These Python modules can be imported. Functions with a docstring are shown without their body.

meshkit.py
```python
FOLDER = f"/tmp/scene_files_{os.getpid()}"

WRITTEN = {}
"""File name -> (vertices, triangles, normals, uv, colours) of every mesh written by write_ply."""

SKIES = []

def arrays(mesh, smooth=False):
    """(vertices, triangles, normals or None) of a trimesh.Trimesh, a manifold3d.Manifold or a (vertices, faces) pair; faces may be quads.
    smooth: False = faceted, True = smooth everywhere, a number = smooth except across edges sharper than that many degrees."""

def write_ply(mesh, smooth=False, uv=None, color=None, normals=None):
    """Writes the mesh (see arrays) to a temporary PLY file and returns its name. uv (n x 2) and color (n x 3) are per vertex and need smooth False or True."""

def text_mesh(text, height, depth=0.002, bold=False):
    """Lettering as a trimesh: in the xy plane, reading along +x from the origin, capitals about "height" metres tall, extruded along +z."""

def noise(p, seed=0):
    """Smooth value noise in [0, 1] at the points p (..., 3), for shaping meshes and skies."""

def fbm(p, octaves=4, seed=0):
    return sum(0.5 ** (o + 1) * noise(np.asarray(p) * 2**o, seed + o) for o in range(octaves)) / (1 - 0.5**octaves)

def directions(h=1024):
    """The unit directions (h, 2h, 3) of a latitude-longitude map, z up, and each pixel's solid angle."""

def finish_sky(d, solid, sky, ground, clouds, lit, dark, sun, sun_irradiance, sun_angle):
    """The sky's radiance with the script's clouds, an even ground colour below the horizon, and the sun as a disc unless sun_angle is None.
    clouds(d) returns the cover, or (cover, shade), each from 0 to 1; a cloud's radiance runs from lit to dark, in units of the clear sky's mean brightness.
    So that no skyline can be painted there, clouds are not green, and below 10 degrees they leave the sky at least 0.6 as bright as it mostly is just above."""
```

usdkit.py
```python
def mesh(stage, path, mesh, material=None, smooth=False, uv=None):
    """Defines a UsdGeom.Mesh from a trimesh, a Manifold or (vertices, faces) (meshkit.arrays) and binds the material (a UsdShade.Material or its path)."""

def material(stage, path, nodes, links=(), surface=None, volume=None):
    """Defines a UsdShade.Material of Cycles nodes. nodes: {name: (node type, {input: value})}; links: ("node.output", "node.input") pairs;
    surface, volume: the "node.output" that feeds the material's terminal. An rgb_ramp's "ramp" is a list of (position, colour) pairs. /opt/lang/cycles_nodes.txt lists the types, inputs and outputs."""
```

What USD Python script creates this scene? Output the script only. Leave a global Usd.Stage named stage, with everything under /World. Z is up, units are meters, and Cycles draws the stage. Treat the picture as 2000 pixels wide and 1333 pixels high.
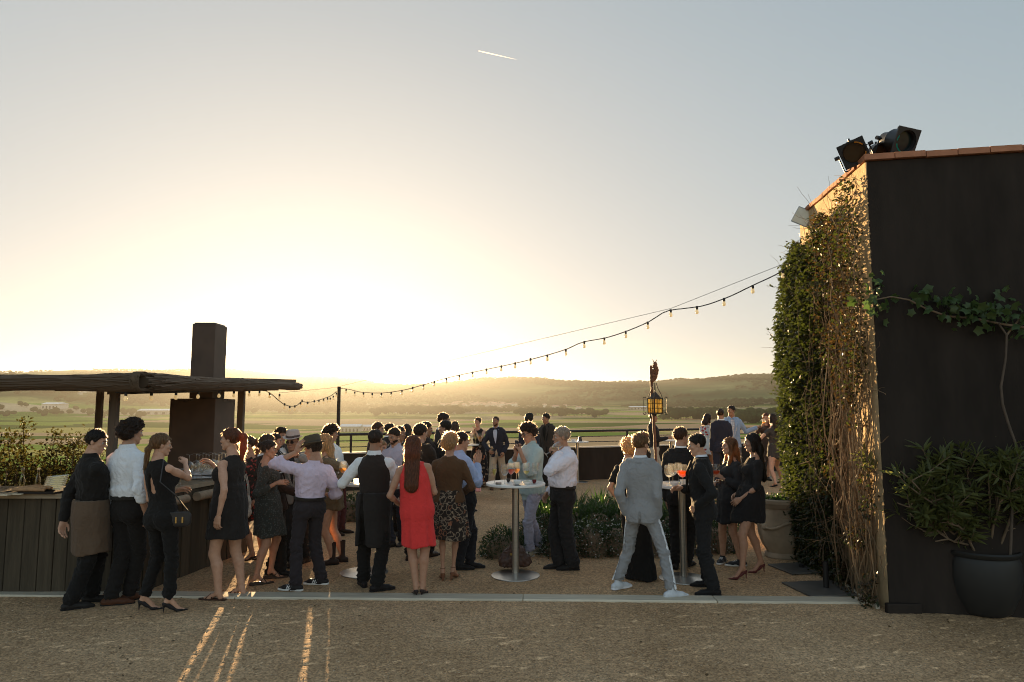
import math, random
import numpy as np, trimesh, usdkit, meshkit
from pxr import Gf, Sdf, Usd, UsdGeom, UsdLux, UsdShade, Vt

stage = Usd.Stage.CreateInMemory()
UsdGeom.SetStageUpAxis(stage, UsdGeom.Tokens.z)
UsdGeom.SetStageMetersPerUnit(stage, 1.0)
UsdGeom.Xform.Define(stage, '/World')
UsdGeom.Scope.Define(stage, '/World/Looks')

# ------------------------------------------------------------------ camera, sky, sun
EYE = 2.0
FPX = 1333.0                        # focal length in pixels of a 2000 pixel wide picture
PITCH = math.atan(131.0 / FPX)      # the camera looks slightly up
cam = UsdGeom.Camera.Define(stage, '/World/camera')
cam.CreateProjectionAttr('perspective')
cam.CreateHorizontalApertureAttr(36.0)
cam.CreateVerticalApertureAttr(24.0)
cam.CreateFocalLengthAttr(36.0 * FPX / 2000.0)
cam.CreateClippingRangeAttr((0.1, 200000.0))
cam.CreateFStopAttr(0.0)
cam.CreateExposureAttr(2.2)
cam.AddTranslateOp().Set(Gf.Vec3d(0, 0, EYE))
cam.AddRotateXOp().Set(90.0 + math.degrees(PITCH))

SUN_AZ = math.radians(-15.4)        # from +y towards +x
SUN_EL = math.radians(3.6)
SUN_DIR = np.array([math.sin(SUN_AZ) * math.cos(SUN_EL), math.cos(SUN_AZ) * math.cos(SUN_EL), math.sin(SUN_EL)])
SKY = dict(strength=0.068, air=1.0, aerosol=2.2, ozone=1.6, gamma=0.7, sat=0.75, tint=(1.42, 1.53, 1.56), top=(2.2, 2.26, 2.24), knee=2.5)
sky_look = usdkit.material(stage, '/World/Looks/sky', {
    's': ('sky_texture', {'sky_type': 'single_scattering', 'sun_disc': False, 'sun_elevation': SUN_EL, 'sun_rotation': SUN_AZ,
                          'altitude': 250.0, 'air_density': SKY['air'], 'aerosol_density': SKY['aerosol'], 'ozone_density': SKY['ozone']}),
    'g': ('gamma', {'gamma': SKY['gamma']}), 'h': ('hsv', {'saturation': SKY['sat']}), 't': ('mix', {'mix_type': 'multiply', 'fac': 1.0, 'color2': SKY['tint']}),
    # the bright air round the sun levels off softly instead of clipping
    'd1': ('vector_math', {'math_type': 'divide', 'vector2': SKY['top']}), 'd2': ('vector_math', {'math_type': 'power', 'vector2': (SKY['knee'],) * 3}),
    'd3': ('vector_math', {'math_type': 'add', 'vector2': (1.0, 1.0, 1.0)}), 'd4': ('vector_math', {'math_type': 'power', 'vector2': (1.0 / SKY['knee'],) * 3}), 'd5': ('vector_math', {'math_type': 'divide'}),
    'b': ('background_shader', {'strength': SKY['strength']})},
    [('s.color', 'g.color'), ('g.color', 'h.color'), ('h.color', 't.color1'), ('t.color', 'd1.vector1'), ('d1.vector', 'd2.vector1'), ('d2.vector', 'd3.vector1'), ('d3.vector', 'd4.vector1'),
     ('t.color', 'd5.vector1'), ('d4.vector', 'd5.vector2'), ('d5.vector', 'b.color')], surface='b.background')
dome = UsdLux.DomeLight.Define(stage, '/World/sky')
UsdShade.MaterialBindingAPI.Apply(dome.GetPrim()).Bind(sky_look)
dome.GetPrim().SetCustomDataByKey('kind', 'structure')
sun = UsdLux.DistantLight.Define(stage, '/World/sun')
sun.CreateNormalizeAttr(True)
sun.CreateIntensityAttr(1.25)
sun.CreateAngleAttr(0.5)
sun.CreateColorAttr(Gf.Vec3f(1.0, 0.66, 0.32))
sun.AddRotateZOp().Set(-math.degrees(SUN_AZ) + 180.0)
sun.AddRotateXOp().Set(90.0 - math.degrees(SUN_EL))
HAZE = dict(density=0.0000175, color=(0.88, 0.92, 0.96), g=0.70)

# ------------------------------------------------------------------ helpers
CP, SP = math.cos(PITCH), math.sin(PITCH)
def ray(u, v):
    """direction of a photograph pixel (2000 x 1333), scaled to y = 1"""
    x, y = (u - 1000.0) / FPX, (666.5 - v) / FPX
    d = np.array([x, CP - y * SP, SP + y * CP])
    return d / d[1]
def at(u, v, Y):
    return np.array([0, 0, EYE]) + ray(u, v) * Y
def gnd(u, v, z=0.0):
    d = ray(u, v)
    return np.array([0, 0, EYE]) + d * ((z - EYE) / d[2])
def proj(p):
    d = np.asarray(p, float) - [0, 0, EYE]
    f, up = d[1] * CP + d[2] * SP, -d[1] * SP + d[2] * CP
    return 1000 + FPX * d[0] / f, 666.5 - FPX * up / f

COUNT = {}
def numbered(parent, name):
    k = (str(parent), name)
    n = COUNT.get(k, -1) + 1
    COUNT[k] = n
    return name if n == 0 else '%s_%03d' % (name, n)
def path_of(parent):
    return '/World' if parent is None else str(parent.GetPath())
def tag(o, label=None, cat=None, group=None, kind=None):
    p = o if isinstance(o, Usd.Prim) else o.GetPrim()
    for k, v in (('label', label), ('category', cat), ('group', group), ('kind', kind)):
        if v:
            p.SetCustomDataByKey(k, v)
    return p
def thing(name, label, cat, loc=(0, 0, 0), rot=0.0, group=None, kind=None):
    x = UsdGeom.Xform.Define(stage, '/World/' + numbered('/World', name))
    x.AddTranslateOp().Set(Gf.Vec3d(*map(float, loc)))
    x.AddRotateZOp().Set(float(rot))
    return tag(x, label, cat, group, kind)
def obj(name, m, look, parent=None, smooth=False, label=None, cat=None, group=None, kind=None):
    pp = path_of(parent)
    o = usdkit.mesh(stage, pp + '/' + numbered(pp, name), m, look, smooth)
    return tag(o, label, cat, group, kind)
def copy_of(src, loc, rot=0.0, label=None, group=None, scale=None):
    was = src.GetCustomData()
    base = src.GetName()
    if base[-4:-3] == '_' and base[-3:].isdigit():
        base = base[:-4]
    x = UsdGeom.Xform.Define(stage, '/World/' + numbered('/World', base))
    x.GetPrim().GetReferences().AddInternalReference(src.GetPath())
    x.ClearXformOpOrder()
    for op in ('xformOp:translate', 'xformOp:rotateZ', 'xformOp:scale'):
        pass
    x.GetPrim().CreateAttribute('xformOp:translate', Sdf.ValueTypeNames.Double3).Set(Gf.Vec3d(*map(float, loc)))
    x.GetPrim().CreateAttribute('xformOp:rotateZ', Sdf.ValueTypeNames.Float).Set(float(rot))
    order = ['xformOp:translate', 'xformOp:rotateZ']
    if scale is not None:
        sc = scale if hasattr(scale, '__len__') else (scale,) * 3
        x.GetPrim().CreateAttribute('xformOp:scale', Sdf.ValueTypeNames.Float3).Set(Gf.Vec3f(*map(float, sc)))
        order.append('xformOp:scale')
    x.CreateXformOpOrderAttr().Set(order)
    x.GetPrim().SetInstanceable(True)
    return tag(x, label or was.get('label'), was.get('category'), group or was.get('group'))

# ---- small mesh makers
def cat(*ms):
    ms = [m for m in (ms[0] if len(ms) == 1 and isinstance(ms[0], (list, tuple)) else ms) if m is not None]
    return trimesh.util.concatenate(ms)
def T(m, loc=(0, 0, 0), rz=0.0, rx=0.0, ry=0.0):
    M = trimesh.transformations.euler_matrix(math.radians(rx), math.radians(ry), math.radians(rz), 'sxyz')
    M[:3, 3] = loc
    m = m.copy(); m.apply_transform(M)
    return m
def box(x0, x1, y0, y1, z0, z1, c=0.0):
    if c <= 0:
        m = trimesh.creation.box((x1 - x0, y1 - y0, z1 - z0))
    else:
        pts = []
        for sx in (0, 1):
            for sy in (0, 1):
                for sz in (0, 1):
                    p = np.array([(x0, x1)[sx], (y0, y1)[sy], (z0, z1)[sz]], float)
                    s = np.array([1 - 2 * sx, 1 - 2 * sy, 1 - 2 * sz]) * c
                    for k in range(3):
                        q = p + s; q[k] = p[k]; pts.append(q)
        return trimesh.convex.convex_hull(np.array(pts))
    m.apply_translation(((x0 + x1) / 2, (y0 + y1) / 2, (z0 + z1) / 2))
    return m
def tube(pts, r, n=6, cap=True):
    p = np.asarray(pts, float)
    r = np.broadcast_to(np.asarray(r, float), (len(p),))
    t = np.gradient(p, axis=0)
    t /= np.linalg.norm(t, axis=1, keepdims=True) + 1e-12
    a = np.cross(t, [0, 0, 1.0] if np.abs(t[:, 2]).mean() < 0.8 else [1.0, 0, 0])
    a /= np.linalg.norm(a, axis=1, keepdims=True) + 1e-12
    b = np.cross(t, a)
    g = np.arange(n) * 2 * np.pi / n
    v = p[:, None] + r[:, None, None] * (np.cos(g)[None, :, None] * a[:, None] + np.sin(g)[None, :, None] * b[:, None])
    f = []
    for i in range(len(p) - 1):
        for j in range(n):
            k = (j + 1) % n
            f += [[i * n + j, (i + 1) * n + j, (i + 1) * n + k], [i * n + j, (i + 1) * n + k, i * n + k]]
    v = v.reshape(-1, 3)
    if cap:
        m = len(v)
        v = np.vstack([v, p[0], p[-1]])
        e = (len(p) - 1) * n
        for j in range(n):
            k = (j + 1) % n
            f += [[m, j, k], [m + 1, e + k, e + j]]
    return trimesh.Trimesh(v, f, process=False)
def lathe(prof, n=24):
    """closed or open profile of (r, z), turned about z"""
    prof = np.asarray(prof, float)
    g = np.arange(n) * 2 * np.pi / n
    v = np.stack([prof[:, 0][:, None] * np.cos(g), prof[:, 0][:, None] * np.sin(g), np.repeat(prof[:, 1][:, None], n, 1)], -1).reshape(-1, 3)
    f = []
    for i in range(len(prof) - 1):
        for j in range(n):
            k = (j + 1) % n
            f += [[i * n + j, i * n + k, (i + 1) * n + k], [i * n + j, (i + 1) * n + k, (i + 1) * n + j]]
    return trimesh.Trimesh(v, f, process=False)
def grid(xs, ys, z):
    X, Y = np.meshgrid(xs, ys, indexing='ij')
    v = np.stack([X, Y, z], -1).reshape(-1, 3)
    nx, ny = len(xs), len(ys)
    i, j = np.meshgrid(np.arange(nx - 1), np.arange(ny - 1), indexing='ij')
    a = (i * ny + j).ravel()
    f = np.vstack([np.stack([a, a + ny, a + ny + 1], 1), np.stack([a, a + ny + 1, a + 1], 1)])
    return trimesh.Trimesh(v, f, process=False)

# ---- materials
LOOKS = {}
def look(name, color, rough=0.6, metal=0.0, var=0.12, scale=8.0, bump=0.0, bscale=None, stretch=(1, 1, 1), spec=0.5, coord='object', detail=4.0, sheen=0.0, trans=0.0, obj_random=0.0, bdist=0.01):
    if name in LOOKS:
        return LOOKS[name]
    c = np.array(color, float)
    nodes = {
        'tc': ('texture_coordinate', {}) if coord == 'object' else ('geometry', {}),
        'mp': ('mapping', {'scale': stretch}),
        'n': ('noise_texture', {'scale': scale, 'detail': detail, 'roughness': 0.6}),
        'r': ('rgb_ramp', {'ramp': [(0.25, tuple(c * (1 - var))), (0.5, tuple(c)), (0.75, tuple(np.clip(c * (1 + var), 0, 1)))]}),
        'p': ('principled_bsdf', {'roughness': rough, 'metallic': metal, 'specular_ior_level': spec, 'sheen_weight': sheen}),
    }
    links = [('tc.' + ('object' if coord == 'object' else 'position'), 'mp.vector'), ('mp.vector', 'n.vector'), ('n.fac', 'r.fac')]
    out = 'r.color'
    if obj_random > 0:
        nodes['oi'] = ('object_info', {})
        nodes['mr'] = ('map_range', {'to_min': 1 - obj_random, 'to_max': 1 + obj_random})
        nodes['h'] = ('hsv', {})
        links += [('oi.random', 'mr.value'), ('mr.result', 'h.value'), (out, 'h.color')]
        out = 'h.color'
    links.append((out, 'p.base_color'))
    if bump > 0:
        nodes['n2'] = ('noise_texture', {'scale': bscale or scale * 4, 'detail': 5.0, 'roughness': 0.65})
        nodes['b'] = ('bump', {'strength': bump, 'distance': bdist})
        links += [('mp.vector', 'n2.vector'), ('n2.fac', 'b.height'), ('b.normal', 'p.normal')]
    surf = 'p.BSDF'
    if trans > 0:
        nodes['t'] = ('translucent_bsdf', {})
        nodes['mx'] = ('mix_closure', {'fac': trans})
        links += [(out, 't.color'), ('p.BSDF', 'mx.closure1'), ('t.BSDF', 'mx.closure2')]
        surf = 'mx.closure'
    LOOKS[name] = usdkit.material(stage, '/World/Looks/' + name, nodes, links, surface=surf)
    return LOOKS[name]
rng = np.random.default_rng(7)
# ------------------------------------------------------------------ ground, valley, hills
TERRACE_Z = 0.0
def fence_y(x):                     # line of the parapet along the far edge of the terrace
    return 18.6 + 0.418 * x
gravel = usdkit.material(stage, '/World/Looks/gravel', {
    'g': ('geometry', {}),
    'big': ('noise_texture', {'scale': 0.55, 'detail': 5.0, 'roughness': 0.6}),
    'mid': ('noise_texture', {'scale': 16.0, 'detail': 7.0, 'roughness': 0.8}),
    'st': ('voronoi_texture', {'scale': 70.0, 'randomness': 1.0}),
    'cr': ('rgb_ramp', {'ramp': [(0.3, (0.42, 0.275, 0.155)), (0.5, (0.545, 0.368, 0.218)), (0.72, (0.66, 0.465, 0.288))]}),
    'cm': ('rgb_ramp', {'ramp': [(0.34, (0.50, 0.47, 0.44)), (0.44, (0.88, 0.87, 0.85)), (0.56, (1, 1, 1)), (0.72, (1.08, 1.07, 1.04))]}),
    'cs': ('rgb_ramp', {'ramp': [(0.0, (0.55, 0.53, 0.5)), (0.5, (1.0, 1.0, 1.0)), (1.0, (1.5, 1.45, 1.35))]}),
    'sep': ('separate_color', {}),
    'm1': ('mix', {'mix_type': 'multiply', 'fac': 1.0}),
    'm2': ('mix', {'mix_type': 'multiply', 'fac': 0.85}),
    'bn': ('noise_texture', {'scale': 55.0, 'detail': 4.0, 'roughness': 0.7}),
    'b1': ('bump', {'strength': 0.6, 'distance': 0.012}),
    'b2': ('bump', {'strength': 0.5, 'distance': 0.008, 'invert': True}),
    'p': ('principled_bsdf', {'roughness': 0.95, 'specular_ior_level': 0.06})},
    [('g.position', 'big.vector'), ('g.position', 'mid.vector'), ('g.position', 'st.vector'), ('g.position', 'bn.vector'),
     ('big.fac', 'cr.fac'), ('mid.fac', 'cm.fac'), ('st.color', 'sep.color'), ('sep.r', 'cs.fac'),
     ('cr.color', 'm1.color1'), ('cm.color', 'm1.color2'), ('m1.color', 'm2.color1'), ('cs.color', 'm2.color2'), ('m2.color', 'p.base_color'),
     ('bn.fac', 'b1.height'), ('st.distance', 'b2.height'), ('b1.normal', 'b2.normal'), ('b2.normal', 'p.normal')], surface='p.BSDF')
def ground_relief(x, y):
    p = np.stack([x, y, 0 * x], -1)
    return 0.014 * (meshkit.fbm(p * 1.7, 3, 5) - 0.5) + 0.011 * (meshkit.fbm(p * [18, 23, 1], 3, 9) - 0.5)
# near strip finely shaped, the rest coarser, one sheet
xs = np.concatenate([np.linspace(-40, -8, 12), np.linspace(-7.8, 7.8, 420), np.linspace(8, 40, 12)])
ys = np.concatenate([np.linspace(-30, 3.5, 10), np.linspace(3.6, 7.4, 150), np.linspace(7.5, 13, 110), np.linspace(13.3, 36, 60)])
gx, gy = np.meshgrid(xs, ys, indexing='ij')
gz = ground_relief(gx, gy)
gz = np.minimum(gz, 0.004) + np.where(gy > fence_y(gx) + 0.6, -0.25 * (gy - fence_y(gx) - 0.6), 0.0)
obj('ground', grid(xs, ys, gz), gravel, None, True, kind='structure')

def ridge(az, r, az0, r0, waz, wr, h):
    return h * np.exp(-((az - az0) / waz) ** 2 - ((r - r0) / wr) ** 2)
RK = np.array([5, 30, 60, 150, 300, 400, 700, 1200, 1800, 2200, 3000, 4500, 6000, 9000, 14000.0])
ZK = np.array([-5, -5.5, -8, -13, -17, -17.8, -19.6, -14.5, -4, 8, 28, 85, 150, 190, 230.0])
def valley_z(x, y):
    r = np.hypot(x, y)
    az = np.arctan2(x, y)
    z = np.interp(r, RK, ZK)
    far = np.clip((r - 1700) / 1600, 0, 1) ** 1.3
    p = np.stack([x / 900.0, y / 900.0, 0 * x], -1)
    z = z + far * 105 * (meshkit.fbm(p, 4, 3) - 0.42) + np.clip((r - 500) / 1500, 0, 1) * 5 * (meshkit.fbm(p * 4, 3, 8) - 0.5)
    z = z + ridge(az, r, 0.46, 3600, 0.30, 700, 62) + ridge(az, r, 0.18, 4700, 0.30, 800, 62) + ridge(az, r, 0.42, 4500, 0.17, 700, 55)
    z = z + ridge(az, r, -0.66, 2300, 0.20, 500, 75) + ridge(az, r, -0.58, 5200, 0.30, 900, 90) + ridge(az, r, 0.0, 4500, 0.10, 600, 34) + ridge(az, r, -0.22, 3900, 0.12, 600, 30) + ridge(az, r, -0.40, 6500, 0.10, 1300, 150)
    z = z + ridge(az, r, -0.24, 6500, 0.07, 1300, 70)
    return z
rs = np.concatenate([np.geomspace(5, 500, 40), np.linspace(540, 6400, 190), np.geomspace(6600, 14000, 14)])
ths = np.concatenate([np.linspace(-0.95, 0.95, 300), np.linspace(1.05, 2 * np.pi - 1.05, 40)])
R_, A_ = np.meshgrid(rs, np.append(ths, ths[0] + 2 * np.pi), indexing='ij')
vx, vy = R_ * np.sin(A_), R_ * np.cos(A_)
vz = valley_z(vx, vy)
nv = len(ths) + 1
i, j = np.meshgrid(np.arange(len(rs) - 1), np.arange(nv - 1), indexing='ij')
a = (i * nv + j).ravel()
vf = np.vstack([np.stack([a, a + nv + 1, a + nv], 1), np.stack([a, a + 1, a + nv + 1], 1)])
fields = usdkit.material(stage, '/World/Looks/fields', {
    'g': ('geometry', {}),
    'nw': ('noise_texture', {'scale': 0.004, 'detail': 3.0}),
    'mp': ('mapping', {'rotation': (0, 0, 0.42), 'scale': (0.0045, 0.0085, 0.0)}),
    'v': ('voronoi_texture', {'scale': 1.0, 'metric': 'chebychev', 'randomness': 0.85}),
    'sep': ('separate_color', {}),
    'cf': ('rgb_ramp', {'interpolate': False, 'ramp': [(0.0, (0.07, 0.14, 0.028)), (0.2, (0.40, 0.37, 0.13)), (0.33, (0.12, 0.22, 0.04)), (0.42, (0.40, 0.30, 0.20)),
                                                       (0.52, (0.20, 0.30, 0.06)), (0.62, (0.44, 0.40, 0.17)), (0.72, (0.06, 0.115, 0.028)), (0.8, (0.42, 0.32, 0.21))]}),
    'mr': ('mapping', {'rotation': (0, 0, 0.42), 'scale': (0.05, 0.9, 0.0)}),
    'rows': ('noise_texture', {'scale': 0.35, 'detail': 3.0}),
    'cr': ('rgb_ramp', {'ramp': [(0.3, (0.72, 0.74, 0.7)), (0.7, (1.2, 1.18, 1.1))]}),
    'm1': ('mix', {'mix_type': 'multiply', 'fac': 0.8}),
    'edge': ('voronoi_texture', {'scale': 1.0, 'feature': 'distance_to_edge', 'metric': 'euclidean', 'randomness': 0.85}),
    'xyz': ('separate_xyz', {}),
    'hn': ('noise_texture', {'scale': 0.0022, 'detail': 6.0, 'roughness': 0.65}),
    'ha': ('math', {'math_type': 'multiply_add', 'value2': 90.0, 'value3': -45.0}),
    'hz': ('math', {'math_type': 'add'}),
    'hm': ('map_range', {'from_min': 4.0, 'from_max': 26.0, 'clamp': True}),
    'wc': ('rgb_ramp', {'ramp': [(0.3, (0.020, 0.036, 0.016)), (0.5, (0.045, 0.068, 0.028)), (0.62, (0.13, 0.15, 0.06)), (0.75, (0.05, 0.07, 0.03))]}),
    'mx': ('mix', {}),
    'p': ('diffuse_bsdf', {'roughness': 0.3})},
    [('g.position', 'mp.vector'), ('mp.vector', 'v.vector'), ('v.color', 'sep.color'), ('sep.g', 'cf.fac'), ('g.position', 'mr.vector'), ('mr.vector', 'rows.vector'),
     ('rows.fac', 'cr.fac'), ('cf.color', 'm1.color1'), ('cr.color', 'm1.color2'), ('g.position', 'xyz.vector'), ('g.position', 'hn.vector'), ('hn.fac', 'ha.value1'),
     ('ha.value', 'hz.value1'), ('xyz.z', 'hz.value2'), ('hz.value', 'hm.value'), ('hm.result', 'mx.fac'), ('hn.fac', 'wc.fac'),
     ('m1.color', 'mx.color1'), ('wc.color', 'mx.color2'), ('mx.color', 'p.color')], surface='p.BSDF')
obj('valley', trimesh.Trimesh(np.stack([vx, vy, vz], -1).reshape(-1, 3), vf, process=False), fields, None, True, kind='structure')

# the air over the valley
haze_look = usdkit.material(stage, '/World/Looks/haze', {'v': ('principled_volume', {'color': HAZE['color'], 'density': HAZE['density'], 'anisotropy': HAZE['g']})}, volume='v.volume')
if HAZE['density'] > 0:
    obj('haze', box(-14500, 14500, -14500, 14500, -24, 400), haze_look, None, kind='stuff')

# ---- far trees
def blob_tree(seed, h, w, n=5, sub=2):
    r = np.random.default_rng(seed)
    ms = []
    for k in range(n):
        s = trimesh.creation.icosphere(sub)
        q = r.normal(size=3) * [0.28, 0.28, 0.16]
        v = s.vertices * (1 + 0.55 * (meshkit.fbm(s.vertices * 2.6 + seed * 9 + k * 5, 3, seed) - 0.5)[:, None])
        rad = r.uniform(0.30, 0.46)
        ms.append(trimesh.Trimesh(v * [rad * w, rad * w, rad * h * 0.75] + [q[0] * w, q[1] * w, h * (0.58 + q[2])], s.faces, process=False))
    return cat(ms)
leaf_far = look('far_foliage', (0.05, 0.068, 0.027), 1.0, var=0.35, scale=0.6, spec=0.0, obj_random=0.3, trans=0.15)
bark = look('bark', (0.10, 0.07, 0.045), 0.9, var=0.3, scale=20, bump=0.4)
def valley_tree(seed, h, w):
    t = thing('valley_tree', 'dark round tree standing alone between the far fields', 'tree', (0, 0, 0), 0, 'trees scattered over the valley')
    obj('trunk', tube([(0, 0, -0.5), (0.1, 0, h * 0.5)], [0.05 * h, 0.02 * h], 5), bark, t)
    obj('crown', blob_tree(seed, h, w), leaf_far, t, True)
    return t
tree_protos = [valley_tree(s, 9.0, 8.0) for s in (1, 2, 3)]
used = [False] * 3
def put_tree(u, Y, sc, label, group):
    x = (u - 1000) / FPX * Y
    z = float(valley_z(np.array([x]), np.array([float(Y)]))[0]) - 0.3
    k = int(rng.integers(3))
    rot = float(rng.uniform(0, 360))
    if not used[k]:
        used[k] = True
        p = tree_protos[k]
        p.GetAttribute('xformOp:translate').Set(Gf.Vec3d(x, Y, z)); p.GetAttribute('xformOp:rotateZ').Set(rot)
        tag(p, label, None, group)
        return
    copy_of(tree_protos[k], (x, Y, z), rot, label, group, (sc * rng.uniform(0.85, 1.3), sc * rng.uniform(0.85, 1.3), sc * rng.uniform(0.85, 1.2)))
for q in range(24):
    put_tree(1290 + 5.2 * q + rng.normal() * 1.5, 1080 + rng.normal() * 25, 1.9, 'tree of the dark grove behind the yellow field, right of the lantern', 'grove right of the lantern')
for q in range(16):
    put_tree(1428 + 7 * q + rng.normal() * 2, 880 + rng.normal() * 20, 2.0, 'tree of the pale row behind the standing group on the right', 'tree row behind the right group')
for q in range(26):
    put_tree(742 + 6.2 * q + rng.normal() * 2, 1420 + rng.normal() * 40, 1.9, 'tree of the long dark belt in the middle of the valley', 'tree belt in mid valley')
for q in range(22):
    put_tree(1010 + 8 * q + rng.normal() * 3, 1330 + rng.normal() * 60, 1.6, 'tree of the loose hedge beyond the ploughed field', 'trees beyond the ploughed field')
for q in range(20):
    put_tree(485 + 12 * q + rng.normal() * 4, 1500 + rng.normal() * 90, 1.2, 'hazy golden tree in the valley under the sun', 'hazy trees under the sun')
for q in range(18):
    put_tree(10 + 16 * q + rng.normal() * 5, 1150 + rng.normal() * 80, 1.2, 'hazy tree on the far plain at the left', 'trees on the plain at left')
# woods on the slopes: one mass
pi = UsdGeom.PointInstancer.Define(stage, '/World/forest')
protos = []
for s in (11, 12):
    pr = usdkit.mesh(stage, '/World/forest/tree_clump' + ('' if s == 11 else '_001'), blob_tree(s, 11, 13, 3, 1), leaf_far, True)
    protos.append(pr.GetPath())
pi.CreatePrototypesRel().SetTargets(protos)
N = 26000
az = rng.uniform(-0.72, 0.42, N); rr = 1500 + 4300 * rng.random(N) ** 0.85
fx, fy = rr * np.sin(az), rr * np.cos(az)
fz = valley_z(fx, fy)
dens = meshkit.fbm(np.stack([fx / 420, fy / 420, 0 * fx], -1), 4, 21)
keep = dens > np.where(fz > 30, 0.40, np.where(fz > 8, 0.52, 0.66))
fx, fy, fz = fx[keep], fy[keep], fz[keep]
pi.CreatePositionsAttr(Vt.Vec3fArray.FromNumpy(np.stack([fx, fy, fz - 1], -1).astype(np.float32)))
pi.CreateProtoIndicesAttr(Vt.IntArray.FromNumpy(rng.integers(0, 2, len(fx)).astype(np.int32)))
pi.CreateScalesAttr(Vt.Vec3fArray.FromNumpy((rng.uniform(0.6, 1.35, (len(fx), 1)) * np.ones(3)).astype(np.float32)))
tag(pi, 'hazy woods covering the far hillsides', 'forest', None, 'stuff')

# ---- far buildings
wall_far = look('far_plaster', (0.42, 0.35, 0.27), 0.9, var=0.1, scale=0.3, obj_random=0.25)
roof_far = look('far_roof_tile', (0.36, 0.19, 0.12), 0.9, var=0.15, scale=0.5, obj_random=0.2)
metal_far = look('far_sheet_roof', (0.45, 0.45, 0.45), 0.5, var=0.06, scale=0.3)
glass_far = look('far_window', (0.03, 0.03, 0.035), 0.2)
def house(l, w, h):
    t = thing('village_house', 'small pale house in the hazy far village', 'house', (0, 0, 0), 0, 'houses of the far village')
    obj('wall', box(-l / 2, l / 2, -w / 2, w / 2, -3, h), wall_far, t)
    rf = trimesh.Trimesh([(-l / 2 - .4, -w / 2 - .4, h), (l / 2 + .4, -w / 2 - .4, h), (l / 2 + .4, w / 2 + .4, h), (-l / 2 - .4, w / 2 + .4, h), (-l / 2 - .4, 0, h + w * .28), (l / 2 + .4, 0, h + w * .28)],
                         [(0, 1, 5), (0, 5, 4), (2, 3, 4), (2, 4, 5), (0, 4, 3), (1, 2, 5), (0, 3, 2), (0, 2, 1)])
    obj('roof', rf, roof_far, t)
    for k in range(3):
        obj('window', box(-l / 3 + k * l / 3 - .5, -l / 3 + k * l / 3 + .5, -w / 2 - .06, -w / 2 + .05, h * .45, h * .45 + 1.4), glass_far, t)
    return t
hp = [house(14, 9, 6.5), house(10, 8, 8.5)]
spots = []
for q in range(70):
    spots.append((845 + 170 * rng.beta(2, 2) * 1.0, 2250 + rng.normal() * 150))
for q in range(14):
    spots.append((rng.uniform(700, 1150), rng.uniform(1650, 2100)))
for q in range(12):
    spots.append((rng.uniform(120, 230), rng.uniform(1500, 1800)))
for n, (u, Y) in enumerate(spots):
    x = (u - 1000) / FPX * Y
    z = float(valley_z(np.array([x]), np.array([Y]))[0])
    lab, grp = ('small pale house in the hazy far village', 'houses of the far village') if n < 70 else ('lone pale farmhouse out on the plain', 'farmhouses on the plain') if n < 84 else ('hazy house of the small town at the far left', 'houses of the town at left')
    if n < 2:
        hp[n].GetAttribute('xformOp:translate').Set(Gf.Vec3d(x, Y, z)); hp[n].GetAttribute('xformOp:rotateZ').Set(float(rng.uniform(-40, 40)))
    else:
        copy_of(hp[n % 2], (x, Y, z), float(rng.uniform(-50, 50)), lab, grp, rng.uniform(0.8, 1.5))
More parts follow.
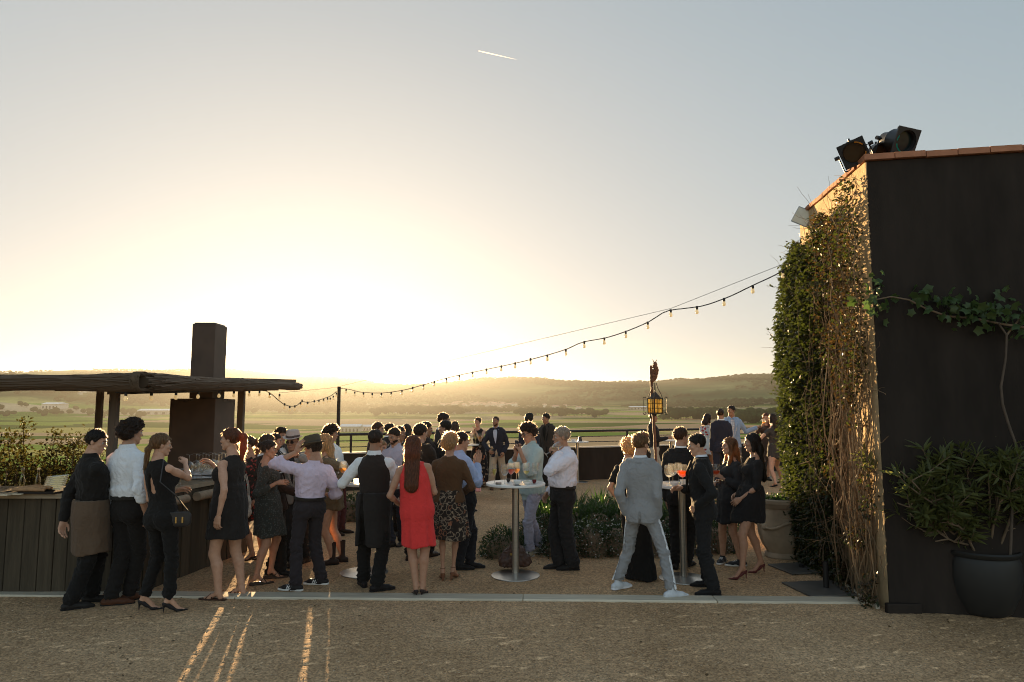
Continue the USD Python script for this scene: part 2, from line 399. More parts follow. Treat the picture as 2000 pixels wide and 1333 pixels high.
def shed(u0, u1, Y, h, label, d=25.0):
    x0, x1 = (u0 - 1000) / FPX * Y, (u1 - 1000) / FPX * Y
    z = float(valley_z(np.array([(x0 + x1) / 2]), np.array([float(Y)]))[0])
    t = thing('farm_shed', label, 'shed', ((x0 + x1) / 2, Y, z))
    L = (x1 - x0) / 2
    obj('wall', box(-L, L, 0, d, -4, h), wall_far, t)
    obj('roof', trimesh.Trimesh([(-L - 1, -1, h), (L + 1, -1, h), (L + 1, d + 1, h), (-L - 1, d + 1, h), (-L - 1, d / 2, h * 1.25 + 1), (L + 1, d / 2, h * 1.25 + 1)],
                                [(0, 1, 5), (0, 5, 4), (2, 3, 4), (2, 4, 5), (0, 4, 3), (1, 2, 5), (0, 3, 2), (0, 2, 1)]), metal_far, t)
    for k in range(5):
        xx = -L * 0.8 + k * L * 0.4
        obj('door', box(xx - L * .08, xx + L * .08, -0.1, 0.3, 0, h * .6), glass_far, t)
shed(668, 704, 620, 4.5, 'long white farm shed with a flat bright roof behind the terrace rail', 14)
shed(700, 728, 660, 3.5, 'short pale outbuilding at the right end of the long white shed', 10)
shed(272, 345, 1250, 7, 'long white greenhouse roof beyond the counter posts', 30)
shed(85, 118, 1300, 9, 'white hall with a bright roof in the hazy town at the left', 30)
shed(770, 905, 1560, 6, 'very long pale warehouse on the plain under the string of bulbs', 40)
shed(1230, 1262, 1900, 6, 'pale greenhouse left of the lantern', 30)
road = look('road', (0.45, 0.42, 0.38), 0.9)

# thin contrail high in the sky
ctl = usdkit.material(stage, '/World/Looks/contrail', {'t': ('transparent_bsdf', {}), 'd': ('translucent_bsdf', {'color': (0.95, 0.92, 0.9)}), 'm': ('mix_closure', {'fac': 0.28})},
                      [('t.BSDF', 'm.closure1'), ('d.BSDF', 'm.closure2')], surface='m.closure')
c0, c1 = at(935, 100, 18000), at(1010, 117, 19500)
obj('contrail', tube([c0 + (c1 - c0) * s for s in np.linspace(0, 1, 9)], np.array([13, 15, 16, 15, 13, 10, 7, 4, 1.0]), 8), ctl, None, True,
    'short thin white vapour trail high in the clear sky', 'vapour trail')
# ------------------------------------------------------------------ leaves and stems
def rot_to(d, roll):
    """(n,3,3) frames whose first axis is d"""
    d = d / (np.linalg.norm(d, axis=1, keepdims=True) + 1e-9)
    a = np.cross(d, [0, 0, 1.0]); bad = np.linalg.norm(a, axis=1) < 1e-3
    a[bad] = [1, 0, 0]
    a /= np.linalg.norm(a, axis=1, keepdims=True)
    b = np.cross(a, d)
    c, s = np.cos(roll)[:, None], np.sin(roll)[:, None]
    return d, a * c + b * s, -a * s + b * c
def leaves(pos, d, length, width, r, fold=0.25, droop=0.2, fine=True):
    """many small leaves as one mesh: each a folded blade along d"""
    n = len(pos)
    length = np.broadcast_to(length, n)[:, None] * r.uniform(0.7, 1.25, (n, 1))
    width = np.broadcast_to(width, n)[:, None] * r.uniform(0.75, 1.2, (n, 1)) / 2
    d, s, u = rot_to(np.asarray(d, float), r.uniform(-1.2, 1.2, n))
    P = np.asarray(pos, float)
    if fine:
        v = np.stack([P, P + d * length * .32 + s * width + u * width * fold, P + d * length * .32 - s * width + u * width * fold,
                      P + d * length * .68 + s * width * .8 + u * (width * fold - droop * length * .12), P + d * length * .68 - s * width * .8 + u * (width * fold - droop * length * .12),
                      P + d * length - u * droop * length * .3, P + d * length * .34, P + d * length * .68 - u * droop * length * .14], 1)
        f = np.array([[0, 6, 1], [0, 2, 6], [1, 6, 7], [1, 7, 3], [6, 2, 4], [6, 4, 7], [3, 7, 5], [7, 4, 5]])
    else:
        v = np.stack([P, P + d * length * .45 + s * width + u * width * fold, P + d * length * .45 - s * width + u * width * fold, P + d * length - u * droop * length * .3], 1)
        f = np.array([[0, 2, 1], [1, 2, 3]])
    k = v.shape[1]
    return trimesh.Trimesh(v.reshape(-1, 3), (f[None] + (np.arange(n) * k)[:, None, None]).reshape(-1, 3), process=False)
def unit_(v):
    return np.asarray(v, float) / (np.linalg.norm(v) + 1e-12)
def wander(p0, p1, n, amp, r, seed=None):
    s = np.linspace(0, 1, n)[:, None]
    w = np.cumsum(r.normal(size=(n, 3)), 0); w -= s * w[-1]
    return np.asarray(p0) + (np.asarray(p1) - np.asarray(p0)) * s + w * amp / math.sqrt(n)

def leaf_look(name, c, trans=0.4, rough=0.45, var=0.35):
    if name in LOOKS:
        return LOOKS[name]
    c = np.array(c, float)
    LOOKS[name] = usdkit.material(stage, '/World/Looks/' + name, {
        'g': ('geometry', {}), 'r': ('rgb_ramp', {'ramp': [(0, tuple(c * (1 - var))), (0.6, tuple(c)), (1, tuple(c * (1 + var) + [0.02, 0.012, 0]))]}),
        'p': ('principled_bsdf', {'roughness': rough, 'specular_ior_level': 0.45}), 't': ('translucent_bsdf', {}), 'h': ('hsv', {'saturation': 1.15, 'value': 2.4}),
        'm': ('mix_closure', {'fac': trans})},
        [('g.random_per_island', 'r.fac'), ('r.color', 'p.base_color'), ('r.color', 'h.color'), ('h.color', 't.color'), ('p.BSDF', 'm.closure1'), ('t.BSDF', 'm.closure2')], surface='m.closure')
    return LOOKS[name]
ivy_leaf = leaf_look('creeper_leaf', (0.042, 0.055, 0.016), 0.34, 0.32)
dry_leaf = leaf_look('dry_creeper_leaf', (0.072, 0.048, 0.022), 0.28)
vine_leaf = leaf_look('vine_leaf', (0.10, 0.165, 0.055), 0.18)
ole_leaf = leaf_look('oleander_leaf', (0.17, 0.19, 0.065), 0.3)
bed_leaf = leaf_look('bed_leaf', (0.045, 0.080, 0.028), 0.35)
iris_leaf = leaf_look('iris_leaf', (0.05, 0.10, 0.025), 0.35)
shrub_leaf = leaf_look('shrub_leaf', (0.045, 0.042, 0.014), 0.35, 0.7)
twig = look('dry_twig', (0.15, 0.095, 0.05), 0.85, var=0.4, scale=9)
stem_brown = look('stem', (0.15, 0.10, 0.06), 0.85, var=0.3, scale=12)

# ------------------------------------------------------------------ the dark building on the right
plaster = look('ochre_plaster', (0.50, 0.375, 0.225), 0.95, var=0.28, scale=5.0, bump=1.0, bscale=45, spec=0.1)
dark_wall = look('dark_render', (0.024, 0.018, 0.0145), 0.9, var=0.45, scale=1.3, stretch=(2.2, 2.2, .5), bump=0.35, bscale=60, spec=0.15)
terracotta = look('terracotta', (0.34, 0.15, 0.085), 0.85, var=0.25, scale=5.0, bump=0.4, bscale=50, spec=0.2, obj_random=0.18)
black_steel = look('black_steel', (0.022, 0.02, 0.019), 0.45, 0.6, var=0.2, scale=20, bump=0.1)
A = at(1690, 316, 7.0); ZT = A[2]; AX = 3.738
SIDE = math.degrees(math.atan2(-0.18, 1.88))        # the creeper's wall, turned a little from the view
bld = thing('building', 'tall dark building with a terracotta coping and a creeper on its sunlit side', 'building', (AX, 7.0, 0))
fd = np.array([1.48, -0.26]); fd /= np.linalg.norm(fd); fn = np.array([-fd[1], fd[0]])
def bp(s, t, z):                     # s along the dark front, t depth behind it, in the building's own space
    return np.array([fd[0] * s + fn[0] * t, fd[1] * s + fn[1] * t, z])
def prism(poly, z0, z1):
    n = len(poly)
    v = np.array([(*p, z0) for p in poly] + [(*p, z1) for p in poly])
    f = [(i, (i + 1) % n, n + (i + 1) % n) for i in range(n)] + [(i, n + (i + 1) % n, n + i) for i in range(n)]
    f += [(0, i + 1, i) for i in range(1, n - 1)] + [(n, n + i, n + i + 1) for i in range(1, n - 1)]
    return trimesh.Trimesh(v, f)
DB = 2.15
W3 = (0.0957 * DB, DB)
W0, W1, W2 = (0, 0), tuple(bp(6, 0, 0)[:2]), tuple(bp(6, DB, 0)[:2])
obj('wall', prism([W0, W1, W2, W3], -0.05, ZT - 0.005), plaster, bld)
obj('front_cladding', prism([tuple(bp(0.003, -0.022, 0)[:2]), tuple(bp(6, -0.022, 0)[:2]), tuple(bp(6, -0.002, 0)[:2]), tuple(bp(0.003, -0.002, 0)[:2])], -0.04, ZT - 0.01), dark_wall, bld)
s = -0.03
k = 0
while s < 5.9:                       # coping tiles of the front
    l = 0.30
    a0, a1 = bp(s + 0.004, -0.06, 0), bp(s + l - 0.004, -0.06, 0); b0, b1 = bp(s + 0.004, 0.22, 0), bp(s + l - 0.004, 0.22, 0)
    dz = 0.004 * math.sin(k * 2.1)
    obj('coping_tile', prism([tuple(a0[:2]), tuple(a1[:2]), tuple(b1[:2]), tuple(b0[:2])], ZT + dz, ZT + 0.062 + dz), terracotta, bld); s += l; k += 1
t = 0.225
while t < DB - 0.05:                 # and of the side
    dz = 0.004 * math.sin(k * 1.7)
    obj('coping_tile', T(box(-0.028, 0.22, t + 0.004, t + 0.196, ZT + dz, ZT + 0.050 + dz), rz=SIDE), terracotta, bld); t += 0.2; k += 1
obj('plinth', box(-0.06, 0.28, -0.10, -0.03, -0.03, 0.09, 0.01), dark_wall, bld)
obj('drain_strip', T(box(-0.10, -0.06, 0.05, DB, -0.02, 0.035, 0.004), rz=SIDE), look('pale_trim', (0.5, 0.44, 0.34), 0.8), bld)

# creeper on the left side wall (x = AX), in its own space at the wall's foot
r = np.random.default_rng(21)
ivy = thing('creeper', 'climbing creeper, leafy and green at the back edge, bare brown stems near the corner', 'creeper', (AX, 7.0, 0), SIDE)
st = []
def ivy_top(y):
    return 4.42 - 0.15 * y + 0.10 * math.sin(y * 7)
for q in range(105):
    y = 0.10 + 1.9 * r.beta(1.0, 1.3); h = ivy_top(y) * r.uniform(0.55, 1.0)
    y2 = np.clip(y + r.normal() * 0.25, 0.04, 2.1)
    n = 16
    pts = wander((-r.uniform(0.03, 0.14), y, 0), (-r.uniform(0.03, 0.2), y2, h), n, 0.16, r)
    pts[:, 0] = np.minimum(pts[:, 0], -0.02)
    r0 = r.choice([0.004, 0.006, 0.009, 0.014], p=[.4, .35, .18, .07])
    st.append(tube(pts, np.linspace(r0, r0 * 0.45, n), 5, False))
for q in range(520):                 # short side shoots
    y = 0.04 + 2.0 * r.random(); z = r.uniform(0.5, ivy_top(y))
    p0 = np.array([-r.uniform(0.02, 0.12), y, z]); d = r.normal(size=3) * [0.16, 0.26, 0.24] + [-0.08, 0, 0.05]
    p1 = p0 + d; p1[0] = min(p1[0], -0.02)
    st.append(tube(wander(p0, p1, 6, 0.05, r), np.linspace(0.0035, 0.0015, 6), 4, False))
obj('stems', cat(st), twig, ivy, kind='stuff')
def ivy_pts(n, lo, hi, thick, power=1.0):
    y = lo + (hi - lo) * r.random(n) ** power
    z = r.random(n) * np.array([ivy_top(v) for v in y])
    x = -0.03 - thick(y, z) * r.random(n) ** 0.7
    return np.stack([x, y, z], 1)
def bulge(y, z):                     # the leafy back edge stands out from the wall, more in the lower middle
    e = np.clip((y - 1.0) / 1.0, 0, 1)
    prof = np.interp(z, [0, 0.6, 1.2, 2.0, 2.6, 3.2, 3.8, 4.2], [0.07, 0.14, 0.19, 0.17, 0.22, 0.18, 0.10, 0.02])
    return 0.09 + e * prof * (0.75 + 0.5 * meshkit.noise(np.stack([y * 4, z * 4, 0 * z], -1), 4))
P1 = ivy_pts(24000, 0.95, 2.45, bulge, 0.8)
d1 = r.normal(size=(len(P1), 3)) * 0.55 + [-0.75, -0.25, -0.35]
obj('foliage', leaves(P1, d1, 0.062, 0.036, r, fine=False), ivy_leaf, ivy, kind='stuff')
P2 = ivy_pts(11000, 0.02, 1.35, lambda y, z: 0.17 + 0 * y)
keep = meshkit.fbm(P2 * [1, 2.2, 1.6], 3, 5) > np.interp(P2[:, 2], [0, .5, 2.2, 3.2], [.42, .55, .53, .30])
P2 = P2[keep]
d2 = r.normal(size=(len(P2), 3)) * 0.6 + [-0.6, -0.3, -0.4]
nd = int(len(P2) * 0.42)
obj('sparse_leaves', leaves(P2[:nd], d2[:nd], 0.05, 0.03, r, fine=False), ivy_leaf, ivy, kind='stuff')
obj('dry_leaves', leaves(P2[nd:], d2[nd:], 0.045, 0.028, r, fine=False), dry_leaf, ivy, kind='stuff')
br = tube(wander((-0.14, 0.75, 1.62), (-0.30, 1.62, 1.30), 9, 0.07, r), np.linspace(0.012, 0.006, 9), 6)
sp = ivy_pts(260, 1.25, 2.3, bulge); spd = r.normal(size=(260, 3)) * .5 + [-.8, -.1, .25]
spm, spl, spn = [], [], []
for p_, d_ in zip(sp, spd):
    L_ = r.uniform(.08, .26); e_ = p_ + unit_(d_) * L_ - [0, 0, L_ * .2]
    spm.append(tube(np.array([p_, (p_ + e_) / 2 + [0, 0, .02], e_]), [.003, .0022, .0012], 4, False))
    for k_ in range(9):
        spl.append(p_ + (e_ - p_) * (.25 + .1 * k_)); spn.append(d_ + r.normal(size=3) * .9)
obj('shoots', cat(spm), stem_brown, ivy, kind='stuff')
obj('shoot_leaves', leaves(np.array(spl), np.array(spn), .050, .026, r, fine=False), ivy_leaf, ivy, kind='stuff')
obj('bent_branch', br, look('pale_branch', (0.36, 0.24, 0.12), 0.8), ivy, True)

# grape vine trained over the dark front
vine = thing('grape_vine', 'grape vine with pale green leaves trained across the dark wall', 'vine', (AX, 7.0, 0))
def on_front(u, v, off=0.08):
    """point a little in front of the dark front seen at this pixel, in the building's own space"""
    d = ray(u, v); n2 = fn
    k = ((np.array([AX, 7.0]) + fn * -off) @ n2) / (d[:2] @ n2)
    return np.array([0, 0, EYE]) + d * k - [AX, 7.0, 0]
cane = np.array([on_front(u, v, 0.10) for u, v in ((1700, 588), (1740, 580), (1775, 586), (1810, 604), (1850, 618), (1900, 622), (1950, 632), (2000, 640), (2060, 645))])
obj('cane', tube(cane, np.linspace(0.007, 0.014, len(cane)), 6), stem_brown, vine, True)
trunk = np.array([on_front(u, v, 0.11) for u, v in ((1972, 1110), (1978, 960), (1988, 880), (1970, 830), (1958, 790), (1955, 755), (1964, 700), (1966, 655), (1950, 632))])
obj('trunk', tube(trunk, np.linspace(0.014, 0.010, len(trunk)), 8), look('vine_bark', (0.075, 0.052, 0.036), .9, var=.3, scale=12), vine, True)
obj('side_shoot', tube([on_front(1966, 655, .1), on_front(1990, 625, .1), on_front(2012, 610, .1)], [0.011, 0.008, 0.006], 6), stem_brown, vine, True)
def vine_blade(s, rr):
    """a lobed, slightly cupped leaf"""
    a = np.linspace(0, 2 * np.pi, 15, endpoint=False)
    lob = 1 + 0.22 * np.cos(5 * a) - 0.35 * np.exp(-((a - np.pi) / 0.35) ** 2)
    v = np.stack([-np.cos(a) * lob * -1, np.sin(a) * lob, -0.22 * lob ** 2 + 0.05 * np.sin(3 * a + rr)], 1) * s
    v = np.vstack([[0, 0, 0], v])
    f = [(0, i + 1, (i + 1) % 15 + 1) for i in range(15)]
    return v, f
vs = [(1715, 545, 6), (1712, 575, 5), (1720, 600, 4), (1706, 610, 3), (1740, 595, 3), (1805, 580, 7), (1835, 600, 8), (1860, 605, 9), (1885, 610, 10), (1905, 615, 8), (1930, 600, 9), (1950, 580, 7), (1955, 620, 8), (1975, 630, 9), (1995, 635, 8), (1880, 590, 7), (1670, 590, 3), (1790, 600, 6), (1820, 585, 6), (1875, 625, 6), (1920, 632, 7), (1940, 605, 6), (1990, 600, 6), (1850, 580, 4)]
for u, v, n in vs:
    for q in range(n):
        p = on_front(u + r.normal() * 14, v + r.normal() * 12, r.uniform(0.04, 0.2))
        sz = r.uniform(0.026, 0.052)
        V, F = vine_blade(sz, r.uniform(0, 6))
        M = trimesh.transformations.euler_matrix(r.uniform(0.5, 1.7), r.uniform(-0.7, 0.7), r.uniform(-3, 3))[:3, :3]
        obj('leaf', trimesh.Trimesh(V @ M.T + p, F, process=False), vine_leaf, vine, True)

# ---- stage lamps on the roof corner
lamp_black = look('lamp_black', (0.02, 0.021, 0.024), 0.4, 0.3, var=0.2, scale=15)
lens_amber = look('amber_gel', (0.035, 0.017, 0.006), 0.2)
amber_rim = leaf_look('amber_rim', (0.75, 0.42, 0.08), 0.5, 0.2, 0.1)  # sunlight through the amber gel edge, put into the colour
teal_rim = leaf_look('teal_rim', (0.02, 0.45, 0.40), 0.5, 0.2, 0.1)  # likewise the sunlit edge of the teal gel, as colour
lens_teal = look('teal_gel', (0.006, 0.014, 0.014), 0.2)
def stage_lamp(center, axis, roll, side, gel, label, body_len=0.34, frame=True, rad=0.125, rim=None, rim_arc=()):
    t = thing('stage_lamp', label, 'stage lamp', center)
    ax = np.array(axis, float); ax /= np.linalg.norm(ax)
    X = np.cross([0, 0, 1.0], ax); X /= np.linalg.norm(X); Z = np.cross(ax, X)
    c, s = math.cos(roll), math.sin(roll)
    X, Z = X * c + Z * s, -X * s + Z * c
    M = np.eye(4); M[:3, 0], M[:3, 1], M[:3, 2] = X, Z, ax      # local z looks out of the lamp
    def put(m):
        m = m.copy(); m.apply_transform(M); return m
    prof = [(0.0, -body_len), (rad * .45, -body_len), (rad * .7, -body_len * .9), (rad * .78, -body_len * .62), (rad, -body_len * .5), (rad * 1.02, -body_len * .48), (rad, -body_len * .46), (rad, -.03), (rad * 1.06, -.025), (rad * 1.06, 0), (rad * .9, 0), (rad * .86, -.04), (0, -.05)]
    obj('can', put(lathe(prof, 28)), lamp_black, t, 40)
    obj('lens', put(lathe([(0, -.035), (rad * .5, -.03), (rad * .86, -.036)], 24)), gel, t, True)
    if frame:
        for g0_, g1_ in rim_arc:  # added bright arcs imitate sunlight caught along the gel edge
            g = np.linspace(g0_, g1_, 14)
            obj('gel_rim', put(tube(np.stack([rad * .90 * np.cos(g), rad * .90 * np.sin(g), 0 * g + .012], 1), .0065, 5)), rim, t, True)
        h = side / 2; rr = rad * 0.97
        g = np.linspace(0, 2 * np.pi, 33)
        sq = np.array([(h * max(-1, min(1, 1.42 * math.cos(x))), h * max(-1, min(1, 1.42 * math.sin(x)))) for x in g])
        ci = np.stack([rr * np.cos(g), rr * np.sin(g)], 1)
        m = []
        for z0, z1 in ((0.004, 0.016),):
            v = np.vstack([np.c_[sq, np.full(33, z0)], np.c_[ci, np.full(33, z0)], np.c_[sq, np.full(33, z1)], np.c_[ci, np.full(33, z1)]])
            f = []
            for i in range(32):
                f += [(i, i + 34, i + 1), (i, i + 33, i + 34), (66 + i, 67 + i, 100 + i), (66 + i, 100 + i, 99 + i), (i, i + 1, 67 + i), (i, 67 + i, 66 + i), (33 + i, 99 + i, 100 + i), (33 + i, 100 + i, 34 + i)]
            m.append(trimesh.Trimesh(v, f, process=False))
        obj('gel_frame', put(cat(m)), lamp_black, t)
    yk = np.array([[rad * 1.05, 0, -.2], [rad * 1.28, 0, -.2], [rad * 1.3, -.17, -.2], [0, -.23, -.2], [-rad * 1.3, -.17, -.2], [-rad * 1.28, 0, -.2], [-rad * 1.05, 0, -.2]])
    obj('yoke', put(tube(yk, 0.009, 6)), lamp_black, t)
    for sg in (1, -1):
        obj('knob', put(T(trimesh.creation.cylinder(0.022, 0.05, sections=10), (sg * rad * 1.42, 0, -.2), ry=90)), lamp_black, t)
    obj('top_catch', put(T(trimesh.creation.cylinder(0.012, 0.04, sections=8), (0, rad * 1.05, -.16), rx=90)), lamp_black, t)
    foot = np.array([0, 0, ZT + 0.06 - center[2]])
    obj('mount', tube([put(trimesh.Trimesh([[0, -.23, -.2]], [])).vertices[0] if False else (M[:3, :3] @ np.array([0, -.23, -.2])), foot + (M[:3, :3] @ np.array([0, -.23, -.2])) * [1, 1, 0]], 0.012, 6), lamp_black, t)
    return t
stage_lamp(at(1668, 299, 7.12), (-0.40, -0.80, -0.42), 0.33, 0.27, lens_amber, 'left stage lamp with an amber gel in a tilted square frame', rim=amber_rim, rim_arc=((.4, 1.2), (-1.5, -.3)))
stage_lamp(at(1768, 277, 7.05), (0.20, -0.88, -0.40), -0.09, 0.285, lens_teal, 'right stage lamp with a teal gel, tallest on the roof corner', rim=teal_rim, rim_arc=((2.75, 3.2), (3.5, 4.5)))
stage_lamp(at(1722, 298, 7.25), (-0.05, -0.95, -0.3), 0, 0.2, lens_amber, 'small round stage lamp between the two framed ones', 0.26, False, 0.10)
fl = thing('floodlight', 'small square floodlight clamped to the far roof corner', 'floodlight', at(1568, 424, 8.85))
hd = trimesh.convex.convex_hull(np.array([(x, y, z) for x in (-.12, .12) for z in (-.11, .11) for y in (0,)] + [(x, .13, z) for x in (-.07, .07) for z in (-.06, .06)]))
obj('housing', T(hd, rz=-42, rx=0, ry=32), look('grey_alu', (0.30, 0.30, 0.30), 0.4, 0.7), fl)
obj('glass', T(box(-.106, .106, -.012, -.003, -.096, .096), rz=-42, ry=32), look('floodlight_glass', (0.55, 0.52, 0.42), 0.12), fl)
obj('bracket', tube([(0.06, .06, 0), (0.14, .05, 0.02), (0.2, .02, -0.02)], 0.014, 6), black_steel, fl)
obj('cable', tube([(0.02, .04, -.07), (0.03, .05, -.18), (0.06, .05, -.4), (.14, 0, -.6)], 0.005, 5), black_steel, fl)

# ------------------------------------------------------------------ parapet and railing at the far edge
coping_pale = look('pale_coping', (0.46, 0.42, 0.36), 0.8, var=0.15, scale=6, bump=0.2)
FA, FB = np.array([-4.33, fence_y(-4.33)]), np.array([16.0, fence_y(16.0)])
FL = float(np.linalg.norm(FB - FA)); fang = math.degrees(math.atan2(FB[1] - FA[1], FB[0] - FA[0]))
par = thing('parapet', 'low black parapet wall with a pale coping along the terrace edge', 'wall', (*FA, 0), fang)
obj('wall', box(0, FL, -0.10, 0.10, -0.3, 0.885), dark_wall, par)
x = 0
while x < FL - 0.1:
    obj('coping_slab', box(x + 0.004, min(FL, x + 1.19), -0.125, 0.125, 0.888, 0.925, 0.006), coping_pale, par); x += 1.2
rl = thing('railing', 'dark steel railing with three bars standing on the black parapet', 'railing', (*FA, 0.925), fang)
for z, rad_ in ((0.43, 0.034), (0.275, 0.011), (0.125, 0.011)):
    obj('bar' if rad_ < .02 else 'handrail', T(trimesh.creation.cylinder(rad_, FL, sections=10), (FL / 2, 0, z), ry=90), black_steel, rl, 40)
x = 0.4
while x < FL:
    obj('post', box(x - 0.025, x + 0.025, -0.02, 0.02, 0.0, 0.42), black_steel, rl); x += 1.98

# ------------------------------------------------------------------ kerb of pale boards
k0, k1 = gnd(-260, 1164), gnd(1722, 1181)
kd = (k1 - k0)[:2]; KL = float(np.linalg.norm(kd)); kang = math.degrees(math.atan2(kd[1], kd[0]))
kerb = thing('kerb', 'long flush kerb of pale weathered boards crossing the gravel', 'kerb', (k0[0], k0[1], 0), kang)
board_look = look('pale_board', (0.56, 0.50, 0.39), 0.8, var=0.2, scale=3, stretch=(1, 12, 12), bump=0.35, bscale=20, spec=0.2, obj_random=0.1)
cuts = [0] + [float((gnd(u, 1172)[0] - k0[0]) / math.cos(math.radians(kang))) for u in (-60, 455, 1021, 1395)] + [KL]
for a_, b_ in zip(cuts, cuts[1:]):
    obj('board', box(a_ + 0.004, b_ - 0.004, 0.0, 0.205, -0.05, 0.022, 0.006), board_look, kerb)

# ------------------------------------------------------------------ bar counter
plank = look('grey_plank', (0.060, 0.046, 0.030), 0.8, var=0.35, scale=2.2, stretch=(9, 9, 0.7), bump=0.6, bscale=14, spec=0.2, obj_random=0.22, bdist=0.006)
slab_look = look('counter_wood', (0.30, 0.23, 0.15), 0.65, var=0.25, scale=2.5, stretch=(1.2, 6, 6), bump=0.3, bscale=16)
BC, BE = gnd(273, 1160), gnd(483, 1077)
bar = thing('bar_counter', 'corner bar counter faced with weathered grey vertical planks', 'bar counter', BC)
x = -4.6
while x < -0.02:
    w = rng.uniform(0.15, 0.19); x2 = min(x + w, 0)
    dy = rng.uniform(-0.006, 0.006)
    obj('plank', box(x + 0.004, x2 - 0.004, dy, 0.03 + dy, 0.0, 1.01 + rng.uniform(-.004, .004), 0.004), plank, bar); x = x2
sv = (BE - BC)[:2]; SL = float(np.linalg.norm(sv)); sa = math.degrees(math.atan2(sv[1], sv[0]))
y = 0.035
while y < SL:
    w = rng.uniform(0.15, 0.19); y2 = min(y + w, SL); dy = rng.uniform(-0.006, 0.006)
    obj('plank', T(box(y + 0.004, y2 - 0.004, dy, 0.03 + dy, 0.0, 1.01, 0.004), rz=sa), plank, bar); y = y2
obj('carcass', prism([(-4.6, 0.05), (-0.09, 0.05), (0.22, 2.28), (-0.55, 2.3), (-0.75, 0.7), (-4.6, 0.7)], 0.0, 1.0), dark_wall, bar)
obj('counter_top', prism([(-4.6, -0.05), (0.04, -0.05), (0.035, 0.34), (-0.8, 0.72), (-4.6, 0.72)], 1.018, 1.068), slab_look, bar)
obj('counter_top', prism([(0.038, 0.345), (0.39, 2.34), (-0.56, 2.34), (-0.79, 0.725)], 1.02, 1.070), slab_look, bar)
obj('rail_log', T(T(trimesh.creation.cylinder(0.055, 0.62, sections=14), (1.15, -0.08, 0.93), ry=90), rz=sa), look('log', (0.27, 0.2, 0.13), 0.85, var=.3, scale=3, stretch=(1, 8, 8), bump=.5), bar, 50)
obj('rail_log', T(T(trimesh.creation.cylinder(0.05, 0.5, sections=14), (0.4, -0.075, 0.93), ry=90), rz=sa), look('log', (0.27, 0.2, 0.13)), bar, 50)

# ------------------------------------------------------------------ brushwood canopy over the bar
brush = usdkit.material(stage, '/World/Looks/brushwood', {
    'g': ('geometry', {}), 'r': ('rgb_ramp', {'ramp': [(0, (0.10, 0.068, 0.045)), (0.5, (0.19, 0.125, 0.08)), (1, (0.32, 0.21, 0.13))]}),
    'p': ('principled_bsdf', {'roughness': 0.85, 'specular_ior_level': 0.2})}, [('g.random_per_island', 'r.fac'), ('r.color', 'p.base_color')], surface='p.BSDF')
post_wood = look('post_wood', (0.085, 0.062, 0.045), 0.8, var=0.3, scale=3, stretch=(7, 7, 0.6), bump=0.4, bscale=12)
can = thing('canopy', 'flat bar canopy edged with rolls of dry brushwood on wooden posts', 'canopy', (0, 0, 0))
rb = np.random.default_rng(5)
def roll(p0, p1, r0, r1, n, seg, name='brush_roll'):
    p0, p1 = np.array(p0, float), np.array(p1, float)
    L = np.linalg.norm(p1 - p0); d = (p1 - p0) / L
    a = np.cross(d, [0, 0, 1.0]); a /= np.linalg.norm(a); b = np.cross(a, d)
    ms = []
    for q in range(n):
        s0 = rb.uniform(-0.02, 1 - 0.1); s1 = min(s0 + seg / L * rb.uniform(0.6, 1.5), 1.0 + rb.uniform(-0.01, 0.006))
        if s1 - s0 < 0.02:
            continue
        g = rb.uniform(0, 2 * np.pi); rad0 = rb.uniform(0.55, 1.0) ** 0.5
        ss = np.linspace(s0, s1, 5)
        rr_ = (r0 + (r1 - r0) * ss) * rad0 * (1 + 0.10 * np.sin(ss * L * 2.3 + 1.0) + 0.06 * np.sin(ss * L * 5.1)) + rb.normal(size=5) * 0.006
        gg = g + np.linspace(0, rb.normal() * 0.5, 5)
        pts = p0 + d * (ss * L)[:, None] + a * (rr_ * np.cos(gg) * 1.2)[:, None] + b * (rr_ * np.sin(gg))[:, None]
        ms.append(tube(pts, rb.uniform(0.004, 0.008), 4, True))
    core = tube([p0 + d * L * s for s in np.linspace(0.0, 0.995, 20)], (r0 + (r1 - r0) * np.linspace(0, 1, 20)) * 0.72, 10)
    obj(name, cat(ms + [core]), brush, can)
roll((-9.5, 7.40, 2.255), (-4.0, 7.35, 2.275), 0.084, 0.084, 1500, 1.3)
E0 = at(583, 755, 13.0)
roll((-3.98, 7.36, 2.28), E0, 0.090, 0.056, 1700, 1.3)
knot = [tube([np.array([-4.0, 7.34, 2.28]) + 0.108 * np.array([rb.uniform(-.5, .5), math.cos(g) * 1.1, math.sin(g)]) for g in np.linspace(q, q + 3.0, 8)], 0.006, 4) for q in rb.uniform(0, 6, 60)]
obj('corner_knot', cat(knot), brush, can)
def roofp(x, y):
    return 2.30 + (y - 7.35) * 0.034
rq = [(-9.5, 7.45), (-4.05, 7.42), (E0[0] - 0.03, 12.95), (-9.5, 12.95)]
v = np.array([(x, y, roofp(x, y)) for x, y in rq] + [(x, y, roofp(x, y) + 0.05) for x, y in rq])
obj('roof', trimesh.Trimesh(v, [(0, 2, 1), (0, 3, 2), (4, 5, 6), (4, 6, 7), (0, 1, 5), (0, 5, 4), (1, 2, 6), (1, 6, 5), (2, 3, 7), (2, 7, 6), (3, 0, 4), (3, 4, 7)]), brush, can)
for u, Y, w in ((223, 7.95, 0.088), (194, 10.5, 0.083), (471, 12.3, 0.106)):
    p = at(u, 800, Y)
    obj('post', box(p[0] - w / 2, p[0] + w / 2, Y - w / 2, Y + w / 2, 0, roofp(p[0], Y) + 0.01, 0.008), post_wood, can)
obj('beam', T(box(-0.05, 0.05, 0, 5.3, -0.14, 0.0), (-4.45, 7.6, 2.29), rx=1.95), post_wood, can)

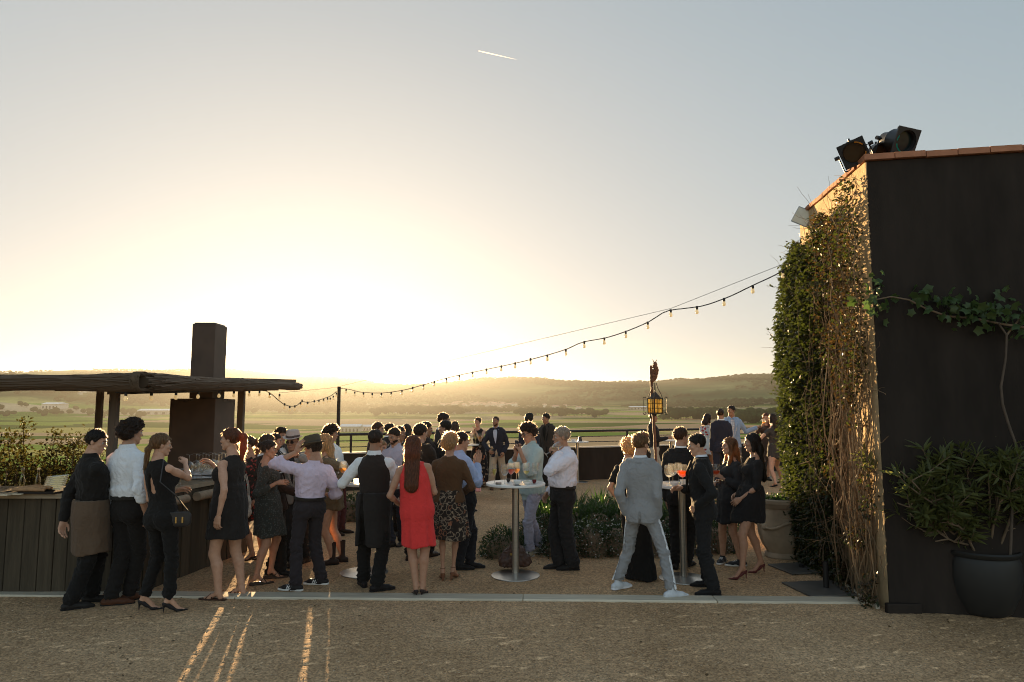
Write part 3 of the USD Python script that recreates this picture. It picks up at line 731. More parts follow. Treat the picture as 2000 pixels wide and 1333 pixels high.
# ------------------------------------------------------------------ dark chimney grill standing inside the bar
corten = look('rusty_steel', (0.060, 0.034, 0.022), 0.65, 0.25, var=0.35, scale=2.5, bump=0.15)
ch = thing('chimney_grill', 'tall dark steel grill with a square chimney rising through the canopy', 'grill', (-4.33, 10.0, 0))
pt = at(418, 632, 10.0); wq = 0.34
obj('hood', box(-0.66, 0.0, 0.0, 0.72, 0.75, at(400, 779, 10.0)[2], 0.006), corten, ch)
obj('flue', box(pt[0] + 4.33 - wq, pt[0] + 4.33, 0.05, 0.05 + 0.42, at(400, 779, 10.0)[2] + 0.003, pt[2], 0.005), corten, ch)
obj('flue_cap', box(pt[0] + 4.33 - wq + .02, pt[0] + 4.33 - .02, 0.07, 0.45, pt[2] + .002, pt[2] + 0.02), black_steel, ch)
obj('firebox', box(-0.64, -0.02, 0.02, 0.7, 0.0, 0.745), dark_wall, ch)
# ------------------------------------------------------------------ people: smooth implicit shapes turned into surfaces
def nets(F, o, h):
    """surface nets: the zero level of the field F (negative inside) on a grid with origin o and step h"""
    s = F < 0
    nx, ny, nz = F.shape
    c = np.zeros((nx - 1, ny - 1, nz - 1), np.int8)
    for d in np.ndindex(2, 2, 2):
        c += s[d[0]:nx - 1 + d[0], d[1]:ny - 1 + d[1], d[2]:nz - 1 + d[2]]
    act = np.argwhere((c > 0) & (c < 8))
    if len(act) == 0:
        return trimesh.Trimesh()
    idx = -np.ones(c.shape, np.int64); idx[tuple(act.T)] = np.arange(len(act))
    acc, cnt = np.zeros((len(act), 3)), np.zeros((len(act), 1))
    cor = np.array(list(np.ndindex(2, 2, 2)))
    val = np.stack([F[tuple((act + k).T)] for k in cor], 1)
    for i in range(8):
        for ax in range(3):
            if cor[i][ax] == 0:
                j = i + (4, 2, 1)[ax]
                a, b = val[:, i], val[:, j]
                x = (a < 0) != (b < 0)
                t = np.where(x, a / np.where(x, a - b, 1), 0)
                p = np.tile(cor[i].astype(float), (len(act), 1)); p[:, ax] += t
                acc += p * x[:, None]; cnt += x[:, None]
    v = (act + acc / np.maximum(cnt, 1)) * h + o
    fs = []
    for ax in range(3):
        b, e = (ax + 1) % 3, (ax + 2) % 3
        lo, hi = [slice(1, -1)] * 3, [slice(1, -1)] * 3
        lo[ax], hi[ax] = slice(0, -1), slice(1, None)
        A, B = s[tuple(lo)], s[tuple(hi)]
        w = np.argwhere(A != B)
        if not len(w):
            continue
        up = A[tuple(w.T)]
        off = np.ones(3, int); off[ax] = 0
        q = w + off
        def at_(db, de):
            z = q.copy(); z[:, b] -= db; z[:, e] -= de
            return idx[tuple(z.T)]
        i0, i1, i2, i3 = at_(1, 1), at_(0, 1), at_(0, 0), at_(1, 0)
        f = np.stack([i0, i1, i2, i3], 1)
        f[~up] = f[~up][:, ::-1]
        fs += [f[:, [0, 1, 2]], f[:, [0, 2, 3]]]
    f = np.vstack(fs)
    f = f[(f >= 0).all(1)]
    return trimesh.Trimesh(v, f, process=False)
def relax(m, n=2, l=0.5):
    if len(m.vertices) == 0:
        return m
    e = np.vstack([m.faces[:, [0, 1]], m.faces[:, [1, 2]], m.faces[:, [2, 0]]]); e = np.vstack([e, e[:, ::-1]])
    from scipy.sparse import coo_matrix
    W = coo_matrix((np.ones(len(e)), (e[:, 0], e[:, 1])), shape=(len(m.vertices),) * 2).tocsr()
    deg = np.maximum(np.asarray(W.sum(1)), 1)
    v = np.array(m.vertices)
    for k in range(n):
        v = v + l * (W @ v / deg - v)
        v = v - l * 1.02 * (W @ v / deg - v) if k % 2 else v
    return trimesh.Trimesh(v, m.faces, process=False)
def vnormals(m):
    v, f = m.vertices, m.faces
    n = np.zeros_like(v); fn_ = np.cross(v[f[:, 1]] - v[f[:, 0]], v[f[:, 2]] - v[f[:, 0]])
    for k in range(3):
        np.add.at(n, f[:, k], fn_)
    return n / (np.linalg.norm(n, axis=1, keepdims=True) + 1e-12)
class Field:
    def __init__(s, lo, hi, h):
        s.h = h; s.o = np.asarray(lo, float) - 2.5 * h
        s.n = np.ceil((np.asarray(hi) - s.o) / h + 3.5).astype(int)
        s.F = np.full(s.n, 0.5, np.float32)
        s.ax = [(s.o[k] + h * np.arange(s.n[k])).astype(np.float32) for k in range(3)]
    def block(s, lo, hi):
        i0 = np.clip(np.floor((np.asarray(lo) - s.o) / s.h).astype(int), 0, s.n); i1 = np.clip(np.ceil((np.asarray(hi) - s.o) / s.h).astype(int) + 1, 0, s.n)
        sl = tuple(slice(a, b) for a, b in zip(i0, i1))
        return sl, np.stack(np.meshgrid(*[s.ax[k][sl[k]] for k in range(3)], indexing='ij'), -1)
    def put(s, sl, d, k, sub=False):
        a = s.F[sl]
        if a.size == 0:
            return
        if sub:
            a, d = -a, d
        if k > 0:
            hh = np.maximum(k - np.abs(a - d), 0) / k
            r = np.minimum(a, d) - hh * hh * k / 4
        else:
            r = np.minimum(a, d)
        s.F[sl] = -r if sub else r
    def cap(s, a, b, ra, rb=None, k=0.02, sq=None, sub=False):
        rb = ra if rb is None else rb
        a, b = np.asarray(a, float), np.asarray(b, float); R = max(ra, rb) + k + 0.04
        sl, p = s.block(np.minimum(a, b) - R, np.maximum(a, b) + R)
        d, q = b - a, p - a
        if sq is not None:
            n, f = np.asarray(sq[0], float), sq[1]; n = n / np.linalg.norm(n)
            q = q + n * ((q @ n) * (1 / f - 1))[..., None]
            d = d + n * ((d @ n) * (1 / f - 1))
        t = np.clip((q @ d) / max(d @ d, 1e-9), 0, 1)
        s.put(sl, (np.linalg.norm(q - t[..., None] * d, axis=-1) - (ra + (rb - ra) * t)).astype(np.float32), k, sub)
    def ell(s, c, r, k=0.02, M=None, sub=False):
        c, r = np.asarray(c, float), np.asarray(r, float); R = r.max() + k + 0.04
        sl, p = s.block(c - R, c + R)
        q = p - c
        if M is not None:
            q = q @ M
        l = np.linalg.norm(q / r, axis=-1)
        s.put(sl, ((l - 1) * l / np.maximum(np.linalg.norm(q / (r * r), axis=-1), 1e-6)).astype(np.float32), k, sub)
    def fn(s, f, lo=None, hi=None, k=0.0, sub=False):
        sl, p = s.block(s.o if lo is None else lo, s.o + s.h * s.n if hi is None else hi)
        s.put(sl, f(p).astype(np.float32), k, sub)
    def cut(s, f):                                   # keep where f < 0
        sl, p = s.block(s.o, s.o + s.h * s.n)
        s.F[sl] = np.maximum(s.F[sl], f(p).astype(np.float32))
    def mesh(s, smooth=2):
        return relax(nets(s.F, s.o, s.h), smooth)

def unit(v):
    v = np.asarray(v, float)
    return v / (np.linalg.norm(v) + 1e-12)
def two_bone(a, t, l1, l2, pole):
    """middle joint and end of a two-bone chain from a towards t"""
    d = t - a; L = np.linalg.norm(d); L2 = np.clip(L, abs(l1 - l2) + 1e-3, (l1 + l2) * 0.998)
    e = d / (L + 1e-9); t = a + e * L2
    x = (l1 * l1 - l2 * l2 + L2 * L2) / (2 * L2); y = math.sqrt(max(l1 * l1 - x * x, 0))
    p = pole - e * (pole @ e); p = unit(p)
    return a + e * x + p * y, t

def skin_look(name, c):
    if name in LOOKS:
        return LOOKS[name]
    c = np.array(c, float)
    LOOKS[name] = usdkit.material(stage, '/World/Looks/' + name, {
        'tc': ('texture_coordinate', {}), 'n': ('noise_texture', {'scale': 28.0, 'detail': 3.0}), 'r': ('rgb_ramp', {'ramp': [(0.3, tuple(c * [0.9, 0.84, 0.8])), (0.7, tuple(c * 1.06))]}),
        'p': ('principled_bsdf', {'roughness': 0.5, 'specular_ior_level': 0.4})},
        [('tc.object', 'n.vector'), ('n.fac', 'r.fac'), ('r.color', 'p.base_color')], surface='p.BSDF')
    return LOOKS[name]
SKIN = {'fair': (0.47, 0.265, 0.175), 'mid': (0.38, 0.205, 0.13), 'tan': (0.29, 0.15, 0.088)}
HAIR = {'black': (0.012, 0.009, 0.008), 'dark': (0.028, 0.016, 0.011), 'brown': (0.065, 0.034, 0.018), 'auburn': (0.115, 0.044, 0.02), 'blond': (0.27, 0.195, 0.11), 'dirty': (0.15, 0.088, 0.042), 'grey': (0.30, 0.27, 0.23), 'gold': (0.36, 0.26, 0.14)}
def hair_look(c):
    n = 'hair_' + c
    if n in LOOKS:
        return LOOKS[n]
    v = np.array(HAIR[c])
    LOOKS[n] = usdkit.material(stage, '/World/Looks/' + n, {
        'tc': ('texture_coordinate', {}), 'mp': ('mapping', {'scale': (60, 60, 9)}), 'n': ('noise_texture', {'scale': 1.6, 'detail': 4.0, 'distortion': 0.6}),
        'r': ('rgb_ramp', {'ramp': [(0.3, tuple(v * 0.55)), (0.5, tuple(v)), (0.72, tuple(v * 1.7))]}), 'b': ('bump', {'strength': 0.9, 'distance': 0.012}),
        'p': ('principled_bsdf', {'roughness': 0.42, 'specular_ior_level': 0.4}), 't': ('translucent_bsdf', {}), 'h': ('hsv', {'saturation': 1.1, 'value': 4.5}), 'm': ('mix_closure', {'fac': 0.28})},
        [('tc.object', 'mp.vector'), ('mp.vector', 'n.vector'), ('n.fac', 'r.fac'), ('n.fac', 'b.height'), ('b.normal', 'p.normal'), ('r.color', 'p.base_color'), ('r.color', 'h.color'), ('h.color', 't.color'), ('p.BSDF', 'm.closure1'), ('t.BSDF', 'm.closure2')], surface='m.closure')
    return LOOKS[n]
def strand_look(c):
    n = 'strands_' + c
    if n not in LOOKS:
        v = np.array(HAIR[c])
        LOOKS[n] = usdkit.material(stage, '/World/Looks/' + n, {'p': ('principled_hair_bsdf', {'model': 'Chiang', 'parametrization': 'Direct coloring', 'color': tuple(np.clip(v * 1.7 + .006, 0, .8)), 'roughness': .35, 'radial_roughness': .35})}, surface='p.BSDF')
    return LOOKS[n]
CLOTH_N = [0]
def cloth(color, kind='plain', color2=None, rough=0.85, sheen=0.05):
    key = 'cloth_%s_%s' % (kind, '_'.join('%03d' % int(round(x * 999)) for x in color)) + ('' if color2 is None else '_' + '_'.join('%03d' % int(round(x * 999)) for x in color2))
    if key in LOOKS:
        return LOOKS[key]
    c = np.array(color, float); c2 = np.array(color2 if color2 is not None else color, float)
    nodes = {'tc': ('texture_coordinate', {}), 'n': ('noise_texture', {'scale': 5.0, 'detail': 5.0, 'roughness': 0.6}),
             'r': ('rgb_ramp', {'ramp': [(0.3, tuple(c * 0.92)), (0.7, tuple(np.minimum(c * 1.05, 1)))]}),
             'w': ('noise_texture', {'scale': 220.0, 'detail': 2.0}), 'f': ('noise_texture', {'scale': 13.0, 'detail': 3.0, 'distortion': 1.6}),
             'b': ('bump', {'strength': 0.25, 'distance': 0.002}), 'b2': ('bump', {'strength': 0.75, 'distance': 0.018}),
             'p': ('principled_bsdf', {'roughness': rough, 'specular_ior_level': 0.14, 'sheen_weight': sheen})}
    links = [('tc.object', 'n.vector'), ('tc.object', 'w.vector'), ('tc.object', 'f.vector'), ('n.fac', 'r.fac'), ('f.fac', 'b2.height'), ('w.fac', 'b.height'), ('b2.normal', 'b.normal'), ('b.normal', 'p.normal')]
    out = 'r.color'
    if kind in ('floral', 'bigfloral', 'dots', 'curls'):
        sc = {'floral': 26.0, 'bigfloral': 11.0, 'dots': 45.0, 'curls': 19.0}[kind]
        nodes['nz'] = ('noise_texture', {'scale': 14.0, 'detail': 2.0})
        nodes['mv'] = ('mix_vector', {'fac': 0.07 if kind != 'dots' else 0.01})
        nodes['v'] = ('voronoi_texture', {'scale': sc, 'randomness': 0.8})
        nodes['s'] = ('rgb_ramp', {'ramp': [(0.0, (1, 1, 1)), (0.30, (1, 1, 1)), (0.38, (0, 0, 0)), (1, (0, 0, 0))] if kind != 'curls' else [(0.0, (0, 0, 0)), (0.40, (0, 0, 0)), (0.45, (1, 1, 1)), (0.52, (1, 1, 1)), (0.57, (0, 0, 0)), (1, (0, 0, 0))]})
        nodes['sp'] = ('separate_color', {})
        nodes['k'] = ('rgb_ramp', {'interpolate': False, 'ramp': [(0, tuple(c2)), (0.55, tuple(c2 * [0.9, 0.5, 0.4])), (0.75, tuple(c2 * 0.6 + 0.02))]})
        nodes['mx'] = ('mix', {})
        links += [('tc.object', 'nz.vector'), ('tc.object', 'mv.a'), ('nz.color', 'mv.b'), ('mv.result', 'v.vector'), ('v.distance', 's.fac'), ('v.color', 'sp.color'), ('sp.r', 'k.fac'), ('s.color', 'mx.fac'), (out, 'mx.color1'), ('k.color', 'mx.color2')]
        out = 'mx.color'
    if kind in ('check', 'stripe', 'weave'):
        nodes['mp'] = ('mapping', {'scale': (1, 1, 1)})
        nodes['wz'] = ('wave_texture', {'wave_type': 'bands', 'bands_direction': 'z' if kind != 'stripe' else 'x', 'scale': 7.0 if kind == 'check' else 22.0})
        nodes['wx'] = ('wave_texture', {'wave_type': 'bands', 'bands_direction': 'x', 'scale': 7.0 if kind == 'check' else 22.0})
        nodes['ad'] = ('math', {'math_type': 'maximum'}); nodes['s'] = ('rgb_ramp', {'ramp': [(0.80, (0, 0, 0)), (0.92, (1, 1, 1))]})
        nodes['mx'] = ('mix', {'color2': tuple(c2)})
        links += [('tc.object', 'wz.vector'), ('tc.object', 'wx.vector'), ('wz.fac', 'ad.value1'), ('wx.fac', 'ad.value2'), ('ad.value', 's.fac'), ('s.color', 'mx.fac'), (out, 'mx.color1')]
        out = 'mx.color'
    links.append((out, 'p.base_color'))
    LOOKS[key] = usdkit.material(stage, '/World/Looks/' + key, nodes, links, surface='p.BSDF')
    return LOOKS[key]

def head_mesh(female, h, beard=0):
    f = Field((-.11, -.13, -.17), (.11, .14, .14), h)
    w = 0.94 if female else 1.0
    f.ell((0, -.014, .036), (.075 * w, .094, .084), 0)
    f.ell((0, .026, -.035), (.058 * w, .060, .080), .03)
    f.cap((0, .064, -.098), (0, .05, -.09), .019 if not female else .016, .02, .025)
    for s in (-1, 1):
        f.cap((s * .046 * w, .012, -.060), (s * .020, .058, -.098), .020, .014, .03)
        f.ell((s * .043 * w, .060, -.020), (.019, .020, .016), .02)
        f.cap((s * .012, .088, .020), (s * .040, .076, .022), .010, .009, .015)
        f.ell((s * .031, .097, .001), (.016, .017, .011), .012, sub=True)
        f.ell((s * .077 * w, -.008, -.004), (.008, .019, .031), .008)
        f.cap((s * .009, .094, -.030), (s * .009, .088, -.032), .0075, .0075, .008)
    f.cap((0, .086, .012), (0, .107, -.026), .007, .0105 if not female else .009, .012)
    f.ell((0, .086, -.062), (.024, .012, .013), .012)
    f.cap((0, -.018, -.05), (0, -.040, -.16), .050 if not female else .043, .052 if not female else .044, .03, sq=((0, 1, 0), 0.95))
    return f.mesh(1)
HEADS = {}
def hair_mesh(style, h, female, seed, out=.142):
    f = Field((-.17, -.26, -.56) if style in ('long', 'verylong', 'wavylong') else (-.17, -.25, -.36) if 'tail' in style else (-.17, -.19, -.16), (.16, .16, .19), h)
    off = {'fade': .006, 'short': .011, 'thin': .004, 'quiff': .012, 'curly': .026, 'curlyshort': .026, 'afro': .040, 'bunback': .010, 'ponytail': .010, 'lowtail': .012, 'long': .014, 'verylong': .014, 'wavylong': .016, 'bob': .016, 'shaggy': .022, 'scarf': .014}[style]
    f.ell((0, -.014, .036), (.075 + off, .094 + off, .084 + off), 0)
    back = {'fade': -.055, 'short': -.075, 'thin': -.06, 'quiff': -.06}.get(style, -.085)
    if style in ('curly', 'afro', 'curlyshort', 'shaggy'):
        f.ell((0, -.05, .0), (.082 + off * .6, .075 + off, .085), .03)
        f.ell((0, .02, .09), (.07 + off * .3, .07, .045 + off * .5), .03)
    if style == 'quiff':
        f.ell((0, .045, .112), (.058, .052, .030), .03)
    if style in ('long', 'verylong', 'wavylong', 'bob'):
        L = {'long': -.30, 'verylong': -.45, 'wavylong': -.38, 'bob': -.12}[style]
        f.cap((0, -.040, .02), (0, -.055 - out * .24, -.10), .086, .088, .03, sq=((0, 1, 0), 0.72))
        f.cap((0, -.055 - out * .24, -.10), (0, -out, L), .092, .084, .03, sq=((0, 1, 0), 0.42))
        for s in (-1, 1):
            f.cap((s * .066, .004, .02), (s * .074, .000, -.10), .027, .026, .03)
            if style == 'wavylong':
                f.cap((s * .074, .0, -.10), (s * .085, .055, L * .8), .030, .030, .03)
    if style == 'ponytail':
        f.cap((0, -.105, .055), (0, -.145, .03), .022, .034, .02)
        f.cap((0, -.145, .03), (0, -.150, -.10), .036, .034, .03); f.cap((0, -.150, -.10), (0, -.125, -.26), .034, .018, .02)
    if style == 'lowtail':
        f.cap((0, -.10, -.01), (-.01, -.125, -.06), .028, .030, .02)
        f.cap((-.01, -.125, -.06), (-.03, -.120, -.26), .030, .026, .02)
    if style in ('bunback',):
        f.ell((0, -.125, .055), (.040, .036, .040), .02)
    def line(p):
        y = p[..., 1]
        hl = np.interp(y, [-.20, -.06, -.025, -.005, .030, .052, .075, .16], [back, back, -.045, -.005, .012, .046, .062, .072])
        if style in ('long', 'verylong', 'wavylong', 'bob'):
            hl = np.interp(y, [-.20, .012, .035, .052, .075, .16], [-1, -1, .0, .046, .066, .074])
            if style == 'wavylong':
                hl = np.where((np.abs(p[..., 0]) > .055) & (p[..., 2] < -.06), -1, hl)
        if 'tail' in style:
            hl = np.where(y < -.085, -1.0, hl)
        if style == 'thin':
            hl = np.where(y > -.01, hl + .022, hl)
        return (hl - p[..., 2]) * .8
    f.cut(line)
    m = f.mesh(1)
    v = np.array(m.vertices); n = vnormals(m); r0 = np.array([seed * 3.7, seed * 1.9, 0])
    amp, fr = {'curly': (.030, (48, 48, 48)), 'afro': (.034, (44, 44, 44)), 'curlyshort': (.017, (52, 52, 44)), 'shaggy': (.020, (50, 50, 22))}.get(style, (.0105, (70, 70, 34)) if style in ('short', 'quiff', 'bunback') else (.012, (60, 60, 13)))
    d = meshkit.fbm(v * fr + r0, 3, seed) - 0.5
    top = np.clip((v[:, 2] + .1) / .1, .4, 1)
    return trimesh.Trimesh(v + n * (d * amp * 2 * top)[:, None], m.faces, process=False)
def hand_mesh(curl, spread, h, grip=False):
    """right hand in its own space: wrist at the origin, fingers along +y, palm facing -z, thumb towards -x"""
    f = Field((-.075, -.03, -.10), (.055, .21, .045), h)
    f.cap((0, -.02, 0), (0, .03, 0), .024, .027, .01, sq=((0, 0, 1), .72))
    xs = (-.030, -.010, .010, .028); L = (.043, .048, .045, .035)
    for i in range(4):
        kn = np.array([xs[i] * 1.05, .088 - abs(i - 1.3) * .005, 0.0])
        f.cap((xs[i] * .6, .02, 0), kn, .0145, .0118, .012)
        a = kn; ang = 0.0; sp = (i - 1.5) * spread
        for j, (fr, rr, rb_) in enumerate(((1, .0100, .0090), (.68, .0088, .0080), (.52, .0080, .0066))):
            ang += curl * (0.75, 1.0, 0.7)[j] * (1 + .08 * i)
            d = np.array([math.sin(sp), math.cos(sp) * math.cos(ang), -math.sin(ang)])
            b = a + d * L[i] * fr
            f.cap(a, b, rr, rb_, .004); a = b
    t0 = np.array([-.018, .018, -.006]); t1 = np.array([-.045, .050, -.014 - .012 * curl]); t2 = t1 + [(-.012 + .022 * curl), .030, -.010 - .010 * curl]; t3 = t2 + [(.0 + .016 * curl), .024, -.006 - .010 * curl]
    f.cap(t0, t1, .017, .0125, .012); f.cap(t1, t2, .0115, .0100, .004); f.cap(t2, t3, .0100, .0075, .004)
    return f.mesh(1)
HANDS = {}

TORSO_M = dict(z=[.455, .48, .52, .56, .60, .66, .72, .765, .80, .825, .85], w=[.060, .092, .098, .093, .086, .092, .101, .100, .078, .050, .031], d=[.050, .066, .069, .064, .060, .064, .070, .067, .055, .040, .032])
TORSO_F = dict(z=[.455, .48, .52, .56, .61, .66, .72, .765, .80, .825, .85], w=[.058, .096, .102, .092, .074, .078, .086, .085, .066, .041, .027], d=[.050, .066, .068, .060, .052, .056, .064, .060, .050, .036, .028])

class Pose:
    pass
def solve(S):
    """joints of the person S in their own frame (origin on the ground, y forwards, x to their right)"""
    q = Pose()
    fw = [gnd(*p) for p in S['feet']]
    q.fem = S.get('fem', False)
    mid = (fw[0] + fw[1]) / 2
    Y0 = mid[1] + S.get('dy', 0)
    top = at(S['head'][0], S['head'][1], Y0 + S.get('dyh', 0.0))
    heel = S.get('heel', 0.0)
    q.H = H = S.get('H') or float(top[2] - heel * 0.85) / S.get('cosl', 1.0)
    o = np.array([mid[0] + S.get('px', 0.30) * (top[0] - mid[0]), Y0, 0])
    face = math.radians(S['face']); q.o, q.face = o, face
    F, Rt = np.array([math.sin(face), math.cos(face), 0]), np.array([math.cos(face), -math.sin(face), 0])
    q.M = np.stack([Rt, F, [0, 0, 1.0]])             # world -> own
    loc = lambda w: q.M @ (np.asarray(w, float) - o)
    q.loc = loc
    q.dirl = lambda deg: q.M @ np.array([math.sin(math.radians(deg)), math.cos(math.radians(deg)), 0])
    fl = [loc(p) for p in fw]
    if fl[0][0] > fl[1][0]:
        fl = fl[::-1]
    fa = S.get('toes', (None, None))
    q.toe = []
    q.ank = []
    ah = 0.045 * H + heel * 0.8
    for i, s in enumerate((-1, 1)):
        d = q.dirl(fa[i]) if fa[i] is not None else unit([s * 0.22, 1, 0])
        q.toe.append(d)
        a = fl[i].copy() - d * 0.045 * (H / 1.75); a[2] = ah
        q.ank.append(a)
    tl, sl_ = .238 * H, .222 * H
    hip_dx = (.050 if not q.fem else .052) * H
    hz = 0.0
    for zz in np.linspace(.40 * H, .54 * H + heel, 90):   # highest pelvis that both feet allow
        if all(np.linalg.norm(np.array([s * hip_dx, 0, zz - .005 * H]) - q.ank[i]) < (tl + sl_) * S.get('stretch', .996) for i, s in enumerate((-1, 1))):
            hz = zz
    q.P = np.array([0, 0, max(hz, .42 * H) + .0])
    hp = loc(top)
    # the neck base lies below the top of the head
    nd = S.get('nod', 8.0)
    ld = q.dirl(S.get('look', S['face'])); q.ld = ld
    q.hs = .130 * H / .235 * S.get('hs', 1.0)
    q.hc = hp - np.array([0, 0, .120 * q.hs]) - ld * 0.0
    nb = q.hc + np.array([0, 0, -.155]) * q.hs - unit([0, 1, 0]) * .030 * q.hs
    e = nb - q.P; q.e = unit(e); q.TS = np.linalg.norm(e) / (.345 * H)
    q.Tx = unit(np.cross(np.array([0, 1.0, 0]), q.e)); q.Ty = np.cross(q.e, q.Tx)
    q.tp = lambda x, y, z: q.P + (q.Tx * x + q.Ty * y) * H + q.e * ((z - .50) * H * q.TS)
    q.hip = [q.P + q.Tx * s * hip_dx - np.array([0, 0, .005 * H]) for s in (-1, 1)]
    q.knee = []
    for i, s in enumerate((-1, 1)):
        k, a = two_bone(q.hip[i], q.ank[i], tl, sl_, q.toe[i] + np.array([s * .1, .3, 0])); q.knee.append(k); q.ank[i] = a
    sx = (.098 if not q.fem else .086) * H * S.get('wide', 1.0)
    q.sh, q.el, q.wr, q.hd, q.hn, q.curl = [], [], [], [], [], []
    for i, s in enumerate((-1, 1)):
        spec = S.get('arms', ('down', 'down'))[i]
        if not isinstance(spec, dict):
            spec = dict(to=spec)
        up = spec.get('lift', 0.0)
        sh = q.tp(s * sx / H, -.005 + spec.get('fwd', 0), .783 + up)
        to = spec['to']; pole = np.array([s * .5, -.8, -.3])
        if to == 'down':
            t = sh + np.array([s * .020, .030, -.312]) * H
            if abs(q.e[0]) > 0:
                t[0] += -q.e[0] * .2 * H * .5
            pole = np.array([s * .15, -1, 0]); cu, fd, pn = .30, unit([-s * .05, .12, -1]), np.array([-s, 0.1, 0])
        elif to == 'pocket':
            t = q.tp(s * .112, .035, .50); cu, fd, pn = .5, unit([-s * .25, .35, -1]), np.array([-s, 0, 0]); pole = np.array([s * .9, -.8, 0])
        else:
            if to[0] == 'px':
                t = loc(at(to[1], to[2], Y0 + to[3]))
            else:
                t = q.tp(to[1] * s, to[2], to[3])
            cu, fd, pn = .45, None, None
        pole = np.array(spec['pole'], float) if 'pole' in spec else pole
        if 'wpole' in spec:
            pole = q.M @ np.array(spec['wpole'], float)
        el, wr = two_bone(sh, t, .172 * H, .150 * H, pole)
        fa_ = unit(wr - el)
        if 'wdir' in spec:
            fd = q.M @ unit(spec['wdir'])
        elif fd is None:
            fd = fa_
        fd = unit(fd)
        if 'wpalm' in spec:
            pn = q.M @ unit(spec['wpalm'])
        elif pn is None:
            pn = np.cross(fd, np.cross([-s * .8, .2, -.5], fd))
        pn = unit(pn - fd * (pn @ fd))
        q.sh.append(sh); q.el.append(el); q.wr.append(wr); q.hd.append(fd); q.hn.append(pn); q.curl.append(spec.get('curl', cu))
    # head frame
    Z = np.array([0, 0, 1.0]); side = unit(np.cross(ld, Z)); an = math.radians(-S.get('nod', 4.0)); 
    y = ld * math.cos(an) + Z * math.sin(an); z = np.cross(side, y)
    tl_ = math.radians(S.get('tilt', 0.0))
    side, z = side * math.cos(tl_) + z * math.sin(tl_), z * math.cos(tl_) - side * math.sin(tl_)
    q.HM = np.stack([side, y, z], 1)                  # head -> own
    q.head = lambda v: (np.asarray(v) * q.hs) @ q.HM.T + q.hc
    return q

def torso_fn(q, off, zlo, zhi, fat=1.0, deep=1.0, prof=None):
    T_ = prof or (TORSO_F if q.fem else TORSO_M); H = q.H
    def f(p):
        d = p - q.P
        x, y, z = d @ q.Tx, d @ q.Ty, (d @ q.e) / (H * q.TS) + .50
        w = np.interp(z, T_['z'], T_['w']) * .955 * H * fat + off; dd = np.interp(z, T_['z'], T_['d']) * H * fat * deep + off
        yc = np.interp(z, [.45, .52, .60, .72, .80, .85], [-.004, -.008, .004, .004, -.008, -.014]) * H
        n = 2.35
        l = ((np.abs(x) / w) ** n + (np.abs(y - yc) / dd) ** n) ** (1 / n)
        return np.maximum((l - 1) * np.minimum(w, dd) * .9, np.maximum(zlo - z, z - zhi) * H)
    return f
def add_bust(f, q, off, k):
    if q.fem:
        for s in (-1, 1):
            f.ell(q.tp(s * .042, .052, .722), np.array([.040, .036, .040]) * q.H + off, k)
def add_arm(f, q, i, off, to=1.0, cuff=None, k=.03, fl=1.0):
    """sleeve or arm: to = share of the arm (1 upper arm to the elbow, 2 to the wrist)"""
    H = q.H; g = .86 if q.fem else 1.0
    a, b, c = q.sh[i], q.el[i], q.wr[i]
    r0, r1, r2 = .0290 * H * g + off, .0232 * H * g + off, .0165 * H * g + off
    u = min(to, 1.0); f.cap(a, a + (b - a) * u, r0, r0 + (r1 - r0) * u, k)
    m = a + (b - a) * .45
    if u >= .6:
        f.cap(m - unit(b - a) * .03, m + unit(b - a) * .03, r0 * .93, r0 * .92, k)
    if to > 1:
        u = to - 1; m2 = b + (c - b) * .28
        f.cap(b, m2, r1, r1 * 1.02, .02); f.cap(m2, b + (c - b) * max(u, .3), r1 * 1.02, r1 + (r2 * fl - r1) * u, .02)
def add_leg(f, q, i, off, hi=0.0, lo=2.0, k=.03, hem=None, sl=1.0):
    """leg or trouser leg from the hip to lo (1 knee, 2 ankle)"""
    H = q.H; a, b, c = q.hip[i], q.knee[i], q.ank[i]; g = 1.03 if q.fem else 1.0
    r0, rk, rc, ra = .052 * H * g * sl + off, .0325 * H * sl + off, .0325 * H * sl + off, .0205 * H * sl + off
    if hem is not None:
        rk, rc, ra = max(rk, hem), max(rc, hem * 1.02), hem
    u = min(lo, 1.0)
    f.cap(a + (b - a) * hi, a + (b - a) * u, r0 + (rk - r0) * hi, r0 + (rk - r0) * u, k)
    if lo > 1:
        back = -unit(q.toe[i]) * .010 * H * (hem is None)
        m = b + (c - b) * .30 + back; u = lo - 1
        f.cap(b, m, rk, rc, .02); f.cap(m, b + (c - b) * max(u, .35), rc, rc + (ra - rc) * (u - .3) / .7 if u > .3 else rc, .02)
    if i == 0 or i == 1:
        s = (-1, 1)[i]
        if hi == 0:
            f.ell(q.tp(s * .046, -.036 if q.fem else -.030, .487), np.array([.048, .040, .050]) * H * g + off, .04)
def bounds(pts, r):
    p = np.array(pts); return p.min(0) - r, p.max(0) + r
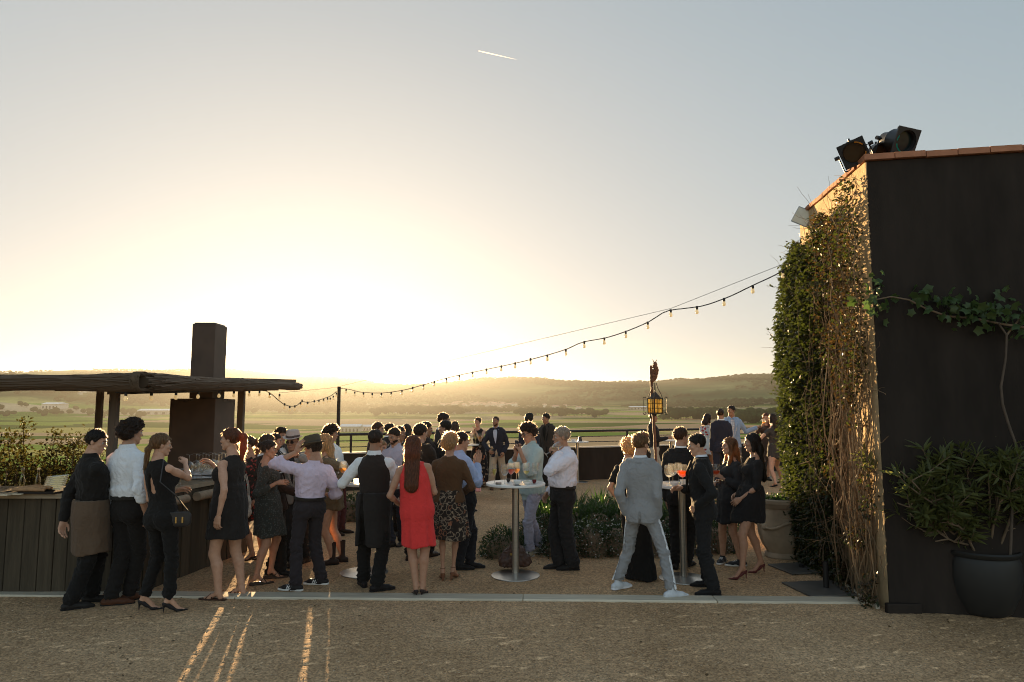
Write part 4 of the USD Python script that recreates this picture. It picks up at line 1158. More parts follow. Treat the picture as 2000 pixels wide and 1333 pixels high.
def folds(m, amp, fr, seed, where=None):
    v = np.array(m.vertices); n = vnormals(m)
    w = v + .05 * np.stack([meshkit.noise(v * 9 + k * 7.3, seed + k) - .5 for k in range(3)], 1)
    sk = w + np.stack([0 * w[:, 0], 0 * w[:, 0], .55 * w[:, 0] * np.sign(w[:, 0] + .02) + .3 * w[:, 1]], 1)
    d = meshkit.fbm(w * fr + seed * 1.7, 2, seed) - .5
    r1 = 1 - np.abs(meshkit.noise(sk * np.array(fr) * 1.5 + seed * 2.3, seed + 3) - .5) * 2
    r2 = 1 - np.abs(meshkit.noise(sk * np.array(fr) * 2.9 + seed * 4.1, seed + 5) - .5) * 2
    a = amp * (.8 * d + .85 * (r1 ** 3 - .3) + .35 * (r2 ** 3 - .3))
    if where is not None:
        a = a * where(v)
    return trimesh.Trimesh(v + n * a[:, None], m.faces, process=False)

PEOPLE = []
def person(name_label, S):
    q = solve(S); H = q.H; far = q.o[1] > 12.0
    hv = .019 if far else .0125; hh = .0085 if far else .0055
    seed = len(PEOPLE) + 1
    t = thing('person', name_label, 'person', q.o, -math.degrees(q.face), S.get('group'))
    W = S['wear']; sk = skin_look('skin_' + S.get('skin', 'mid'), SKIN[S.get('skin', 'mid')])
    def gm(name, m, lk, smooth=True, parent=t, label=None):
        return obj(name, m, lk, parent, smooth, label)
    allp = [q.P, *q.hip, *q.knee, *q.ank, *q.sh, *q.el, *q.wr, q.hc, q.tp(0, 0, .86)]
    topk = W.get('top') or W.get('dress')
    sleeve = (topk or {}).get('sleeve', 0.0)          # 0 none .. 1 elbow .. 2 wrist
    if 'over' in W:
        sleeve = max(sleeve, W['over'].get('sleeve', 1.93))
    legcov = W['bottom'].get('lo', 1.95) if 'bottom' in W else 0.0
    # ---- body, one surface (thinner where cloth covers it)
    lo, hi = bounds(allp, .14)
    lo[2] = -.01
    f = Field(lo, hi, hv)
    f.fn(torso_fn(q, -.012, .455, .852, S.get('fat', 1.0), S.get('deep', 1.0)), k=.02)
    add_bust(f, q, -.012, .03)
    f.cap(q.tp(0, -.010, .82), q.hc + np.array([0, 0, -.06]) * q.hs, .034 * H * (.86 if q.fem else 1), .032 * H * (.86 if q.fem else 1), .05)
    bare = S.get('bare', 0.0)
    for i in (0, 1):
        cov = sleeve > 0
        if sleeve >= 1.2:
            add_arm(f, q, i, -.010, 1.0); f.cap(q.el[i], q.wr[i], .0235 * H * (.86 if q.fem else 1) - (.010 if sleeve > 1.6 else .002), .0160 * H * (.86 if q.fem else 1) - (.003 if sleeve > 1.6 else 0), .02)
        else:
            add_arm(f, q, i, -.002 if not cov else -.004, 2.0)
        f.cap(q.tp((-1, 1)[i] * .018, -.010, .824), q.sh[i], .016 * H, .021 * H * (.86 if q.fem else 1), .04)
        if legcov > 1.5:
            add_leg(f, q, i, -.014, sl=W['bottom'].get('slim', 1.0) * .97)
        else:
            add_leg(f, q, i, -.003)
        if S.get('shoe', ('shoe',))[0] in ('sandal', 'heels', 'barefoot', 'pump'):
            hl = S.get('heel', 0.0); a = q.ank[i]; d = q.toe[i]; sc = H / 1.72
            ball = a + d * .095 * sc; ball[2] = .022 * sc; toe = a + d * .150 * sc; toe[2] = .016 * sc
            heel_ = a - d * .025 * sc; heel_[2] = .028 * sc + hl * .85
            f.cap(a, heel_, .026 * sc, .027 * sc, .02); f.cap(a - d * .005, ball, .027 * sc, .026 * sc, .02, sq=(np.array([0, 0, 1.0]), .85)); f.cap(ball, toe, .027 * sc, .018 * sc, .02, sq=(np.array([0, 0, 1.0]), .6))
    body = f.mesh(2)
    key = (q.fem, hh)
    if key not in HEADS:
        HEADS[key] = head_mesh(q.fem, hh)
    hm = HEADS[key]
    parts = [body, trimesh.Trimesh(q.head(hm.vertices), hm.faces, process=False)]
    hs_ = H / 1.75 * (.93 if q.fem else 1.02)
    for i, s in enumerate((-1, 1)):
        if S.get('arms', ('down', 'down'))[i] == 'pocket':
            continue
        c = round(q.curl[i], 2); kk = (c, far)
        if kk not in HANDS:
            HANDS[kk] = hand_mesh(c, .05, .0062 if far else .0045)
        m = HANDS[kk]; v = m.vertices * hs_
        y, z = q.hd[i], -q.hn[i]; x = np.cross(y, z)
        fc = m.faces
        if s < 0:
            v = v * [-1, 1, 1]; fc = fc[:, ::-1]
        parts.append(trimesh.Trimesh(v @ np.stack([x, y, z]) + q.wr[i], fc, process=False))
    gm('body', cat(parts), sk)
    # ---- face
    if S.get('face_on', True):
        for s in (-1, 1):
            e = trimesh.creation.icosphere(2, .0122 * q.hs); e.apply_translation(q.head([[s * .031, .0768, .001]])[0])
            ep = gm('eye', e, look('eye_white', (0.36, 0.33, 0.30), 0.25, var=0.02))
            e = trimesh.creation.icosphere(1, .0072 * q.hs); e.apply_translation(q.head([[s * .031, .0832, .001]])[0])
            gm('iris', e, look('iris', (0.03, 0.018, 0.012), 0.15), True, ep)
            b = np.array([[s * .014, .0955, .021], [s * .030, .0935, .026], [s * .046, .080, .021]])
            gm('eyebrow', tube(q.head(b), np.array([.0045, .0048, .003]) * q.hs, 5), hair_look(S['hair'][1] if S['hair'][1] not in ('grey', 'gold', 'blond') else 'dirty'))
        l = trimesh.creation.icosphere(2); l = trimesh.Trimesh(q.head(l.vertices * [.021, .008, .0075] + [0, .0935, -.062]), l.faces, process=False)
        gm('lips', l, look('lips', (0.34, 0.13, 0.11), 0.4))
    # ---- hair
    st, hc_ = S['hair'][:2]
    hm = hair_mesh(st, hh * 1.05, q.fem, seed, S.get('hairout', .142))
    hv_ = np.array(hm.vertices)
    if st in ('long', 'verylong', 'wavylong'):         # the hanging part stays upright and rests on the back
        loc_ = q.head(hv_); hang = np.clip((-.05 - hv_[:, 2]) / .08, 0, 1)[:, None]
        up = np.stack([q.HM[:, 0], unit(np.cross([0, 0, 1.0], q.HM[:, 0])), [0, 0, 1.0]], 1)
        alt = (hv_ * q.hs) @ up.T + q.hc
        hw = loc_ * (1 - hang) + alt * hang
    else:
        hw = q.head(hv_)
    if st != 'scarf':
        ho = gm('hair', trimesh.Trimesh(hw, hm.faces, process=False), hair_look(hc_))
        rs_ = np.random.default_rng(seed)
        nf = {'curly': 700, 'afro': 900, 'curlyshort': 420, 'shaggy': 420}.get(st, 480) // (2 if far else 1)
        if st in ('fade', 'thin'):
            nf = 0
        if nf:                                          # loose strands that catch the light
            vn = vnormals(trimesh.Trimesh(hw, hm.faces, process=False))
            pick = rs_.integers(0, len(hw), nf)
            L = rs_.uniform(.010, .026, nf)[:, None] * {'curly': 1.3, 'afro': 1.4, 'curlyshort': 1.2, 'short': .7, 'quiff': .8, 'bob': .8}.get(st, 1.0)
            p0 = hw[pick]; side_ = rs_.normal(size=(nf, 3)) * .35
            dn = np.array([0, 0, -1.0 if st not in ('curly', 'afro', 'curlyshort', 'short', 'quiff') else .1])
            p1 = p0 + (vn[pick] * .55 + side_ * .6 + dn * .35) * L * .5; p2 = p0 + (vn[pick] * .60 + side_ + dn * .9) * L
            cv = UsdGeom.BasisCurves.Define(stage, str(ho.GetPath()) + '/strands')
            cv.CreateTypeAttr('linear'); cv.CreateCurveVertexCountsAttr(Vt.IntArray([3] * nf))
            cv.CreatePointsAttr(Vt.Vec3fArray.FromNumpy(np.stack([p0 - vn[pick] * .003, p1, p2], 1).reshape(-1, 3).astype(np.float32)))
            cv.CreateWidthsAttr(Vt.FloatArray([.0014 if far else .0010])); cv.SetWidthsInterpolation('constant')
            UsdShade.MaterialBindingAPI.Apply(cv.GetPrim()).Bind(strand_look(hc_))
            tag(cv, kind='stuff')
    if 'beard' in S:
        f = Field((-.09, -.03, -.15), (.09, .13, .0), hh)
        f.ell((0, .026, -.037), (.0605, .0628, .0832), 0); f.cap((0, .066, -.10), (0, .05, -.09), .022, .022, .02)
        for s in (-1, 1):
            f.cap((s * .046, .012, -.060), (s * .020, .058, -.100), .0225, .0175, .02)
        f.ell((0, .088, -.062), (.016, .03, .008), .006, sub=True)
        f.cut(lambda p: p[..., 2] - np.interp(p[..., 1], [0, .03, .06, .1], [.0, -.03, -.045, -.042])); f.cut(lambda p: -.004 - p[..., 1])
        m = f.mesh(1); gm('beard', trimesh.Trimesh(q.head(m.vertices), m.faces, process=False), hair_look(S['beard']))
    # ---- garments
    def skirt_fn(z0, len_z, w0, d0, w1, d1, nf, seed_, amp=.10):
        """a skirt hanging from height z0 of the torso down to the height len_z above the ground"""
        a = q.tp(0, -.004, z0); kn = (q.knee[0] + q.knee[1]) / 2 * .75 + (q.ank[0] + q.ank[1]) / 2 * .25
        b = np.array([kn[0], kn[1], len_z]) if z0 > .5 else a
        ax_ = b - a; L = np.linalg.norm(ax_)
        def fnn(p):
            tt = np.clip((a[2] - p[..., 2]) / max(a[2] - b[2], .01), -.1, 1.05)
            c = a + np.clip(tt, 0, 1)[..., None] * ax_
            x, y = p[..., 0] - c[..., 0], p[..., 1] - c[..., 1]
            th = np.arctan2(y, x)
            s_ = np.clip(tt, 0, 1)
            hipb = np.exp(-((tt - .3) / .25) ** 2) * .012
            w = w0 + (w1 - w0) * s_ ** .8 + hipb; d = d0 + (d1 - d0) * s_ ** .8 + hipb
            rip = 1 + amp * s_ * (np.sin(nf * th + seed_) * .6 + np.sin((nf * 1.7) * th + 2 * seed_ + tt) * .4)
            l = np.sqrt((x / (w * rip)) ** 2 + (y / (d * rip)) ** 2)
            return np.maximum((l - 1) * np.minimum(w, d) * .85, np.maximum(p[..., 2] - a[2], b[2] + .012 * np.sin(3 * th + seed_) - p[..., 2]))
        return fnn, b
    def neck_cut(f, drop, wide, back=.0):
        c = q.tp(0, .030, .845 - drop * .5)
        f.ell(q.tp(0, .028, .858), np.array([wide, wide * .9 + .01, drop]) * H, .012, M=np.stack([q.Tx, q.Ty, q.e], 1), sub=True)
    def collar(col, r=.041, h_=.018, dz=0.0):
        g = np.linspace(0, 2 * np.pi, 25)[:-1]; base = []
        for z_, rr, dr in ((.835, r * 1.02, 0), (.862, r * .92, .006), (.868, r * .96, .006), (.838, r * 1.22, 0)):
            base.append([q.tp(rr * math.sin(a_), rr * 1.0 * math.cos(a_) - .008, z_ + dz - .016 * max(0, math.cos(a_)) ** 3) for a_ in g])
        v = np.array(base).reshape(-1, 3); f_ = []
        for i_ in range(3):
            for j_ in range(24):
                k_ = (j_ + 1) % 24
                if j_ in (0, 23) and i_ > 0:
                    continue
                f_ += [(i_ * 24 + j_, i_ * 24 + k_, (i_ + 1) * 24 + k_), (i_ * 24 + j_, (i_ + 1) * 24 + k_, (i_ + 1) * 24 + j_)]
        m = trimesh.Trimesh(v, f_, process=False)
        m = cat([m, trimesh.Trimesh(v, np.array(f_)[:, ::-1], process=False)]) if False else m
        gm('collar', m, col)
    fat, deep = S.get('fat', 1.0), S.get('deep', 1.0)
    if 'bottom' in W:
        B = W['bottom']; lk = cloth(*B['look'])
        if B.get('type', 'trousers') == 'trousers':
            lo, hi = bounds([q.P, *q.hip, *q.knee, *q.ank], .16); hi[2] = q.P[2] + .14 * H
            lo[2] = q.ank[0][2] - .08
            f = Field(lo, hi, hv)
            f.fn(torso_fn(q, .006, .455, B.get('rise', .585), fat, deep), k=.02)
            hem = B.get('hem', .036) * H
            for i in (0, 1):
                add_leg(f, q, i, .003, 0, B.get('lo', 1.93), .03, hem, B.get('slim', 1.0))
            m = f.mesh(2)
            am = .016 if not far else .011
            def wh(v):
                kz = (q.knee[0][2] + q.knee[1][2]) / 2
                return .55 + .9 * np.exp(-((v[:, 2] - kz) / .10) ** 2) + 1.0 * np.exp(-((v[:, 2] - q.ank[0][2] - .04) / .08) ** 2) + .4 * np.exp(-((v[:, 2] - q.P[2] + .06) / .07) ** 2)
            tro = gm('trousers', folds(m, am, (11, 11, 17), seed, wh), lk)
            if 'stripe' in B:
                for i, s in enumerate((-1, 1)):
                    pts, ks = [], [(q.hip[i], .056 * H), (q.hip[i] * .5 + q.knee[i] * .5, .050 * H), (q.knee[i], max(.0325 * H, hem) + .010), (q.knee[i] * .5 + q.ank[i] * .5, max(.033 * H, hem) + .010), (q.ank[i] + [0, 0, .02], hem + .010)]
                    lat = unit(q.Tx * s)
                    ks = [(c, rr * B.get('slim', 1.0) + .004) for c, rr in ks]
                    rows = [[c + lat * rr + q.Ty * w_ for w_ in (-.019, .019)] + [c + lat * (rr - .014) + q.Ty * w_ for w_ in (-.019, .019)] for c, rr in ks]
                    v = np.array(rows).reshape(-1, 3); f_ = []
                    for k_ in range(4):
                        a_, b_ = k_ * 4, k_ * 4 + 4
                        f_ += [(a_, a_ + 1, b_ + 1), (a_, b_ + 1, b_), (a_ + 1, a_ + 3, b_ + 3), (a_ + 1, b_ + 3, b_ + 1), (a_, b_, b_ + 2), (a_, b_ + 2, a_ + 2)]
                    obj('side_stripe', trimesh.Trimesh(v, f_), cloth(B['stripe']), tro)
        else:
            fn_, b = skirt_fn(.60, B['hemz'] * H, .088 * H, .066 * H, B.get('w1', .13) * H, B.get('d1', .11) * H, B.get('nf', 9), seed, B.get('amp', .08))
            lo, hi = bounds([q.tp(0, 0, .61), b], .32); lo[2] = b[2] - .04; hi[2] = q.tp(0, 0, .63)[2]
            f = Field(lo, hi, hv); f.fn(fn_); gm('skirt', folds(f.mesh(2), .008, (13, 13, 4), seed), lk)
    if 'dress' in W:
        D = W['dress']; lk = cloth(*D['look'])
        lo, hi = bounds([q.P, *q.sh, *(q.el if D.get('sleeve', 0) > 0 else []), *(q.wr if D.get('sleeve', 0) > 1 else [])], .20)
        fn_, b = skirt_fn(D.get('waist', .62), D['hemz'] * H, D.get('w0', .080) * H, D.get('d0', .062) * H, D.get('w1', .15) * D.get('wk', .82) * H, D.get('d1', .13) * D.get('wk', .85) * H, D.get('nf', 10), seed, D.get('amp', .10))
        lo = np.minimum(lo, b - .30); hi = np.maximum(hi, b + .30); lo[2] = b[2] - .04; hi[2] = q.tp(0, 0, .87)[2] + .02
        f = Field(lo, hi, hv)
        f.fn(torso_fn(q, D.get('loose', .008), .455, .838, fat * .98, deep), k=.02)
        add_bust(f, q, .008, .03)
        f.fn(fn_, k=.05)
        if D.get('sleeve', 0) > 0:
            for i in (0, 1):
                add_arm(f, q, i, D.get('sl_off', .010), D['sleeve'], k=.03)
        else:
            for i, s in enumerate((-1, 1)):
                f.cap(q.tp(s * .056, -.004, .806), q.tp(s * .064, -.004, .785), .020 * H, .021 * H, .02)
        neck_cut(f, D.get('drop', .045), D.get('nw', .055))
        if D.get('keyhole'):
            f.cap(q.tp(0, -.075, .665), q.tp(0, -.08, .755), .040, .014, .01, sub=True)
        if D.get('lowback'):
            f.ell(q.tp(0, -.075, .83), np.array([.055, .05, .085]) * H, .012, sub=True)
        m = f.mesh(2)
        gm('dress', folds(m, D.get('fold', .011), (10, 10, 5), seed), lk)
    if 'top' in W:
        U = dict(W['top']); lk = cloth(*U['look'])
        if 'over' in W and W['over'].get('sleeve', 1.93) > .5:
            U.update(sleeve=.45, loose=.006, fold=.003, sl_off=-.002)
            U.pop('roll', None)
        elif 'over' in W:
            U.update(loose=-.001, fold=.005)
        tuck = U.get('tuck', True)
        zl = U.get('zl', .575 if tuck else .50)
        lo, hi = bounds([q.tp(0, 0, zl), *q.sh, *q.el, *(q.wr if U.get('sleeve', 0) > 1 else [])], .19); hi[2] = max(q.tp(0, 0, .87)[2], max(q.el[0][2], q.el[1][2], q.wr[0][2] if U.get('sleeve', 0) > 1 else 0, q.wr[1][2] if U.get('sleeve', 0) > 1 else 0) + .08)
        lo[2] = min(lo[2] + .16, q.tp(0, 0, zl)[2] - .05, *(e[2] - .08 for e in (q.el if U.get('sleeve', 0) > 0 else [])), *(e[2] - .05 for e in (q.wr if U.get('sleeve', 0) > 1 else [])))
        f = Field(lo, hi, hv)
        ls = U.get('loose', .014)
        f.fn(torso_fn(q, ls, zl, .842, fat, deep), k=.02)
        if ls > .02 and tuck:                          # the blouse of a tucked-in shirt
            c = q.tp(0, 0, zl + .035); f.ell(c, np.array([.098, .074, .045]) * H * fat + .010, .04)
        add_bust(f, q, .012, .03)
        for i in (0, 1):
            f.cap(q.tp((-1, 1)[i] * .020, -.010, .823), q.sh[i], .021 * H, .025 * H * (.88 if q.fem else 1) + ls * .35, .04)
            if U.get('sleeve', 0) > 0:
                so = U.get('sl_off', .012)
                add_arm(f, q, i, so, U['sleeve'], k=.035, fl=1.15)
                if 'roll' in U:
                    a_ = q.el[i] + (q.wr[i] - q.el[i]) * (U['sleeve'] - 1) if U['sleeve'] > 1 else q.sh[i] + (q.el[i] - q.sh[i]) * U['sleeve']
                    dd = unit(q.wr[i] - q.el[i]) if U['sleeve'] > 1 else unit(q.el[i] - q.sh[i])
                    f.cap(a_ - dd * .035, a_, .0245 * H + so + .004, .024 * H + so + .003, .008)
        neck_cut(f, U.get('drop', .022), U.get('nw', .036))
        if U.get('keyhole'):
            f.cap(q.tp(-.006, -.056, .665), q.tp(-.002, -.062, .765), .040, .012, .006, sub=True)
        m = f.mesh(2)
        def wh(v):
            a = .6 + 0 * v[:, 0]
            for i in (0, 1):
                a += 1.0 * np.exp(-((np.linalg.norm(v - q.el[i], axis=1)) / .09) ** 2)
            return (a + .7 * np.exp(-((v[:, 2] - q.tp(0, 0, zl + .05)[2]) / .05) ** 2)) * np.clip(np.abs(v[:, 2] - q.tp(0, 0, zl)[2]) / .05, 0, 1) if tuck else a
        gm(U.get('name', 'shirt'), folds(m, U.get('fold', .017), (13, 13, 8), seed, wh), lk)
        if U.get('collar', True):
            collar(cloth(*U.get('collar_look', U['look'])))
        if tuck and 'belt' in U:
            g = np.linspace(0, 2 * np.pi, 33)
            pr = TORSO_F if q.fem else TORSO_M
            ww, dd = np.interp(.582, pr['z'], pr['w']) * H * fat + .020, np.interp(.582, pr['z'], pr['d']) * H * fat * deep + .020
            rows = [[q.P + q.Tx * ww * o_ * math.cos(a_) * abs(math.cos(a_)) ** -.12 + q.Ty * (dd * o_ * math.sin(a_) - .004 * H) + q.e * ((z_ - .5) * H * q.TS) for a_ in g] for z_, o_ in ((.568, .98), (.568, 1.03), (.590, 1.03), (.590, .98))]
            v = np.array(rows).reshape(-1, 3); f_ = []
            for i_ in range(3):
                for j_ in range(32):
                    f_ += [(i_ * 33 + j_, i_ * 33 + j_ + 1, (i_ + 1) * 33 + j_ + 1), (i_ * 33 + j_, (i_ + 1) * 33 + j_ + 1, (i_ + 1) * 33 + j_)]
            gm('belt', trimesh.Trimesh(v, f_, process=False), cloth(U['belt'], rough=.4))
    if 'apron' in W:
        B = W['apron']; lk = cloth(*B['look'])
        fn_, b = skirt_fn(.60, B['hemz'] * H, .105 * H * fat, .088 * H * fat, B.get('w1', .125) * H, B.get('d1', .115) * H, 5, seed, .05)
        lo, hi = bounds([q.tp(0, 0, .61), b], .32); lo[2] = b[2] - .04; hi[2] = q.tp(0, 0, .63)[2]
        f = Field(lo, hi, hv); f.fn(fn_)
        f.fn(lambda p: np.maximum(np.abs((p - q.P) @ q.Tx + .055 * H * B.get('slit', 1)) - .012 - np.maximum(q.P[2] + .1 * H - p[..., 2], 0) * .08, (p - q.P) @ q.Ty + .01), sub=True)
        gm('apron', folds(f.mesh(2), .008, (12, 12, 4), seed), lk)
    if 'over' in W:
        U = W['over']; lk = cloth(*U['look'])
        zl = U.get('zl', .445); sleeve_ = U.get('sleeve', 1.93)
        lo, hi = bounds([q.tp(0, 0, zl), *q.sh, *q.el, *(q.wr if sleeve_ > 1 else [])], .20); hi[2] = max(q.tp(0, 0, .87)[2], *(e[2] + .08 for e in q.el), *(e[2] + .05 for e in q.wr))
        lo[2] = min(q.tp(0, 0, zl)[2] - .06, *(e[2] - .08 for e in q.el), *(e[2] - .05 for e in (q.wr if sleeve_ > 1 else q.el)))
        f = Field(lo, hi, hv)
        base = TORSO_F if q.fem else TORSO_M
        pr = dict(z=[.40] + base['z'], w=[base['w'][2] * 1.06] + [max(w_, base['w'][2] * 1.02) if z_ < .53 else max(w_, base['w'][4] * 1.04) for z_, w_ in zip(base['z'], base['w'])], d=[base['d'][2] * 1.08] + [max(w_, base['d'][2] * 1.02) if z_ < .53 else w_ for z_, w_ in zip(base['z'], base['d'])])
        if not U.get('flare', True):
            pr = None
        pr2 = pr
        if pr2:
            pr2 = dict(z=pr['z'], w=[w_ if z_ < .83 else w_ for z_, w_ in zip(pr['z'], pr['w'])], d=pr['d'])
        f.fn(torso_fn(q, U.get('loose', .016), zl, .846, fat, deep, pr2), k=.02)
        add_bust(f, q, .022, .03)
        for i in (0, 1):
            s = (-1, 1)[i]
            f.cap(q.tp(s * .020, -.010, .822), q.sh[i], .025 * H, (.026 * H * (.9 if q.fem else 1) + .011) if sleeve_ > 0 else .020 * H, .035)
            if sleeve_ > 0:
                add_arm(f, q, i, U.get('sl_off', .011), sleeve_, k=.03, fl=1.35)
        # open front: a V down to the button, then a narrow gap below it
        vb = U.get('vbot', .63)
        if U.get('open', True):
            def vee(p):
                d = p - q.P
                x, y, z = d @ q.Tx, d @ q.Ty, (d @ q.e) / (H * q.TS) + .50
                wd = np.where(z > vb, (z - vb) * U.get('vw', .25), np.maximum(vb - .06 - z, 0) * U.get('gap', .22)) * H
                wd = np.minimum(wd, .050 * H)
                return np.maximum(np.abs(x) - wd, -y + .012 * H) * .8
            f.fn(vee, k=.006, sub=True)
        neck_cut(f, .020, .042)
        if U.get('vent'):
            def vent(p):
                d = p - q.P
                x, y, z = d @ q.Tx, d @ q.Ty, (d @ q.e) / (H * q.TS) + .50
                return np.maximum(np.maximum(np.abs(x - .004) - .006 - np.maximum(.52 - z, 0) * .10 * H, y + .02 * H), (z - .525) * H)
            f.fn(vent, sub=True)
        m = f.mesh(2)
        def wh2(v):
            a = .45 + 0 * v[:, 0]
            for i in (0, 1):
                a += 1.0 * np.exp(-((np.linalg.norm(v - q.el[i], axis=1)) / .08) ** 2) + .6 * np.exp(-((np.linalg.norm(v - q.sh[i] + [0, 0, .09], axis=1)) / .09) ** 2)
            return a
        jk = gm(U.get('name', 'jacket'), folds(m, U.get('fold', .013), (10, 10, 7), seed, wh2), lk)
        if U.get('lapel', True) and U.get('open', True):
            for s in (-1, 1):
                tops = [(.030, .040, .835), (.060, .052, .80), (.060, .075, .755), (.030, .083, .68), (.006, .083, vb)]
                ins = [(.020, .052, .825), (.030, .072, .78), (.024, .083, .72), (.012, .083, .67), (.003, .084, vb)]
                v = np.array([q.tp(s * a_[0], a_[1] * deep + .014, a_[2]) for a_ in tops] + [q.tp(s * a_[0], a_[1] * deep + .012, a_[2]) for a_ in ins])
                f_ = [(k_, k_ + 1, k_ + 6) for k_ in range(4)] + [(k_, k_ + 6, k_ + 5) for k_ in range(4)]
                lm = trimesh.Trimesh(np.vstack([v, v - q.Ty * .012]), f_ + [(a_ + 10, c_ + 10, b_ + 10) for a_, b_, c_ in f_] + [(k_, k_ + 10, k_ + 11) for k_ in range(4)] + [(k_, k_ + 11, k_ + 1) for k_ in range(4)])
                obj('lapel', lm, lk, jk)
        if U.get('jcollar', True):
            collar(lk, .048, dz=-.013)
    # ---- shoes
    kind, scol = S.get('shoe', ('shoe', (0.02, 0.017, 0.015)))[:2]
    for i, s in enumerate((-1, 1)):
        a, d = q.ank[i], q.toe[i]; sc = H / 1.75; up = np.array([0, 0, 1.0]); hl = S.get('heel', 0.0)
        base = a - up * a[2]
        lo, hi = bounds([base - d * .10, base + d * .24, base + up * .16], .10); lo[2] = -.012
        hs2 = .012 if far else .0075
        f = Field(lo, hi, hs2)
        ml = cloth(scol, rough=.35, sheen=0.0)
        if kind in ('shoe', 'sneaker', 'boot'):
            wd = 1.0 if kind == 'shoe' else 1.08
            f.cap(base - d * .050 * sc + up * .036 * sc, base + d * .02 * sc + up * .042 * sc, .035 * sc * wd, .038 * sc * wd, .02)
            f.cap(base + d * .02 * sc + up * .040 * sc, base + d * .125 * sc + up * .030 * sc, .040 * sc * wd, .034 * sc * wd, .03, sq=(up, .85)); f.cap(base + d * .12 * sc + up * .026 * sc, base + d * .185 * sc + up * .020 * sc, .038 * sc * wd, .024 * sc * wd, .03, sq=(up, .65))
            f.cap(a + up * (.02 if kind != 'boot' else .30 if not S.get('tall') else .36), base + up * .04, .034 * sc * (1.25 if kind == 'boot' else 1), .036 * sc, .02)
            f.cut(lambda p: .004 - p[..., 2])
            shp = gm('shoe' if kind != 'sneaker' else 'sneaker', f.mesh(1), ml)
            sole = Field(lo, hi, hs2)
            sole.cap(base - d * .052 * sc + up * .012, base + d * .18 * sc + up * .012, .036 * sc * wd, .033 * sc * wd, 0); sole.cap(base + d * .08 * sc + up * .012, base + d * .13 * sc + up * .012, .043 * sc * wd, .043 * sc * wd, .01)
            th = .026 if kind == 'sneaker' else .015
            sole.cut(lambda p: np.maximum(.001 - p[..., 2], p[..., 2] - th))
            obj('sole', sole.mesh(0), cloth(S.get('sole', (0.62, 0.6, 0.56) if kind == 'sneaker' else (0.015, 0.013, 0.012))), shp, 40)
            if kind == 'sneaker' and S.get('laces', True) and not far:
                lm = [T(box(-.022 * sc, .022 * sc, -.003, .003, -.003, .003), rz=-math.degrees(math.atan2(d[0], d[1]))) for _ in range(4)]
                for k_, m_ in enumerate(lm):
                    m_.apply_translation(base + d * (.055 + .024 * k_) * sc + up * (.078 - .0085 * k_) * sc)
                obj('laces', cat(lm), cloth((0.75, 0.74, 0.72)), shp)
            if S.get('bands'):
                bm = []
                for k_ in range(3):
                    for sd in (-1, 1):
                        pz = np.cross(d, up) * sd * .041 * sc
                        bm.append(tube([base + d * (.045 + .022 * k_) * sc + pz * 1.06 + up * .030, base + d * (.030 + .022 * k_) * sc + pz * .95 + up * .060], .0055, 5))
                obj('side_band', cat(bm), cloth((0.75, 0.74, 0.72)), shp)
        elif kind in ('pump', 'heels'):
            ball = base + d * .095 * sc + up * .016; toe = base + d * .178 * sc + up * .010
            hb = base - d * .032 * sc + up * (.020 + hl * .82)
            f.cap(hb, base + d * .03 * sc + up * (.012 + hl * .45), .030 * sc, .026 * sc, .02, sq=(up, .8)); f.cap(base + d * .03 * sc + up * (.012 + hl * .45), ball, .026 * sc, .031 * sc, .02, sq=(up, .6)); f.cap(ball, toe, .033 * sc, .013 * sc, .02, sq=(up, .62))
            if kind == 'pump':
                f.ell(base + d * .015 * sc + up * (.055 + hl * .62), np.array([.024, .045, .030]) * sc, .006, M=np.stack([np.cross(d, up), d, up], 1), sub=True)
            f.cap(hb - d * .012, base - d * .046 * sc + up * .004, .013 if hl > .045 else .017, .0055 if S.get('spike', True) else .016, .008)
            f.cut(lambda p: .001 - p[..., 2])
            sp = gm('shoe', f.mesh(1), ml)
            if kind == 'heels':
                obj('ankle_strap', tube([a + up * .012 + .030 * sc * (np.cross(d, up) * math.cos(g) + d * math.sin(g)) for g in np.linspace(0, 6.283, 13)], .005, 5), ml, sp)
        elif kind == 'sandal':
            wz = .014 + hl
            f.cap(base - d * .060 * sc + up * .006, base + d * .185 * sc + up * .006, .034 * sc, .034 * sc, 0); f.cap(base + d * .08 * sc + up * .006, base + d * .14 * sc + up * .006, .042 * sc, .042 * sc, .01)
            f.cut(lambda p: np.maximum(.0 - p[..., 2], p[..., 2] - (.013 if hl < .02 else .02 + np.clip(.10 * sc - (p - base) @ d, 0, .14) * hl * 7 * .9)))
            sp = gm('sandal', f.mesh(0), ml, 40)
            sd = np.cross(d, up)
            m_ = [tube([a + up * .008 + .031 * sc * (sd * math.cos(g) + d * math.sin(g)) for g in np.linspace(0, 6.283, 13)], .0048, 5)]
            for ss in (-1, 1):
                m_.append(tube([base + d * .05 * sc + sd * ss * .036 * sc + up * (.02 + hl * .5), base + d * .085 * sc + up * (.058 + hl * .35) * sc, base + d * .12 * sc - sd * ss * .036 * sc + up * .018], .0055, 5))
            obj('strap', cat(m_), ml, sp)
    q.t = t; q.S = S
    PEOPLE.append(q)
    return q
# ------------------------------------------------------------------ people, nearest groups first
WHITE = ((0.72, 0.71, 0.70),); BLACK = ((0.013, 0.011, 0.010),); JET = ((0.009, 0.008, 0.0075),)
NAVY = ((0.020, 0.023, 0.036),)
SUITB = ((0.016, 0.014, 0.014),)
BRN = (0.03, 0.018, 0.012)
